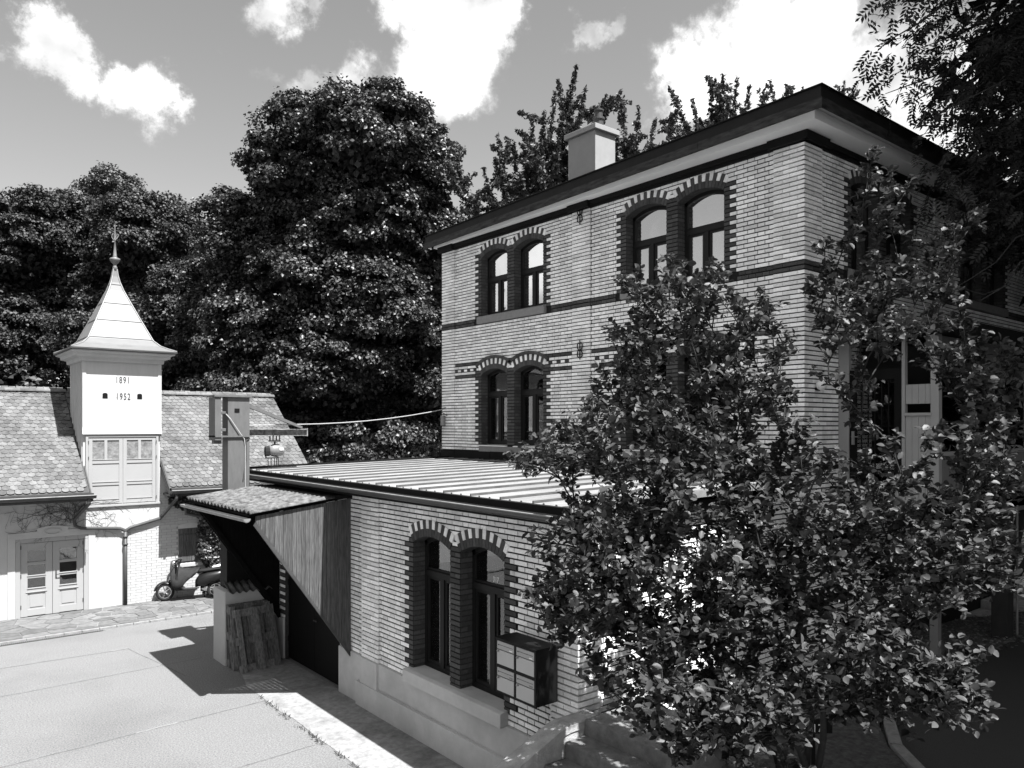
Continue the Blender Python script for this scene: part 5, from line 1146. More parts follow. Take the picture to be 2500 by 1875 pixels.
def leafdoor(x0, x1, handle):
    mb = MB(); y0, y1 = BY + .015, BY + .06
    st = .15
    zs_ = [(.06, .22), (.62, .74), (.98 + .0, 1.05), (1.30, 1.37), (1.66, 1.84)]
    mb.box(x0, x0 + st, y0, y1, .05, 1.84); mb.box(x1 - st, x1, y0, y1, .05, 1.84)
    for a, b in zs_: mb.box(x0 + st, x1 - st, y0, y1, a, b)
    mb.box(x0 + st, x1 - st, y0 + .022, y1 - .005, .22, .62)
    mb.box(x0 + st + .05, x1 - st - .05, y0 + .008, y1, .27, .57)
    for z in (.735, 1.045, 1.365): mb.box(x0 + st - .01, x1 - st + .01, y0 - .018, y0, z - .012, z + .006)
    mb.box(x0 + st - .04, x1 - st + .04, y0 - .014, y0, .63, .65)
    d = mb.build('door', 'door_paint', barn, bevel=.003)
    for a, b in ((.74, .98), (1.05, 1.30), (1.37, 1.66)):
        MB().box(x0 + st, x1 - st, y0 + .025, y0 + .03, a, b).build('pane', 'glass', d)
    MB().box(x0 + st - .02, x1 - st + .02, y1 + .02, y1 + .03, .7, 1.7).build('blind', 'curtain' if handle else 'sill', d)
    if handle:
        MB().box(x0 + .055, x0 + .085, y0 - .012, y0, .92, 1.12).build('handle_plate', 'gutter', d)
        MB().tube([(x0 + .07, y0 - .01, 1.02), (x0 + .07, y0 - .06, 1.02), (x0 + .19, y0 - .06, 1.02)], .01, 6).build('door_handle', 'gutter', d)
    hx = x1 - .02 if handle else x0 + .0
    hm = MB()
    for z in (.25, 1.0, 1.7): hm.box(hx, hx + .02, y0 - .012, y0, z, z + .09)
    hm.build('hinge', 'gutter', d)


leafdoor(fx0 + .105, mid - .004, False)
leafdoor(mid + .004, fx1 - .105, True)
# surround with low arched crown
sr = MB()
sr.box(fx0 - .16, fx0 - .003, BY - .03, BY, 0, 2.10); sr.box(fx1 + .003, fx1 + .16, BY - .03, BY, 0, 2.10)
poly = [(fx0 - .003, fz + .003)] + [(fx1 + .003, fz + .003), (fx1 + .003, 2.10)]
poly += [(fx1 - .45, 2.12), (mid + .35, 2.19), (mid + .15, 2.23), (mid, 2.24), (mid - .15, 2.23), (mid - .35, 2.19), (fx0 + .45, 2.12), (fx0 - .003, 2.10)]
sr.prism(poly, 1, BY - .028, BY)
sr.build('door_surround', 'plaster', barn)
MB().loft([[(mid + (.20 * s) * math.cos(a * math.pi / 12), yy, 2.10 + (.075 * s) * math.sin(a * math.pi / 12)) for a in range(24)] for yy, s in ((BY - .028, 1.0), (BY - .045, .96), (BY - .045, .82), (BY - .034, .78))], caps=False).build('oval_ornament', 'plaster', barn)
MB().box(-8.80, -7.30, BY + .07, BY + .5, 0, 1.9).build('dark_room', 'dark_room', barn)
# boarded shutter of the right-hand window
shm = thing('window_shutter', 'grey vertical-board shutter closed over the barn window beside the ivy', 'shutter', (-4.8, 15.5, 1))
for i in range(5):
    a = -5.07 + i * .113
    MB().box(a + .004, a + .109, BY + .005, BY + .03, 1.0, 1.90).build('board', 'wood_grey', shm)
MB().box(-5.07, -4.51, BY - .012, BY + .005, 1.72, 1.76).build('batten', 'wood_grey', shm)
MB().prism([(-5.08, 1.905), (-4.50, 1.905), (-4.50, 2.01), (-4.79, 2.05), (-5.08, 2.01)], 1, BY - .01, BY + .06).build('lintel', 'concrete', barn)
MB().box(-5.13, -4.45, BY - .07, BY + .02, .86, .945).build('window_sill', 'plaster', barn)
# roof: slopes
EY, EZ, RY, RZ = 14.66, 3.08, 18.0, 5.66
rs = math.hypot(RY - EY, RZ - EZ); cy, sz_ = (RY - EY) / rs, (RZ - EZ) / rs
rb = MB()


def slope_slab(x0, x1, s0, s1, th=.06):
    A = lambda x, s, d: (x, EY + cy * s - sz_ * -d * 0 + sz_ * 0 + (-sz_) * d * -1 * 0 + 0, EZ + sz_ * s + d)
    rb.loft([[A(x0, s0, -th), A(x1, s0, -th), A(x1, s0, 0), A(x0, s0, 0)], [A(x0, s1, -th), A(x1, s1, -th), A(x1, s1, 0), A(x0, s1, 0)]])


slope_slab(-16, TX0 - .005, 0, rs); slope_slab(TX1 + .005, -1.42, 0, rs); slope_slab(TX0 - .005, TX1 + .005, (17.29 - EY) / cy, rs)
rb.loft([[(-16, 18.0, RZ - .06), (-1.42, 18.0, RZ - .06), (-1.42, 18.0, RZ), (-16, 18.0, RZ)], [(-16, 21.5, 2.9), (-1.42, 21.5, 2.9), (-1.42, 21.5, 2.96), (-16, 21.5, 2.96)]])
roof = rb.build('roof', 'tile_under', barn)
# scalloped tiles
TL, TW, TE = .30, .160, .150
tp = []
for k in range(9):
    a = math.pi * k / 8
    tp.append((-TW / 2 * .94 * math.cos(a), -.055 * math.sin(a)))
tile_poly = [(-TW / 2 * .94, TL)] + tp + [(TW / 2 * .94, TL)]
tm = MB(); tm.loft([[(p[0], p[1], -.034) for p in tile_poly], [(p[0], p[1], 0) for p in tile_poly]])
tm.m = [1] * len(tm.f); tm.m[-1] = 0
tile_me = bpy.data.meshes.new('roof_tile'); tile_me.from_pydata(tm.v, [], tm.f); tile_me.materials.append(M['tile']); tile_me.materials.append(M['tile_edge']); tile_me.polygons.foreach_set('material_index', tm.m)
slope_rot = Matrix.Rotation(math.atan2(sz_, cy), 4, 'X')
tiles = []
nrow = int(rs / TE)
for r in range(nrow):
    s = .06 + r * TE
    for x0, x1 in ((-9.9, TX0 - .02), (TX1 + .04, -1.42), (TX0 - .02, TX1 + .04)):
        if x0 == TX0 - .02 and s < (17.3 - EY) / cy: continue
        off = (r % 2) * TW / 2
        c = int((x1 - x0) / TW)
        for i in range(-1, c + 2):
            x = x0 + TW / 2 + i * TW + off * 1.0 - .0
            if x - TW / 2 < x0 - .03 or x + TW / 2 > x1 + .03: continue
            jit = Matrix.Rotation(random.uniform(-.03, .03), 4, 'Z') @ Matrix.Rotation(-.075 + random.uniform(-.02, .02), 4, 'X')
            mt = Matrix.Translation((x + random.uniform(-.004, .004), EY + cy * s, EZ + sz_ * s + .034)) @ slope_rot @ jit
            tiles.append((mt, r, x))


def tile_size(t):
    c = np.array(t[0].translation); v = np.linalg.norm(CAM - c)
    return -1 / v + (1 if -4.2 < t[2] and t[1] < 18 else 0)


order = sorted(range(len(tiles)), key=lambda i: tile_size(tiles[i]))
tile_first = set(order[:300])
rest = MB()
for i, (mt, r, x) in enumerate(tiles):
    if i in tile_first:
        o = link('roof_tile', tile_me, roof); o.matrix_basis = mt
    else:
        st = len(rest.v); rest.add(tm.v, tm.f); rest.xf(mt, st); rest.m[-len(tm.f):] = tm.m
tag(rest.build('roof_tiles', ['tile', 'tile_edge'], roof), kind='stuff')
# ridge tiles
for x0, x1 in ((-9.9, TX0), (TX1, -1.40)):
    n = int((x1 - x0) / .36)
    for i in range(n + 1):
        a = x0 + i * .36; b = min(a + .375, x1)
        if b - a < .05: continue
        mb = MB(); sec = lambda x, r: [(x, 18 + r * math.cos(math.pi * k / 8), RZ + .0 + r * .75 * math.sin(math.pi * k / 8)) for k in range(9)]
        mb.loft([sec(a, .125), sec(b, .112)])
        mb.build('ridge_tile', 'tile', roof)
# eaves boards, gutters, rake boards
ev = MB()
ev.box(-16, -7.30, EY - .02, EY + .04, 2.92, 3.06); ev.box(TX1 + .07, -1.40, EY - .02, EY + .04, 2.92, 3.06)
ev.box(-16, -7.30, EY + .04, BY, 2.86, 2.91); ev.box(TX1 + .07, -1.4, EY + .04, BY, 2.86, 2.91)
ev.prism([(EY, 2.86), (BY + .01, 3.45), (BY + .01, 3.80), (EY, 3.09)], 0, TX1 + .02, TX1 + .06)
ev.prism([(EY, 2.86), (BY - .01, 3.45), (BY - .01, 3.70), (EY, 3.05)], 0, TX0 + .01, TX0 + .04)
ev.build('eaves_board', 'gutter', barn)
g = MB(); gutter(g, (-16, EY - .11, 3.03), (-7.27, EY - .11, 3.02), .085); gutter(g, (TX1 + .02, EY - .11, 3.02), (-1.4, EY - .11, 3.03), .085)
gg = g.build('gutter', 'gutter', barn)
mb = MB()
for x0, x1 in ((-16, -7.27), (TX1 + .02, -1.4)): mb.tube([(x0, EY - .195, 3.03), (x1, EY - .195, 3.02)], .013, 6)
mb.build('gutter_bead', 'gutter_light', gg)
dp = MB()
dp.tube([(-7.42, EY - .10, 2.95), (-7.42, EY - .08, 2.80), (-7.60, BY - .09, 2.36), (-7.58, BY - .09, 2.20), (-7.45, BY - .09, 2.13), (-6.55, BY - .09, 2.05), (-6.44, BY - .09, 1.99), (-6.42, BY - .09, 1.9)], .042, 8)
dp.tube([(-5.38, EY - .10, 2.95), (-5.38, EY - .08, 2.80), (-5.50, BY - .11, 2.32), (-5.56, BY - .09, 2.24), (-6.30, BY - .09, 2.05), (-6.40, BY - .09, 1.99), (-6.42, BY - .09, 1.9)], .042, 8)
dp.tube([(-6.42, BY - .09, 1.95), (-6.42, BY - .09, .02)], .048, 10)
for z in (1.85, 1.65): dp.tube([(-6.42, BY - .09, z), (-6.42, BY - .09, z - .05)], .062, 10)
dp.build('downpipe', 'gutter', barn, smooth=True)
# ---- tower
ty0, ty1 = BY - .02, 17.3
tw = MB()
tw.box(TX0, TX1, ty0, ty1, 4.53, 6.50)
tw.build('tower', 'tower', barn)
tow = [c for c in barn.children if c.name.startswith('tower')][0]
mb = MB()
for i in range(8):
    a = ty0 + .12 + i * .21
    mb.box(TX0 - .02, TX0, a, a + .035, 3.0, 6.45)
    mb.box(TX1, TX1 + .02, a, a + .035, 3.0, 6.45)
mb.build('cover_strip', 'tower', tow)
mb = MB(); mb.box(TX0 - .025, TX0 + .06, ty0 - .02, ty0 + .05, 4.5, 6.45); mb.box(TX1 - .06, TX1 + .025, ty0 - .02, ty0 + .05, 4.5, 6.45); mb.build('corner_board', 'tower', tow)
MB().box(TX0, TX1, ty0 + .06, ty1, 2.6, 4.53).build('tower_shaft', 'tower', tow)
# flared drip board above the doors
MB().prism([(ty0 - .055, 4.50), (ty0 + .02, 4.50), (ty0 + .02, 4.68), (ty0 - .003, 4.68)], 0, TX0 - .03, TX1 + .03).build('drip_board', 'tower', tow)
MB().box(TX0 + .03, TX1 - .03, ty0 - .004, ty0, 5.46, 5.468).build('board_joint', 'concrete', tow)
# pigeon holes
for x in (-6.885, -6.06):
    pts = [(x - .06, 5.42), (x + .06, 5.42), (x + .06, 5.53)] + [(x + .06 * math.cos(math.pi * k / 8), 5.53 + .035 * math.sin(math.pi * k / 8)) for k in range(1, 8)] + [(x - .06, 5.53)]
    MB().prism(pts, 1, ty0 - .006, ty0 + .002).build('pigeon_hole', 'black_metal', tow)


def digits(txt, x, y, z, size, m, parent, name='digits', rot=(math.pi / 2, 0, 0), squeeze=.62):
    cu = bpy.data.curves.new(name, 'FONT'); cu.body = txt; cu.size = size; cu.align_x = 'CENTER'; cu.extrude = .002; cu.space_character = 1.25
    cu.offset = .001
    tmp = bpy.data.objects.new('tmp', cu); COL.objects.link(tmp)
    dg = bpy.context.evaluated_depsgraph_get(); me = bpy.data.meshes.new_from_object(tmp.evaluated_get(dg))
    bpy.data.objects.remove(tmp)
    me.name = name; me.materials.clear(); me.materials.append(M[m])
    me.transform(Matrix.Translation((x, y, z)) @ Matrix.Rotation(rot[2], 4, 'Z') @ Matrix.Rotation(rot[0], 4, 'X') @ Matrix.Diagonal((squeeze, 1, 1, 1)))
    return link(name, me, parent)


digits('1891', -6.47, ty0 - .004, 5.83, .24, 'ink', tow)
digits('1952', -6.46, ty0 - .007, 5.40, .24, 'ink', tow)
# double loading doors with four film-covered panes
lx0, lx1, lz0, lz1 = TX0 + .05, TX1 - .05, 2.68, 4.48
fr = MB()
fr.box(lx0, lx0 + .06, ty0 - .02, ty0 + .05, lz0, lz1); fr.box(lx1 - .06, lx1, ty0 - .02, ty0 + .05, lz0, lz1)
fr.box(lx0 + .06, lx1 - .06, ty0 - .02, ty0 + .05, lz1 - .06, lz1); fr.box(lx0 - .06, lx1 + .06, ty0 - .06, ty0 + .05, lz0 - .05, lz0)
fr.build('loading_door_frame', 'door_paint', tow, bevel=.004)
lm = (lx0 + lx1) / 2


def loading(x0, x1):
    mb = MB(); y0, y1 = ty0 + .0, ty0 + .04; st = .09
    mb.box(x0, x0 + st, y0, y1, lz0 + .02, lz1 - .065); mb.box(x1 - st, x1, y0, y1, lz0 + .02, lz1 - .065)
    for a, b in ((lz0 + .02, lz0 + .14), (3.18, 3.27), (3.74, 3.84), (4.34, lz1 - .065)): mb.box(x0 + st, x1 - st, y0, y1, a, b)
    mb.box((x0 + x1) / 2 - .035, (x0 + x1) / 2 + .035, y0, y1, 3.84, 4.34)
    for a, b in ((lz0 + .14, 3.18), (3.27, 3.74)): mb.box(x0 + st, x1 - st, y0 + .018, y1, a, b)
    for z in (lz0 + .13, 3.26, 3.835): mb.box(x0 + st - .005, x1 - st + .005, y0 - .014, y0, z, z + .012)
    d = mb.build('loading_door', 'door_paint', tow, bevel=.003)


loading(lx0 + .065, lm - .003); loading(lm + .003, lx1 - .065)
for x0, x1 in ((lx0 + .155, lm - .093), (lm + .093, lx1 - .155)):
    m_ = (x0 + x1) / 2
    for a, b in ((x0, m_ - .035), (m_ + .035, x1)):
        MB().box(a, b, ty0 + .022, ty0 + .03, 3.84, 4.34).build('film_pane', 'film', tow)
hm = MB()
for x in (lx0 + .05, lx1 - .07):
    for z in (2.78, 3.85, 4.25): hm.box(x, x + .02, ty0 - .03, ty0 - .018, z, z + .08)
hm.build('hinge', 'gutter', tow)
MB().box(TX0, TX1, ty0, BY + .06, 2.0, 2.63).build('tower_foot', 'plaster', tow)
# cornice and spire
tcx, tcy = -6.4625, 16.39
hwx, hwy = (TX1 - TX0) / 2, (ty1 - ty0) / 2


def ring4(e, z): return [(tcx - hwx - e, tcy - hwy - e, z), (tcx + hwx + e, tcy - hwy - e, z), (tcx + hwx + e, tcy + hwy + e, z), (tcx - hwx - e, tcy + hwy + e, z)]


MB().loft([ring4(.01, 6.36), ring4(.07, 6.37), ring4(.08, 6.46), ring4(.20, 6.50), ring4(.21, 6.565), ring4(.30, 6.60), ring4(.30, 6.645), ring4(.0, 6.65)]).build('tower_cornice', 'tower', tow)
MB().loft([ring4(.33, 6.63), ring4(.345, 6.65), ring4(.345, 6.685), ring4(.32, 6.69)]).build('spire_gutter', 'gutter', tow)
zsp = [(6.69, .335), (6.76, .17), (6.84, .01), (6.99, -.14), (7.48, -.36), (7.97, -.573), (8.35, -.735), (8.58, -.81), (8.75, -.85), (8.95, -.875)]
sp = MB().loft([ring4(e, z) for z, e in zsp]).build('spire', 'spire', tow)
# standing seams on the hips and the horizontal welts
mb = MB()
for k in range(4):
    mb.tube([Vector(ring4(e, z)[k]) + Vector((0, 0, .008)) for z, e in zsp], .018, 6)
mb.build('hip_seam', 'gutter_light', tow)


def e_at(z):
    for (z0, e0), (z1, e1) in zip(zsp[:-1], zsp[1:]):
        if z0 <= z <= z1: return e0 + (e1 - e0) * (z - z0) / (z1 - z0)


mb = MB()
for z in (7.02, 7.50, 7.98, 8.52):
    r = ring4(e_at(z) + .006, z)
    for k in range(4): mb.tube([r[k], r[(k + 1) % 4]], .009, 5)
mb.build('welt', 'gutter', tow)
mb = MB().lathe((tcx, tcy, 0), [(.045, 8.9), (.05, 8.96), (.065, 8.99), (.05, 9.02), (.045, 9.08), (.10, 9.14), (.125, 9.19), (.135, 9.22), (.12, 9.245), (.05, 9.27), (.06, 9.285), (.045, 9.32), (.014, 9.72), (.03, 9.74), (.014, 9.76), (.012, 10.05), (.002, 10.2)], 14)
for k in range(4):
    a = math.pi / 4 + k * math.pi / 2; c_, s_ = math.cos(a), math.sin(a)
    mb.tube([(tcx + r * c_, tcy + r * s_, z) for r, z in ((.01, 9.74), (.05, 9.76), (.09, 9.82), (.10, 9.88), (.075, 9.90), (.06, 9.87))], .010, 5)
mb.build('finial', 'spire', tow, smooth=True)

# ================================================================== GROUND
# yard sheet reaching to the horizon
mb = MB(); mb.add([(-600, -500, 0), (600, -500, 0), (600, 700, 0), (-600, 700, 0)], [(0, 1, 2, 3)])
tag(mb.build('ground', 'asphalt'), kind='structure')
mb = MB(); mb.add([(-600, 24, .06), (600, 24, .06), (600, 700, .06), (-600, 700, .06)], [(0, 1, 2, 3)])
tag(mb.build('meadow', 'terrain'), kind='structure')


def strip(mb, pts, w, z):
    pts = [Vector((*p, z)) for p in pts]
    for a, b in zip(pts[:-1], pts[1:]):
        d = (b - a).normalized(); n = Vector((-d.y, d.x, 0)) * w / 2
        mb.add([tuple(a - n), tuple(b - n), tuple(b + n), tuple(a + n)], [(0, 1, 2, 3)])


def wob(p, q, n, j):
    return [(p[0] + (q[0] - p[0]) * i / n + random.uniform(-j, j), p[1] + (q[1] - p[1]) * i / n + random.uniform(-j, j)) for i in range(n + 1)]


# asphalt repair seams
mb = MB()
strip(mb, wob((-13, 9.3), (-6.3, 9.55), 22, .012), .018, .004)
strip(mb, wob((-12, 6.0), (-6.25, 6.35), 22, .012), .02, .004)
strip(mb, wob((-11.6, 3.9), (-6.25, 4.1), 22, .012), .018, .004)
strip(mb, wob((-9.3, 1.9), (-6.6, 2.1), 14, .012), .018, .004)
strip(mb, wob((-12, 11.4), (-7.3, 11.2), 18, .015), .02, .004)
strip(mb, wob((-7.3, 11.2), (-6.9, 8.6), 10, .01), .02, .004)
tag(mb.build('asphalt_seams', 'seam'), kind='structure')
mb = MB()
strip(mb, wob((-8.3, 6.23), (-7.7, 6.27), 9, .012), .022, .005)
strip(mb, wob((-7.6, 11.22), (-7.3, 11.25), 4, .006), .03, .005)
tag(mb.build('pale_seams', 'pale_seam'), kind='structure')
# concrete apron along the annex
ap = [(-6.25, -.6)] + wob((-6.27, .5), (-6.2, 7.2), 14, .03) + [(-5.9, 8.6), (-5.0, 8.7), (-5.0, -.6)]
mb = MB().add([(x, y, .006) for x, y in ap], [tuple(range(len(ap)))])
tag(mb.build('concrete_apron', 'apron'), kind='structure')
# weeds in the joint
wv, wf = [], []
V = []
for i in range(420):
    t = random.random()
    if math.sin(t * 23) + math.sin(t * 57 + 1) < -.4: continue
    y = 1.0 + t * 5.6
    b = Vector((-6.26 + random.gauss(0, .025), y, 0.005))
    d = Vector((random.gauss(0, .5), random.gauss(0, .5), random.uniform(.3, 1))).normalized()
    n = d.orthogonal().normalized(); L = random.uniform(.03, .09)
    p = [b, b + d * L * .5 + n * .009, b + d * L, b + d * L * .5 - n * .009]
    k = len(wv); wv += [tuple(q) for q in p]; wf.append((k, k + 1, k + 2, k + 3))
o = MB(); o.v, o.f, o.m = wv, wf, [0] * len(wf)
tag(o.build('weeds', 'weed'), 'weeds growing along the crack between asphalt and concrete strip', 'weeds', kind='stuff')
# pavement of irregular flagstones before the barn
pv = MB(); pv.add([(-16, 13.35, .03), (-3.2, 13.25, .03), (-3.2, 15.52, .03), (-16, 15.52, .03)], [(0, 1, 2, 3)])
pv.add([(-16, 13.35, -.05), (-3.2, 13.25, -.05), (-3.2, 13.25, .03), (-16, 13.35, .03)], [(0, 1, 2, 3)])
pave = tag(pv.build('pavement', 'joint'), kind='structure')
rg_ = random.Random(4)
seeds = []
x = -11.6
while x < -3.3:
    yy = 13.45
    while yy < 15.5:
        seeds.append((x + rg_.uniform(-.14, .14), yy + rg_.uniform(-.11, .11)))
        yy += .30 if x > -7.6 else .40
    x += .36 if x > -7.6 else .50


def clip_poly(poly, n, d):
    out = []
    for i in range(len(poly)):
        a, b = poly[i], poly[(i + 1) % len(poly)]
        fa, fb = a[0] * n[0] + a[1] * n[1] - d, b[0] * n[0] + b[1] * n[1] - d
        if fa <= 0: out.append(a)
        if (fa < 0 < fb) or (fb < 0 < fa):
            t = fa / (fa - fb); out.append((a[0] + (b[0] - a[0]) * t, a[1] + (b[1] - a[1]) * t))
    return out


for i, s in enumerate(seeds):
    poly = [(-12, 13.42), (-3.22, 13.34), (-3.22, 15.48), (-12, 15.48)]
    for j, q in enumerate(seeds):
        if i == j: continue
        dx, dy = q[0] - s[0], q[1] - s[1]
        if dx * dx + dy * dy > 2.2: continue
        L = math.hypot(dx, dy)
        n = (dx / L, dy / L)
        d = n[0] * (s[0] + q[0]) / 2 + n[1] * (s[1] + q[1]) / 2 - .011
        poly = clip_poly(poly, n, d)
        if len(poly) < 3: break
    if len(poly) < 3: continue
    h = .042 + rg_.uniform(-.003, .005)
    MB().loft([[(p[0], p[1], .02) for p in poly], [(p[0], p[1], h) for p in poly]]).build('flagstone', 'flag', pave)
mb = MB()
for i in range(34):
    a = -15 + i * .36
    mb.box(a, a + .345, 13.21 - .007 * (i - 20) * 0 + (.0), 13.30, -.02, .05 + random.uniform(-.004, .004))
tag(mb.build('kerb', 'kerb'), kind='structure')
mb = MB(); mb.box(-15, -7.4, 13.10, 13.205, .0, .008)
tag(mb.build('gutter_channel', 'black_metal'), kind='structure')
mb = MB()
for i in range(130): mb.box(-12 + i * .036, -12 + i * .036 + .014, 13.105, 13.20, .008, .014)
tag(mb.build('drain_grate', 'gutter_light'), kind='structure')

# raised ground on the right of the annex
mb = MB()
mb.loft([[(-5.2, -1.75, -.2), (30, -1.75, -.2), (30, -60, -.2), (-5.2, -60, -.2)], [(-5.2, -1.75, 1.0), (30, -1.75, .98), (30, -60, .98), (-5.2, -60, 1.0)]])
tag(mb.build('side_terrace', 'litter'), kind='structure')
mb = MB(); n_ = 30; vs = []; fs = []
for i in range(n_ + 1):
    for j in range(6):
        x = -5.0 + 25 * i / n_; y = -1.75 + 1.75 * j / 5
        vs.append((x, y, 1.0 - .3 * min(1, max(0, (x - 1) / 5)) * (j / 5) + random.uniform(-.012, .012)))
for i in range(n_):
    for j in range(5): a = i * 6 + j; fs.append((a, a + 6, a + 7, a + 1))
mb.add(vs, fs); tag(mb.build('gravel_strip', 'litter'), kind='structure')
rdp = [(2.4, -1.72), (.6, -1.85), (-.6, -1.9), (-1.25, -2.02), (-1.8, -2.25), (-2.4, -2.6), (-3.0, -3.2), (-3.4, -4.2), (-3.5, -60), (30, -60), (30, -1.6)]
mb = MB().add([(x, y, 1.02) for x, y in rdp], [tuple(range(len(rdp)))]); tag(mb.build('road', 'dark_road'), kind='structure')
mb = MB(); cur = [Vector((x, y, 0)) for x, y in rdp[2:9]]; cur[-1] = Vector((-3.5, -9, 0))
for a, b in zip(cur[:-1], cur[1:]):
    d = (b - a).normalized(); n = Vector((-d.y, d.x, 0)) * -1
    if n.x > 0 and n.y < 0: n = -n
    mb.loft([[tuple(v + Vector((0, 0, z))) for v, z in ((a, .9), (a, 1.12), (a + n * .13, 1.12), (a + n * .13, .9))], [tuple(v + Vector((0, 0, z))) for v, z in ((b, .9), (b, 1.12), (b + n * .13, 1.12), (b + n * .13, .9))]])
tag(mb.build('kerb', 'stone'), kind='structure')
bed = [(-5.15, -1.78), (-.7, -1.78), (-1.35, -1.90), (-1.95, -2.12), (-2.5, -2.48), (-3.13, -3.1), (-3.54, -4.2), (-3.64, -9), (-5.15, -9)]
mb = MB().loft([[(x, y, .9) for x, y in bed], [(x, y, 1.09) for x, y in bed]]); tag(mb.build('garden_bed', 'soil'), kind='structure')
# leaf litter flakes on the sunlit strip
wv, wf = [], []
for i in range(2600):
    x, y = random.uniform(-1, 9), random.uniform(-1.9, -.1)
    c = Vector((x, y, 1.02 - .3 * min(1, max(0, (x - 1) / 5)) * ((y + 1.75) / 1.75) + random.uniform(.0, .02)))
    a = random.uniform(0, 6.28); d = Vector((math.cos(a), math.sin(a), random.uniform(-.4, .4))) * random.uniform(.02, .05); e = Vector((-math.sin(a), math.cos(a), random.uniform(-.5, .5))) * random.uniform(.012, .03)
    k = len(wv); wv += [tuple(c - d), tuple(c + e), tuple(c + d), tuple(c - e)]; wf.append((k, k + 1, k + 2, k + 3))
o = MB(); o.v, o.f, o.m = wv, wf, [0] * len(wf)
tag(o.build('leaf_litter', 'pallet'), 'dry leaf litter scattered on the strip along the house wall', 'leaf litter', kind='stuff')

# ================================================================== STAIRS beside the annex
stairs = thing('stone_stairs', 'worn stone stairs with a sloping cheek wall at the corner of the annex', 'stairs', (-6, -1, 0))
for i in range(8):
    zt = 1.42 - i * .178; xa = -5.20 - i * .30
    if i == 0: MB().box(-5.20, -4.2, -1.74, -.36, .6, zt).build('step', 'stone', stairs, bevel=.015)
    else: MB().box(xa, xa + .33, -1.74, -.36, zt - .5, zt).build('step', 'stone', stairs, bevel=.015)
cw = [(-4.95, -.1), (-4.95, 1.40), (-5.40, 1.40), (-5.55, 1.375), (-6.35, 1.07), (-7.6, .42), (-7.75, .40), (-7.75, -.1)]
MB().prism([(x, z - .09 if z > 0 else z) for x, z in cw], 1, -.345, -.115).build('cheek_wall', 'coping', stairs)
mb = MB(); top_ = cw[1:7]
mb.loft([[(x, -.36, z - .085), (x, -.10, z - .085), (x, -.10, z - .01), (x, -.14, z), (x, -.32, z), (x, -.36, z - .01)] for x, z in [(max(x, -7.74), z) for x, z in top_]])
mb.build('coping', 'coping', stairs)

# ================================================================== LETTERBOX UNIT
lb = thing('letterbox_unit', 'black letterbox cabinet with four grey doors on the annex wall by the stairs', 'letterbox', (-5.2, .62, 1.42))
X0, Y0_, Y1_, Zb, Zt = -5.40, .235, 1.0, 1.415, 2.075
mb = MB()
mb.box(-5.385, -5.06, Y0_, Y1_, Zb, Zt)
mb.box(-5.41, -5.06, Y0_ - .008, Y1_ + .008, Zt, Zt + .015)
mb.build('case', 'box_dark', lb, bevel=.004)
mb = MB()
ym = (Y0_ + Y1_) / 2; zm_ = (Zb + Zt) / 2
for a in (Y0_, ym - .02, Y1_ - .03):
    mb.box(-5.402, -5.385, a, a + (.03 if a != ym - .02 else .04), Zb, Zt)
for z in (Zb, zm_ - .018, Zt - .02):
    mb.box(-5.401, -5.386, Y0_ + .03, ym - .02, z, z + (.02 if z != zm_ - .018 else .036)); mb.box(-5.401, -5.386, ym + .02, Y1_ - .03, z, z + (.02 if z != zm_ - .018 else .036))
mb.build('frame', 'box_dark', lb)
for (a, b) in ((Y0_ + .034, ym - .024), (ym + .024, Y1_ - .034)):
    for (z0, z1) in ((Zb + .024, zm_ - .022), (zm_ + .022, Zt - .024)):
        h = z1 - z0
        d = MB().box(-5.404, -5.386, a, b, z0, z0 + h * .62).build('letterbox_door', 'box_face', lb, bevel=.002)
        MB().box(-5.402, -5.386, a, b, z0 + h * .655, z1).build('letter_flap', 'box_mid', lb, bevel=.002)
        MB().box(-5.405, -5.402, a + .02, b - .02, z0 + h * .84, z0 + h * .85).build('flap_edge', 'box_dark', lb)
        MB().box(-5.4055, -5.402, a + .025, a + .085, z0 + h * .70, z0 + h * .745).build('name_card', 'white' if z0 > zm_ else 'sill', lb)
        MB().tube([(-5.404, b - .035, z0 + h * .58), (-5.43, b - .035, z0 + h * .58)], .012, 8).build('lock_knob', 'gutter_light', d)
        MB().tube([(-5.402, b - .03, z0 + h * .84), (-5.408, b - .03, z0 + h * .84)], .008, 8).build('bell_button', 'gutter', lb)

# small things on the walls
gl = thing('globe_lamp', 'white globe wall lamp near the corner of the house behind the shrub', 'lamp', (.28, -.1, 5.36))
mb = MB(); mb.lathe((.28, -.15, 5.36), [(.085 * math.sin(math.pi * k / 10) + .001, -.085 * math.cos(math.pi * k / 10)) for k in range(11)], 16); mb.build('globe', 'globe', gl, smooth=True)
MB().tube([(.28, -.045, 5.30), (.28, -.12, 5.29)], .025, 8).build('holder', 'iron', gl)
sl = thing('sensor_lamp', 'tiny white and black sensor lamp high on the house corner', 'lamp', (.17, -.06, 6.85))
MB().box(.13, .21, -.12, -.05, 6.87, 6.93).build('housing', 'white_paint', sl, bevel=.01)
MB().lathe((.17, -.10, 6.80), [(.01, 0), (.035, .01), (.04, .07)], 10).build('sensor', 'iron', sl)
ns = thing('number_sign', 'small black sign with white number 317 low among the shrub stems', 'sign', (-3.75, -2.32, 1.1))
MB().box(-.19, .19, -.012, .012, .40, .55).xf(Matrix.Translation((-3.72, -2.28, 1.08)) @ Matrix.Rotation(R_(-38), 4, 'Z')).build('plate', 'black_metal', ns)
MB().box(-.02, .02, .012, .03, 0, .52).xf(Matrix.Translation((-3.72, -2.28, 1.08)) @ Matrix.Rotation(R_(-38), 4, 'Z')).build('stake', 'iron', ns)
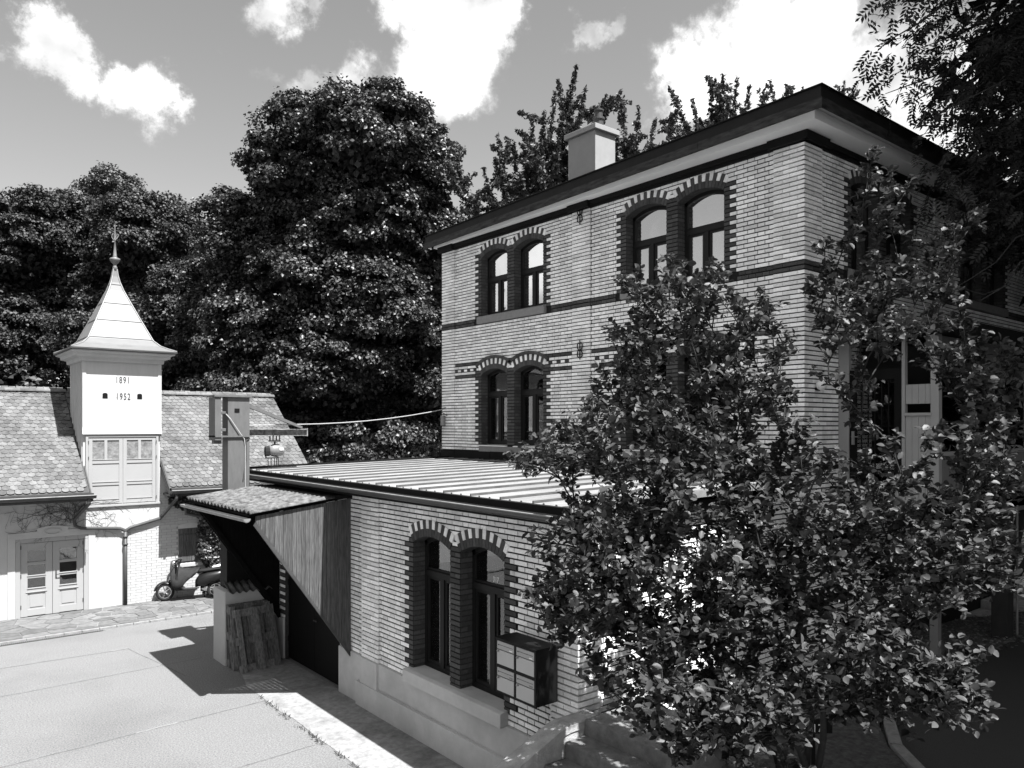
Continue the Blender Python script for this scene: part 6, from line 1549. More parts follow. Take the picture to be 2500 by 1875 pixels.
nv = Vector((math.sin(R_(-38)), -math.cos(R_(-38)), 0)) * .016
digits('317', -3.72 + nv.x, -2.28 + nv.y, 1.50, .115, 'white', ns, rot=(math.pi / 2, 0, R_(-38)), squeeze=.8)
dg3 = digits('317', -4.7705, 1.80, 2.56, .10, 'white', w6, rot=(math.pi / 2, 0, R_(-90)), squeeze=.7)
ed = thing('edging_block', 'pale concrete edging block lying beside the gravel strip', 'block', (1.0, -1.6, 1))
MB().box(.75, 1.25, -1.78, -1.52, .95, 1.16).build('block', 'kerb', ed, bevel=.02)

# ================================================================== PORCH on the right-hand facade
porch = thing('timber_porch', 'grey timber porch on posts with dark glazed door on the shaded side of the house', 'porch', (1.05, -.8, 1))
VX0, VX1, VY = 1.05, 8.6, -1.6
mb = MB(); mb.box(VX0, VX1, VY, -.02, 3.28, 3.46); mb.build('floor', 'porch_dark', porch)
mb = MB(); mb.box(VX0 - .35, VX1 + .3, VY - .45, -.02, 6.10, 6.22); mb.box(VX0 - .36, VX1 + .3, VY - .46, VY - .42, 6.0, 6.24); mb.build('roof', 'cornice', porch)
mb = MB(); mb.box(VX0, VX0 + .1, -.20, -.02, 3.46, 6.1); mb.box(VX0, VX0 + .1, -1.10, -1.05, 3.46, 6.1); mb.box(VX0, VX0 + .12, VY, VY + .12, 3.2, 6.1)
mb.build('frame', 'porch_light', porch, bevel=.005)
d = MB().box(VX0 + .02, VX0 + .07, -1.05, -.205, 3.47, 5.62).build('door', 'black_metal', porch)
MB().box(VX0 + .01, VX0 + .02, -.93, -.34, 3.75, 5.45).build('pane', 'glass', d)
mb = MB()
for y in (-.85, -.74, -.63, -.52, -.41): mb.box(VX0 - .004, VX0 + .01, y - .006, y + .006, 3.8, 5.4)
for z in (4.0, 4.35, 4.7, 5.05): mb.box(VX0 - .004, VX0 + .01, -.92, -.35, z - .006, z + .006)
for y in (-.79, -.47):
    for z in (4.17, 4.87):
        mb.tube([(VX0, y + .05 * math.cos(a * math.pi / 6), z + .1 * math.sin(a * math.pi / 6)) for a in range(13)], .006, 5)
mb.build('grille', 'iron', d)
mb = MB(); mb.box(VX0 - .01, VX0 + .02, -.29, -.25, 4.40, 4.62); mb.tube([(VX0, -.27, 4.53), (VX0 - .05, -.27, 4.53), (VX0 - .05, -.38, 4.53)], .010, 6); mb.build('door_handle', 'gutter_light', d)
for i in range(4):
    y = -1.105 - i * .098
    MB().box(VX0 + .02, VX0 + .06, y - .094, y, 3.46, 4.86).build('board', 'porch_light', porch)
    MB().box(VX0 + .02, VX0 + .06, y - .094, y, 5.05, 5.35).build('board', 'porch_light', porch)
MB().box(VX0 - .01, VX0 + .08, -1.5, -1.10, 4.865, 4.91).build('rail', 'porch_light', porch)
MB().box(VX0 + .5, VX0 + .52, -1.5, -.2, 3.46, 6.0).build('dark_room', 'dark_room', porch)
n = 44
for i in range(n):
    a = VX0 + .13 + i * (VX1 - VX0 - .13) / n; b = a + (VX1 - VX0 - .13) / n - .006
    MB().box(a, b, VY, VY + .03, 5.52, 6.08).build('board', 'porch', porch)
    MB().box(a, b, VY, VY + .03, 3.2, 4.25).build('board', 'porch', porch)
mb = MB()
for x in (2.35, 3.6, 4.85, 6.1, 7.35): mb.box(x, x + .09, VY - .012, VY + .07, 4.25, 5.52)
mb.box(VX0 + .12, VX1, VY - .02, VY + .08, 4.25, 4.31); mb.build('mullion', 'porch_light', porch)
for x0, x1 in zip((VX0 + .12, 2.44, 3.69, 4.94, 6.19, 7.44), (2.35, 3.6, 4.85, 6.1, 7.35, VX1)):
    MB().box(x0, x1, VY + .03, VY + .036, 4.31, 5.52).build('pane', 'glass', porch)
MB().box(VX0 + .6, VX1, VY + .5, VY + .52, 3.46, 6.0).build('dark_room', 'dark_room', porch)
mb = MB(); mb.box(3.92, 4.22, VY + .02, VY + .28, .9, 3.28)
mb.build('post', 'porch_dark', porch, bevel=.01)
mb = MB()
for s in (-1, 1):
    mb.prism([(4.07 + s * .14, 1.9), (4.07 + s * .14, 2.1), (4.07 + s * .95, 3.28), (4.07 + s * 1.12, 3.28)], 1, VY + .06, VY + .2)
mb.prism([(VY + .02, 1.75), (VY + .02, 1.95), (VY - .30, 2.65), (VY - .36, 2.6)], 0, 4.0, 4.14)
mb.build('brace', 'porch_dark', porch)
MB().box(VX0 + .02, VX0 + .14, VY + .02, VY + .14, .9, 3.2).build('post', 'porch', porch)
MB().tube([(4.32, VY, .8), (4.32, VY, 3.3)], .02, 8).build('downpipe', 'gutter_light', porch)
# steps and low piers under the porch
for i, (x0, x1, z) in enumerate(((6.3, 7.1, .78), (7.1, 7.9, .95), (7.9, 8.8, 1.12))):
    o = MB().box(x0, x1, -1.0, -.02, .4, z).build('side_step', 'coping', bevel=.015)
    tag(o, ['lowest pale step against the shaded house wall under the porch', 'middle pale step against the shaded house wall under the porch', 'uppermost pale step against the shaded house wall under the porch'][i], 'step', 'pale steps under the porch')

# ================================================================== PALLETS
def make_pallet(label):
    """local frame: x across (0.8 m), z up the lean (1.2 m), -y is the underside facing the yard"""
    t = thing('wooden_pallet', label, 'pallet', (0, 0, 0), 'wooden pallets leaning on the pier')
    for x in (.05, .40, .75):
        MB().box(x - .05 if x != .40 else x - .072, x + .05 if x != .40 else x + .072, -.144, -.122, 0, 1.2).build('runner_board', 'pallet', t)
        for z in (.0725, .60, 1.1275):
            MB().box(x - .05 if x != .40 else x - .072, x + .05 if x != .40 else x + .072, -.121, -.045, z - .0725, z + .0725).build('block', 'pallet', t)
    for z in (.0725, .60, 1.1275): MB().box(0, .8, -.044, -.023, z - .0725, z + .0725).build('stringer_board', 'pallet', t)
    for x, w in ((.06, .12), (.23, .08), (.40, .10), (.57, .08), (.74, .12)): MB().box(x - w / 2, x + w / 2, -.022, 0, 0, 1.2).build('deck_board', 'pallet', t)
    return t


def copy_thing(src, label):
    c = src.copy(); COL.objects.link(c); c['label'] = label; WPOS[c.name] = Vector((0, 0, 0))
    for ch in src.children:
        d = ch.copy(); COL.objects.link(d); d.parent = c
        for gch in ch.children:
            e = gch.copy(); COL.objects.link(e); e.parent = d
    return c


def place_pallet(t, bl, lean, yaw):
    t.matrix_world = Matrix.Translation(bl) @ Matrix.Rotation(yaw, 4, 'Z') @ Matrix.Rotation(-lean, 4, 'X') @ Matrix.Translation((0, .144, 0))


p1 = make_pallet('foremost weathered pallet leaning with its underside to the yard')
p2 = copy_thing(p1, 'middle pallet of the leaning stack, half hidden by the foremost one')
p3 = copy_thing(p1, 'rearmost pallet standing almost upright against the white pier')
place_pallet(p1, (-6.02, 7.98, .012), R_(17), R_(7))
place_pallet(p2, (-6.09, 8.28, .012), R_(11), R_(1))
place_pallet(p3, (-6.10, 8.50, .012), R_(4), R_(0))

# ================================================================== SCOOTER (local: +x forward, z up; rear wheel at x=0)
sco = thing('motor_scooter', 'dark motor scooter with a grey leg apron parked against the barn wall', 'scooter', (0, 0, 0))


def wheel(x, rad, w, name):
    mb = MB(); n = 24
    sec = [(rad - .075, -w * .35), (rad - .05, -w * .5), (rad - .012, -w * .42), (rad, 0), (rad - .012, w * .42), (rad - .05, w * .5), (rad - .075, w * .35)]
    rings = [[(x + r * math.cos(2 * math.pi * k / n), y, rad + r * math.sin(2 * math.pi * k / n)) for r, y in sec] for k in range(n)]
    mb.loft(rings + [rings[0]], caps=False)
    t = mb.build(name, 'rubber', sco, smooth=True)
    mb = MB()
    for a in range(5):
        an = a * 2 * math.pi / 5
        mb.tube([(x + .03 * math.cos(an), 0, rad + .03 * math.sin(an)), (x + (rad - .07) * math.cos(an), 0, rad + (rad - .07) * math.sin(an))], .018, 6)
    mb.tube([(x, -.06, rad), (x, .06, rad)], .035, 10)
    rr = [[(x + r * math.cos(2 * math.pi * k / n), y, rad + r * math.sin(2 * math.pi * k / n)) for r, y in ((rad - .085, -.03), (rad - .07, -.03), (rad - .07, .03), (rad - .085, .03))] for k in range(n)]
    mb.loft(rr + [rr[0]], caps=False)
    mb.build('rim', 'chrome', t)


wheel(0, .23, .12, 'wheel'); wheel(1.27, .235, .11, 'wheel')


def ell(x, zc, ry, rz, n=14, e=1.0, y=0):
    return [(x, y + ry * math.copysign(abs(math.cos(2 * math.pi * k / n)) ** e, math.cos(2 * math.pi * k / n)), zc + rz * math.copysign(abs(math.sin(2 * math.pi * k / n)) ** e, math.sin(2 * math.pi * k / n))) for k in range(n)]


MB().loft([ell(-.34, .70, .03, .04), ell(-.28, .68, .11, .10), ell(-.05, .60, .165, .165), ell(.2, .55, .175, .19), ell(.42, .50, .15, .17), ell(.52, .42, .09, .10)]).build('rear_body', 'scooter', sco, smooth=True)
MB().loft([ell(-.33, .79, .09, .02), ell(-.25, .80, .13, .045), ell(.0, .79, .145, .055), ell(.22, .76, .14, .055), ell(.46, .74, .12, .05), ell(.54, .72, .06, .03)]).build('seat', 'rubber', sco, smooth=True)
MB().loft([ell(-.34, .845, .06, .015), ell(-.28, .86, .12, .035), ell(-.1, .865, .14, .04), ell(.06, .84, .13, .03), ell(.10, .83, .08, .015)]).build('seat_cover', 'seat_white', sco, smooth=True)
mb = MB(); mb.box(.46, 1.0, -.15, .15, .26, .31); mb.build('footboard', 'scooter', sco, bevel=.02)
mb = MB(); mb.box(.44, 1.02, -.165, -.15, .265, .295); mb.build('trim', 'gutter_light', sco)
# leg shield
rg = []
for x, z, w in ((.98, .28, .14), (1.04, .36, .20), (1.08, .55, .22), (1.05, .78, .19), (1.0, .95, .12), (.97, 1.0, .05)):
    rg.append([(x - .10 * (y / w) ** 2 * w / .2 + d, y, z) for d in (0.03,) for y in np.linspace(-w, w, 9)] + [(x - .10 * (y / w) ** 2 * w / .2 - .02, y, z) for y in np.linspace(w, -w, 9)])
MB().loft(rg).build('leg_shield', 'scooter', sco, smooth=True)
MB().loft([ell(1.10, .62, .045, .05), ell(1.13, .62, .05, .11), ell(1.145, .62, .03, .08)]).build('horn_grille', 'chrome', sco, smooth=True)
MB().loft([ell(.98, .97, .05, .06), ell(1.04, .99, .09, .08), ell(1.12, .98, .085, .075), ell(1.15, .975, .05, .05)]).build('headlight', 'chrome', sco, smooth=True)
n = 12
fr = [[(1.27 + r * math.cos(a), y, .235 + r * math.sin(a)) for r, y in ((.24, -.075), (.275, -.05), (.285, 0), (.275, .05), (.24, .075))] for a in [R_(8 + 150 * k / n) for k in range(n + 1)]]
MB().loft(fr, closed=False, caps=False).build('fender', 'scooter', sco, smooth=True)
MB().tube([(1.27, -.075, .235), (1.19, -.07, .50), (1.02, 0, .95)], .02, 8).build('fork', 'chrome', sco)
mb = MB(); mb.tube([(.92, -.36, 1.05), (.98, -.2, 1.06), (1.02, 0, 1.03), (.98, .2, 1.06), (.92, .36, 1.05)], .014, 8)
hbar = mb.build('handlebar', 'iron', sco)
for s in (-1, 1):
    MB().tube([(.93, s * .25, 1.053), (.915, s * .38, 1.048)], .021, 8).build('grip', 'rubber', hbar)
    MB().tube([(1.0, s * .22, 1.06), (1.04, s * .36, 1.05)], .007, 5).build('brake_lever', 'iron', hbar)
MB().tube([(.98, .24, 1.06), (1.0, .30, 1.22), (1.0, .33, 1.27)], .007, 5).build('mirror_stem', 'iron', hbar)
MB().tube([(.98, -.22, 1.06), (1.06, -.26, 1.0), (1.14, -.2, .8)], .006, 5).build('brake_cable', 'rubber', hbar)
MB().loft([ell(-.10, .24, .05, .08, y=-.13), ell(-.02, .25, .07, .12, y=-.14), ell(.20, .28, .08, .11, y=-.14), ell(.40, .27, .06, .08, y=-.13)]).build('engine', 'chrome', sco, smooth=True)
MB().loft([ell(-.32, .22, .05, .05, y=.14), ell(-.28, .22, .07, .07, y=.14), ell(.05, .22, .07, .07, y=.14), ell(.1, .22, .03, .03, y=.14)]).build('exhaust', 'gutter', sco, smooth=True)
MB().tube([(-.34, -.16, .62), (-.46, -.14, .66), (-.48, 0, .67), (-.46, .14, .66), (-.34, .16, .62)], .013, 6).build('rear_rack', 'chrome', sco)
MB().tube([(.35, -.1, .27), (.30, -.2, .02)], .012, 6).build('stand', 'iron', sco)
# draped leg apron from the handlebar over the seat
rows = []
for i in range(15):
    t = i / 14
    xs = 1.13 - .72 * t
    zt = [1.0, .985, .96, .93, .90, .87, .85, .845, .84, .835, .835, .835, .83, .83, .83][i]
    zb = [.40, .34, .30, .30, .31, .34, .38, .43, .48, .53, .58, .63, .68, .72, .76][i]
    r = []
    for j in range(13):
        v = -1 + 2 * j / 12
        y = .235 * math.sin(v * 1.45) + .012 * math.sin(i * 1.3 + j)
        drop = abs(v) ** 2.2
        r.append((xs + .03 * math.sin(j * .9 + i * .3) * drop, y, zt - (zt - zb) * drop + .012 * math.sin(i * 1.7 + j * 1.1)))
    rows.append(r)
o = MB().loft(rows, closed=False, caps=False).build('leg_apron', 'cloth', sco, smooth=True)
o.modifiers.new('thick', 'SOLIDIFY').thickness = .012
sco.matrix_world = Matrix.Translation((-4.32, 14.74, .045)) @ Matrix.Rotation(R_(158), 4, 'Z') @ Matrix.Rotation(R_(5), 4, 'X')

# ================================================================== VEGETATION
def leaf_mesh(P, N, L, W, rng, full=False, fold=.25, droop=None):
    """leaf blades at P with normals N, length L, width W"""
    n = len(P)
    N = N / (np.linalg.norm(N, axis=1, keepdims=True) + 1e-9)
    T = rng.normal(size=(n, 3))
    if droop is not None: T = T * .6 + droop
    T -= N * np.sum(T * N, axis=1, keepdims=True)
    T /= (np.linalg.norm(T, axis=1, keepdims=True) + 1e-9)
    B = np.cross(N, T)
    L = L[:, None]; W = W[:, None]
    if not full:
        v = np.stack([P - T * L * .5, P + B * W * .5 + N * W * fold, P + T * L * .5, P - B * W * .5 + N * W * fold], 1)
        i = np.arange(n)[:, None] * 4
        F = np.concatenate([i + np.array([[0, 1, 2]]), i + np.array([[0, 2, 3]])], 0)
        return v.reshape(-1, 3), F
    c = lambda t, b, h: P + T * L * t + B * W * b + N * (W * h)
    v = np.stack([c(-.5, 0, 0), c(-.25, .40, fold * .8), c(.1, .5, fold), c(.36, .28, fold * .4), c(.5, 0, -.15), c(.36, -.28, fold * .4), c(.1, -.5, fold), c(-.25, -.40, fold * .8), c(0.05, 0, 0)], 1)
    i = np.arange(n)[:, None] * 9
    F = np.concatenate([i + np.array([[8, k, (k + 1) % 8]]) for k in range(8)], 0)
    return v.reshape(-1, 3), F


def unit(rng, n):
    v = rng.normal(size=(n, 3)); return v / np.linalg.norm(v, axis=1, keepdims=True)


def crown_leaves(blobs, n_leaf, rng, clump=.7, size=(.16, .26), density=1.0, gap=.15):
    blobs = np.array(blobs, float)            # x y z rx rz
    rad = np.stack([blobs[:, 3], blobs[:, 3], blobs[:, 4]], 1)
    wts = blobs[:, 3] * blobs[:, 4]; wts = wts / wts.sum()
    # clump centres on the outer shells
    nc = int(2.4 * np.sum(4 * np.pi * blobs[:, 3] * blobs[:, 4]) / (np.pi * clump ** 2) * density)
    b = rng.choice(len(blobs), nc, p=wts)
    d = unit(rng, nc)
    d[:, 2] = np.where(d[:, 2] < -.55, -d[:, 2], d[:, 2])
    c = blobs[b, :3] + d * rad[b] * rng.uniform(.74, 1.13, (nc, 1))
    inside = np.zeros(nc, bool)
    for k in range(len(blobs)):
        q = (c - blobs[k, :3]) / rad[k]
        inside |= (np.sum(q * q, 1) < .62) & (b != k)
    keep = ~inside & (rng.random(nc) > gap)
    tocam = CAM - c; tocam /= np.linalg.norm(tocam, axis=1, keepdims=True)
    keep &= (np.sum(tocam * d, 1) > -.25) | (rng.random(nc) < .4)
    c, d = c[keep], d[keep]
    m = len(c)
    cs = clump * rng.uniform(.5, 1.7, m)
    k = rng.integers(0, m, n_leaf)
    o = unit(rng, n_leaf)
    ax = d[k] * .8 + np.array([0, 0, .8]); ax /= np.linalg.norm(ax, axis=1, keepdims=True)
    s = np.sum(o * ax, 1); o = np.where((s < -.15)[:, None], o - 2 * s[:, None] * ax, o)
    r = cs[k][:, None] * rng.uniform(.55, 1.1, (n_leaf, 1))
    P = c[k] + o * r * np.array([1.0, 1.0, .62]) + rng.normal(size=(n_leaf, 3)) * .06
    N = o * .45 + d[k] * .2 + np.array([0, 0, .6]) + rng.normal(size=(n_leaf, 3)) * .5
    # shaded inner leaves
    ni = int(n_leaf * .16)
    bi = rng.choice(len(blobs), ni, p=wts)
    Pi = blobs[bi, :3] + unit(rng, ni) * rad[bi] * rng.uniform(.35, .85, (ni, 1))
    P = np.concatenate([P, Pi]); N = np.concatenate([N, rng.normal(size=(ni, 3)) + np.array([0, 0, .5])])
    L = rng.uniform(size[0], size[1], len(P)); L[n_leaf:] *= 1.9
    return P, N, L, L * rng.uniform(.7, .95, len(P))


def limb_mesh(mb, base, r0, top, n_limbs, targets, rng):
    mb.tube([base, base + (top - base) * .5 + Vector((rng.normal() * .2, rng.normal() * .2, 0)), top], [r0, r0 * .75, r0 * .35], 8)
    for t in targets[:n_limbs]:
        s = base + (top - base) * float(rng.uniform(.25, .8))
        t = Vector(t); mid = (s + t) / 2 + Vector((rng.normal() * .3, rng.normal() * .3, .5))
        mb.tube([s, mid, t], [r0 * .4, r0 * .22, r0 * .06], 6)


def blob_tree(name, label, blobs, n_leaf, seed, m, clump, size, group, trunk_r=.3, gap=.36, base=None):
    rng = np.random.default_rng(seed)
    B = np.array(blobs)
    ctr = B[:, :3].mean(0)
    base = Vector(base) if base else Vector((ctr[0], ctr[1], -.1))
    t = thing(name, label, 'tree', base, group)
    P, N, L, W = crown_leaves(blobs, n_leaf, rng, clump, size, gap=gap)
    V, F = leaf_mesh(P, N, L, W, rng)
    link('crown', np_mesh('crown', V, F, m), t)
    mb = MB(); top = Vector((ctr[0], ctr[1], B[:, 2].max()))
    limb_mesh(mb, base, trunk_r, top, 14, [tuple(b[:3]) for b in B], rng)
    mb.build('trunk', 'trunk', t, smooth=True)
    return t


blob_tree('maple_tree', 'tall dense dark maple rising between the barn and the house', MAPLE, 230000, 1, 'leaf_maple', .52, (.115, .20), None, .38, .42)
G_ = 'trees of the wood behind the barn'
blob_tree('wood_tree', 'dark leafy tree at the left edge behind the barn roof', F1, 90000, 2, 'leaf_wood', .60, (.13, .22), G_)
blob_tree('wood_tree', 'rounded dark tree directly left of the tower spire', F2, 75000, 3, 'leaf_wood', .6, (.13, .22), G_)
blob_tree('wood_tree', 'sparse pale tree top showing above the other trees over the spire', F3, 9500, 4, 'leaf_back', .42, (.13, .22), G_, .16, .45)
blob_tree('wood_tree', 'dense dark tree directly right of the tower spire', F4, 85000, 5, 'leaf_wood', .6, (.12, .20), G_)
blob_tree('wood_tree', 'lower dark tree in the dip between spire and tall maple', F5, 60000, 6, 'leaf_wood', .55, (.115, .20), G_)
blob_tree('wood_tree', 'dark bushy tree at the left foot of the tall maple', F6, 45000, 7, 'leaf_maple', .5, (.11, .18), G_)
blob_tree('wood_tree', 'narrow tree in the gap between maple and left end of the house', WOOD, 50000, 8, 'leaf_wood', .5, (.11, .18), G_, .2)
rng = np.random.default_rng(20)
# far undergrowth that closes the foot of the wood
far = [(-14 + i * 3.1 + rng.normal() * .6, 47 + 6 * math.sin(i * 1.7), 3.4 + rng.normal() * .5, 3.0, 3.6) for i in range(20)]
P, N, L, W = crown_leaves(far, 60000, rng, .9, (.25, .42))
V, F = leaf_mesh(P, N, L, W, rng)
tag(link('undergrowth', np_mesh('undergrowth', V, F, 'leaf_wood')), 'dark undergrowth closing the gaps at the foot of the wood', 'undergrowth', kind='stuff')


twigs = []


def shoot_leaves(shoots, per, rng, rad, L0, L1, up=.5, t0=.15, ratio=.5):
    P, N, D = [], [], []
    ex = []
    for a, b in shoots:
        a, b = np.array(a), np.array(b); d = b - a; ln = np.linalg.norm(d)
        ex.append((a, b, 1.0))
        for _ in range(int(3 + ln * 1.6)):
            t = rng.uniform(.1, .92); p = a + d * t + np.array([0, 0, -.10 * ln]) * 4 * t * (1 - t)
            v = d / ln * rng.uniform(.05, .7) + unit(rng, 1)[0] * np.array([1, 1, .7]); v /= np.linalg.norm(v)
            ex.append((p, p + v * ln * rng.uniform(.22, .5) * (1.25 - .7 * t), .8))
    twigs.clear(); twigs.extend(ex)
    for a, b, f_ in ex:
        a, b = np.array(a), np.array(b); d = b - a; ln = np.linalg.norm(d)
        k = max(int(per * ln), 10)
        t = rng.uniform(t0, 1.0, k)
        w = rad * f_ * (.62 - .45 * t)
        bow = np.array([0, 0, -.10 * ln * (f_ == 1.0)]) * (4 * t * (1 - t))[:, None]
        # side shoots
        P.append(a + d * t[:, None] + bow + unit(rng, k) * w[:, None] * rng.uniform(.2, 1, (k, 1)))
        N.append(rng.normal(size=(k, 3)) * .6 + np.array([0, 0, up])); D.append(np.tile(d / ln * .7, (k, 1)))
    P, N, D = np.concatenate(P), np.concatenate(N), np.concatenate(D)
    L = rng.uniform(L0, L1, len(P))
    return P, N, L, L * ratio * rng.uniform(.8, 1.2, len(P)), D


def shoot_tree(name, label, shoots, per, seed, m, rad, L0, L1, group, base, fork, tr, fill=0, fillr=2.0, up=.5, ratio=.5):
    rng = np.random.default_rng(seed)
    t = thing(name, label, 'tree', base, group)
    P, N, L, W, D = shoot_leaves(shoots, per, rng, rad, L0, L1, up, ratio=ratio)
    V, F = leaf_mesh(P, N, L, W, rng, droop=D)
    link('crown', np_mesh('crown', V, F, m), t)
    mb = MB(); fk = Vector(fork)
    mb.tube([Vector(base), (Vector(base) + fk) / 2 + Vector((.1, .1, 0)), fk], [tr, tr * .85, tr * .6], 8)
    for a, b in shoots:
        a, b = Vector(a), Vector(b)
        bow = Vector((0, 0, -.10 * (b - a).length))
        mb.tube([fk, fk.lerp(a, .6) + Vector((0, 0, .2)), a], [tr * .35, tr * .2, tr * .12], 5)
        mb.tube([a, a.lerp(b, .35) + bow * .9, a.lerp(b, .7) + bow * .84, b], [tr * .12, tr * .09, tr * .06, tr * .02], 4)
    for a, b, f_ in twigs:
        if f_ < 1: mb.tube([a, b], [tr * .05, tr * .02], 3)
    mb.build('trunk', 'trunk', t, smooth=True)
    return t


def mean_low(S): return tuple(np.mean([a for a, b in S], 0) + np.array([0, 0, -2.5]))


def base_of(S): m = np.mean([a for a, b in S], 0); return (m[0], m[1], -.1)


GB = 'feathery trees behind the brick house'
shoot_tree('ash_tree', 'feathery upright tree rising behind the chimney', T1, 95, 31, 'leaf_back', .62, .14, .26, GB, base_of(T1), mean_low(T1), .3)
shoot_tree('ash_tree', 'light feathery tree just right of the chimney', T2, 85, 32, 'leaf_back', .58, .14, .25, GB, base_of(T2), mean_low(T2), .24)
shoot_tree('ash_tree', 'feathery tree against the white cloud above the middle of the roof', T3, 85, 33, 'leaf_back', .58, .14, .25, GB, base_of(T3), mean_low(T3), .26)
shoot_tree('ash_tree', 'few feathery tips showing over the near corner of the roof', T4, 60, 34, 'leaf_back', .5, .14, .24, GB, base_of(T4), mean_low(T4), .2)
# low filling shoots behind the chimney tree
# ---- big overhanging tree on the right
rng = np.random.default_rng(41)
ovt = thing('robinia_tree', 'large dark tree with pinnate leaves hanging over the right side of the house', 'tree', (6.5, -6.5, .9))
P, N, L, W, D = [], [], [], [], []


def fronds(a, b, n, spread, rng):
    """compound leaves: a rachis with pairs of leaflets"""
    out = []
    a, b = np.array(a), np.array(b); d = b - a
    for _ in range(n):
        t = rng.uniform(.05, 1.0)
        p = a + d * t + rng.normal(size=3) * spread * (1.15 - .8 * t)
        ax = d / np.linalg.norm(d) * .6 + rng.normal(size=3) * .55 + np.array([0, 0, -.35]); ax /= np.linalg.norm(ax)
        up = np.array([0, 0, 1.0]) + rng.normal(size=3) * .5; up -= ax * (up @ ax); up /= np.linalg.norm(up)
        sd = np.cross(ax, up); ln = rng.uniform(.24, .38)
        for k in range(6):
            q = p + ax * ln * (k + .5) / 6 - up * .02 * (k / 6) ** 2 * 3
            for s in (-1, 1):
                tv = sd * s * .8 + ax * .55
                out.append((q + tv * .05, up + rng.normal(size=3) * .2, tv))
        out.append((p + ax * ln * 1.1, up, ax))
    return out


fl = []
for a, b in OV:
    fl += fronds(a, b, int(rng.integers(17, 25) * (1.7 if b[2] < 9.2 else 1.0)), .42, rng)
P = np.array([f[0] for f in fl]); N = np.array([f[1] for f in fl]); D = np.array([f[2] for f in fl])
Ln = rng.uniform(.085, .125, len(P))
V, F = leaf_mesh(P, N, Ln, Ln * .38, rng, droop=D * 6, fold=.12)
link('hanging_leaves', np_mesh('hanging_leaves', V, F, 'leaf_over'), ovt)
# the crown above and behind, out of the frame, that shades this side of the house
cb = [(1.6, -4.6, 14.6, 2.4, 2.2), (3.6, -4.2, 13.6, 3.0, 2.6), (6.6, -4.0, 12.6, 3.0, 2.8), (9.6, -4.4, 12.2, 3.0, 2.8), (2.4, -7.4, 14.2, 3.2, 2.4), (5.6, -7.4, 14.0, 3.4, 2.8), (9.0, -7.6, 13.0, 3.4, 2.8),
      (1.4, -8.8, 13.2, 2.6, 2.0), (3.2, -10.6, 12.6, 3.2, 2.4), (6.8, -10.8, 12.4, 3.2, 2.6), (12, -5.2, 11.6, 3.0, 2.8), (-.8, -9.4, 12.6, 1.9, 1.2), (4.6, -2.6, 16.4, 2.8, 2.0),
      (7.2, -2.4, 8.6, 1.6, 1.3), (9.4, -3.0, 8.2, 1.8, 1.5), (7.6, -2.6, 10.6, 1.8, 1.4)]
P, N, L, W = crown_leaves(cb, 70000, rng, .9, (.28, .5), gap=.10)
V, F = leaf_mesh(P, N, L, W * .6, rng)
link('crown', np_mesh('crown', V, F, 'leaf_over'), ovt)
mb = MB(); fk = Vector((6.0, -6.2, 8.5))
mb.tube([(6.5, -6.5, .8), (6.3, -6.3, 4.5), fk], [.42, .34, .26], 10)
for b in cb: mb.tube([fk, (fk + Vector(b[:3])) / 2 + Vector((0, 0, .6)), b[:3]], [.16, .09, .03], 6)
for a, b in OV[::2]:
    a, b = Vector(a), Vector(b)
    mb.tube([fk.lerp(a, .5) + Vector((0, 0, 1.2)), a, a.lerp(b, .5) + Vector((0, 0, -.05)), b], [.05, .03, .016, .005], 5)
for pts in HANG: mb.tube(pts, [.012, .010, .009, .007, .005][:len(pts)], 5)
mb.build('trunk', 'trunk', ovt, smooth=True)

# ---- shrub in front
rng = np.random.default_rng(51)
shrub = thing('garden_shrub', 'large round-leaved shrub growing in front of the house beside the stairs', 'shrub', (-4.1, -2.3, 1.05))
SB = np.array([-4.15, -2.35, 1.05])
S = np.array(SHRUB)
stems = MB()
LP, LN, LD = [], [], []
forks = np.array([[-4.9, -1.9, 2.6], [-4.6, -1.75, 3.0], [-4.3, -1.9, 3.3], [-4.0, -2.0, 3.2], [-3.7, -2.2, 3.0], [-3.5, -2.5, 2.6], [-4.3, -2.7, 2.4], [-5.0, -2.4, 2.2]])
for i, f in enumerate(forks):
    b = SB + np.array([math.cos(i * .8) * .16, math.sin(i * .8) * .16, 0])
    stems.tube([b, (b + f) / 2 + rng.normal(size=3) * .06, f], [.04, .032, .024], 7)
nodes = [f for f in forks]
jit = np.array(SHRUB_FILL)
jit = jit[(jit[:, 2] > 1.3) & (rng.random(len(jit)) < .76)]
S = np.concatenate([S, jit])
S = S[np.argsort(np.linalg.norm(S - SB, axis=1))]
dmax = np.linalg.norm(S - SB, axis=1).max()
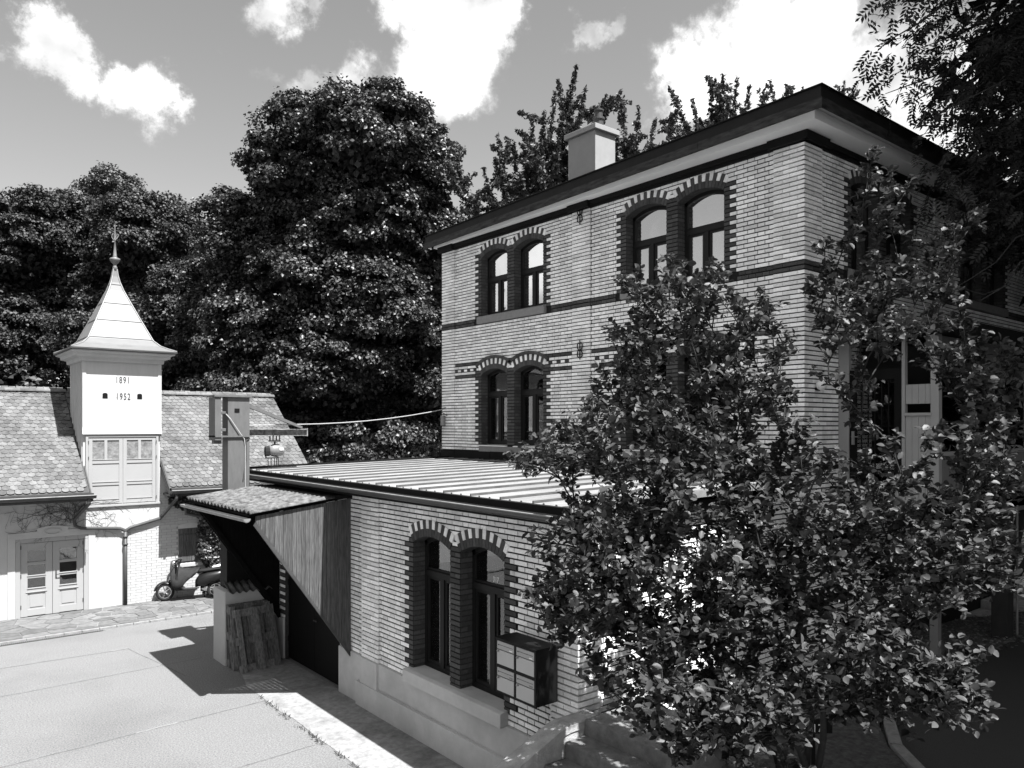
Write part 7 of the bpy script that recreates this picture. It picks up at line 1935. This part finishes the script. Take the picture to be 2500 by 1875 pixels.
for tip in S:
    nd = np.array(nodes)
    db = np.linalg.norm(nd - SB, axis=1); dt = np.linalg.norm(tip - SB)
    cost = np.linalg.norm(nd - tip, axis=1) + np.where(db > dt * .93, 3.0, 0) + .18 * (dt - db)
    f = nd[np.argmin(cost)]
    d = tip - f; ln = np.linalg.norm(d)
    out = (f - SB) / (np.linalg.norm(f - SB) + 1e-6)
    mid = f + d * .5 + out * .08 * ln + np.array([0, 0, .06 * ln]) + rng.normal(size=3) * .06 * ln
    cv = lambda t: (1 - t) ** 2 * f + 2 * t * (1 - t) * mid + t * t * tip
    r0 = .004 + .013 * max(0, 1 - np.linalg.norm(f - SB) / dmax); r1 = .0025 + .004 * max(0, 1 - dt / dmax)
    stems.tube([cv(t) for t in (0, .25, .5, .75, 1)], [r0 + (r1 - r0) * t for t in (0, .25, .5, .75, 1)], 5)
    nodes += [cv(.45), cv(.8)]
    hi_ = float(np.clip((tip[2] - 4.3) / 1.2, 0, 1))
    nt_ = int((3.4 + ln * 9) * (1 - .1 * hi_))
    for j in range(nt_):
        t = rng.uniform(.2, 1.0)
        p = cv(t)
        tw = unit(rng, 1)[0] * .75 + d / ln * .6 + np.array([0, 0, .15]); tw /= np.linalg.norm(tw)
        tl = rng.uniform(.12, .30) * (1.15 - .35 * t) * (1 - .3 * hi_)
        if j == 0: p, tw, tl = tip - d / ln * .12, d / ln, .2
        q = p + tw * tl
        stems.tube([p, (p + q) / 2 + np.array([0, 0, .012]), q], [.004, .003, .0015], 3)
        nl = int(rng.integers(8, 14))
        for m_ in range(nl):
            s = (m_ + .6) / nl
            sd = np.cross(tw, unit(rng, 1)[0]); sd /= np.linalg.norm(sd) + 1e-9
            ax = tw * .55 + sd * .8; ax /= np.linalg.norm(ax)
            LP.append(p + tw * tl * s + ax * .04)
            LN.append(np.array([0, 0, 1.0]) + rng.normal(size=3) * .62 - ax * .15); LD.append(ax)
stems.build('stem', 'twig', shrub, smooth=True)
LP, LN, LD = np.array(LP), np.array(LN), np.array(LD)
Ls = rng.uniform(.048, .088, len(LP)); Ws = Ls * rng.uniform(.55, .72, len(LP))
# the 300 leaves that show largest are objects of their own
dist = np.linalg.norm(LP - CAM, axis=1)
nu = LN / np.linalg.norm(LN, axis=1, keepdims=True)
face = np.abs(np.sum((CAM - LP) / dist[:, None] * nu, 1))
score = Ls * Ws * (face + .2) / dist ** 2
ordr = np.argsort(-score); first = ordr[:300]; restm = np.ones(len(LP), bool); restm[first] = False
V, F = leaf_mesh(LP[restm], LN[restm], Ls[restm], Ws[restm], rng, full=True, droop=LD[restm] * 5, fold=.16)
fo = tag(link('foliage', np_mesh('foliage', V, F, 'leaf_shrub'), shrub), kind='stuff')
lm_ = []
for s in range(5):
    V, F = leaf_mesh(np.zeros((1, 3)), np.array([[0, 0, 1.0]]), np.array([1.0]), np.array([.64]), np.random.default_rng(s), full=True, droop=np.array([[50.0, 0, 0]]), fold=.1 + .04 * s)
    lm_.append(np_mesh('leaf', V, F, 'leaf_shrub'))
for i in first:
    z = Vector(nu[i]); x = Vector(LD[i]); x = (x - z * x.dot(z)).normalized(); y = z.cross(x)
    o = link('leaf', lm_[i % 5], shrub)
    mt = Matrix((x, y, z)).transposed().to_4x4(); mt.translation = Vector(LP[i])
    o.matrix_basis = mt @ Matrix.Scale(float(Ls[i]), 4)
print('shrub leaves', len(LP))

# ---- ivy on the barn's right end and dead creeper on its wall
rng = np.random.default_rng(61)
ivy = thing('ivy', 'glossy dark ivy covering the barn wall right of the shutter', 'ivy', (-3.8, 15.4, 0))
n = 6500
x = rng.uniform(-4.62, -2.6, n); z = rng.uniform(.1, 2.9, n)
ok = (x > -4.55 + .25 * np.sin(z * 3)) | (z > 2.2)
x, z = x[ok], z[ok]
xe = rng.uniform(-5.35, -4.5, 700); ze = 2.85 - rng.random(700) ** 1.5 * (.25 + .5 * (xe + 5.35))
x = np.concatenate([x, xe]); z = np.concatenate([z, ze]); n = len(x)
P = np.stack([x, 15.44 - rng.random(n) * .28 * (.4 + .6 * np.abs(np.sin(x * 5 + z * 4))), z], 1)
N = rng.normal(size=(n, 3)) * .45 + np.array([0, -.8, .55])
L = rng.uniform(.06, .11, n)
V, F = leaf_mesh(P, N, L, L * .9, rng)
link('foliage', np_mesh('foliage', V, F, 'leaf_ivy'), ivy)
mb = MB()
for i in range(7): mb.tube([(-4.4 + i * .25, 15.46, 0), (-4.3 + i * .24 + rng.normal() * .1, 15.45, 1.2), (-4.4 + i * .25 + rng.normal() * .15, 15.45, 2.6)], [.018, .013, .006], 5)
mb.build('stem', 'creeper', ivy)
cr = MB()


def creep(p, ang, ln, depth):
    pts = [p]
    for i in range(int(ln / .07)):
        ang += random.gauss(0, .35)
        q = (pts[-1][0] + .07 * math.cos(ang), BY - .022, pts[-1][2] + .07 * math.sin(ang))
        if q[2] > 2.84 or q[0] > -5.2: break
        pts.append(q)
        if depth < 3 and random.random() < .30: creep(q, ang + random.choice((-1, 1)) * random.uniform(.5, 1.1), ln * .5, depth + 1)
    if len(pts) > 1: cr.tube(pts, [max(.0022, .006 / (depth + 1))] * len(pts), 4)


random.seed(12)
for i in range(11): creep((-7.45 - random.random() * .25, BY - .022, 2.15 + random.random() * .3), random.uniform(1.2, 3.1), random.uniform(.7, 1.7), 0)
for i in range(6): creep((-8.9 + i * .25, BY - .022, 2.75), random.uniform(-2.4, -.9), random.uniform(.4, .9), 1)
for i in range(9): creep((-7.2 + random.random() * 1.5, BY - .045, 2.2 + random.random() * .35), random.uniform(0, 6), random.uniform(.15, .4), 2)
tag(cr.build('dead_creeper', 'creeper'), 'bare dead creeper stems spreading over the white barn wall above the door', 'creeper')
# ---- outside the frame: house and wood mirrored in panes, added trees that block sky
fh = thing('white_house', 'white house across the yard mirrored in the annex window panes', 'house', (-24, 5, 0))
mb = MB(); mb.box(-30, -24, -3, 9, 0, 6.5); mb.build('wall', 'far_house', fh)
MB().prism([(-30.6, 6.4), (-23.4, 6.4), (-27, 9.2)], 1, -3.5, 9.5).build('roof', 'tile_under', fh)
for y in (-1.5, 1, 3.5, 6):
    for z in (1.2, 4.0): MB().box(-24.03, -23.98, y, y + 1.0, z, z + 1.5).build('window', 'black_metal', fh)
rng = np.random.default_rng(71)
fw = [(-40 + rng.normal() * 2, -10 + i * 4.2, 6 + rng.normal() * 1.0, 3.4, 6.0) for i in range(16)]
P, N, L, W = crown_leaves(fw, 26000, rng, 1.2, (.5, .9))
V, F = leaf_mesh(P, N, L, W, rng)
shade_belt = [(1 + i * 4.0 + rng.normal(), -19 + rng.normal() * 1.5, 6 + rng.normal(), 3.6, 6.5) for i in range(9)] + [(26 + rng.normal(), -14 + i * 4.5, 6, 3.6, 6.5) for i in range(6)]  # unseen trees added right of the house to block low sky from its facade
P, N, L, W = crown_leaves(shade_belt, 26000, rng, 1.2, (.5, .9))
V2, F2 = leaf_mesh(P, N, L, W, rng)
F = np.concatenate([F, F2 + len(V)]); V = np.concatenate([V, V2])
tag(link('far_wood_and_shade_belt', np_mesh('far_wood_and_shade_belt', V, F, 'leaf_wood')), 'belt of trees mirrored in the upper window panes, plus unseen trees added to shade the right facade', 'wood', kind='stuff')
print('objects', len(bpy.data.objects), 'tris', sum(len(p.vertices) - 2 for m in bpy.data.meshes for p in m.polygons) if False else '')
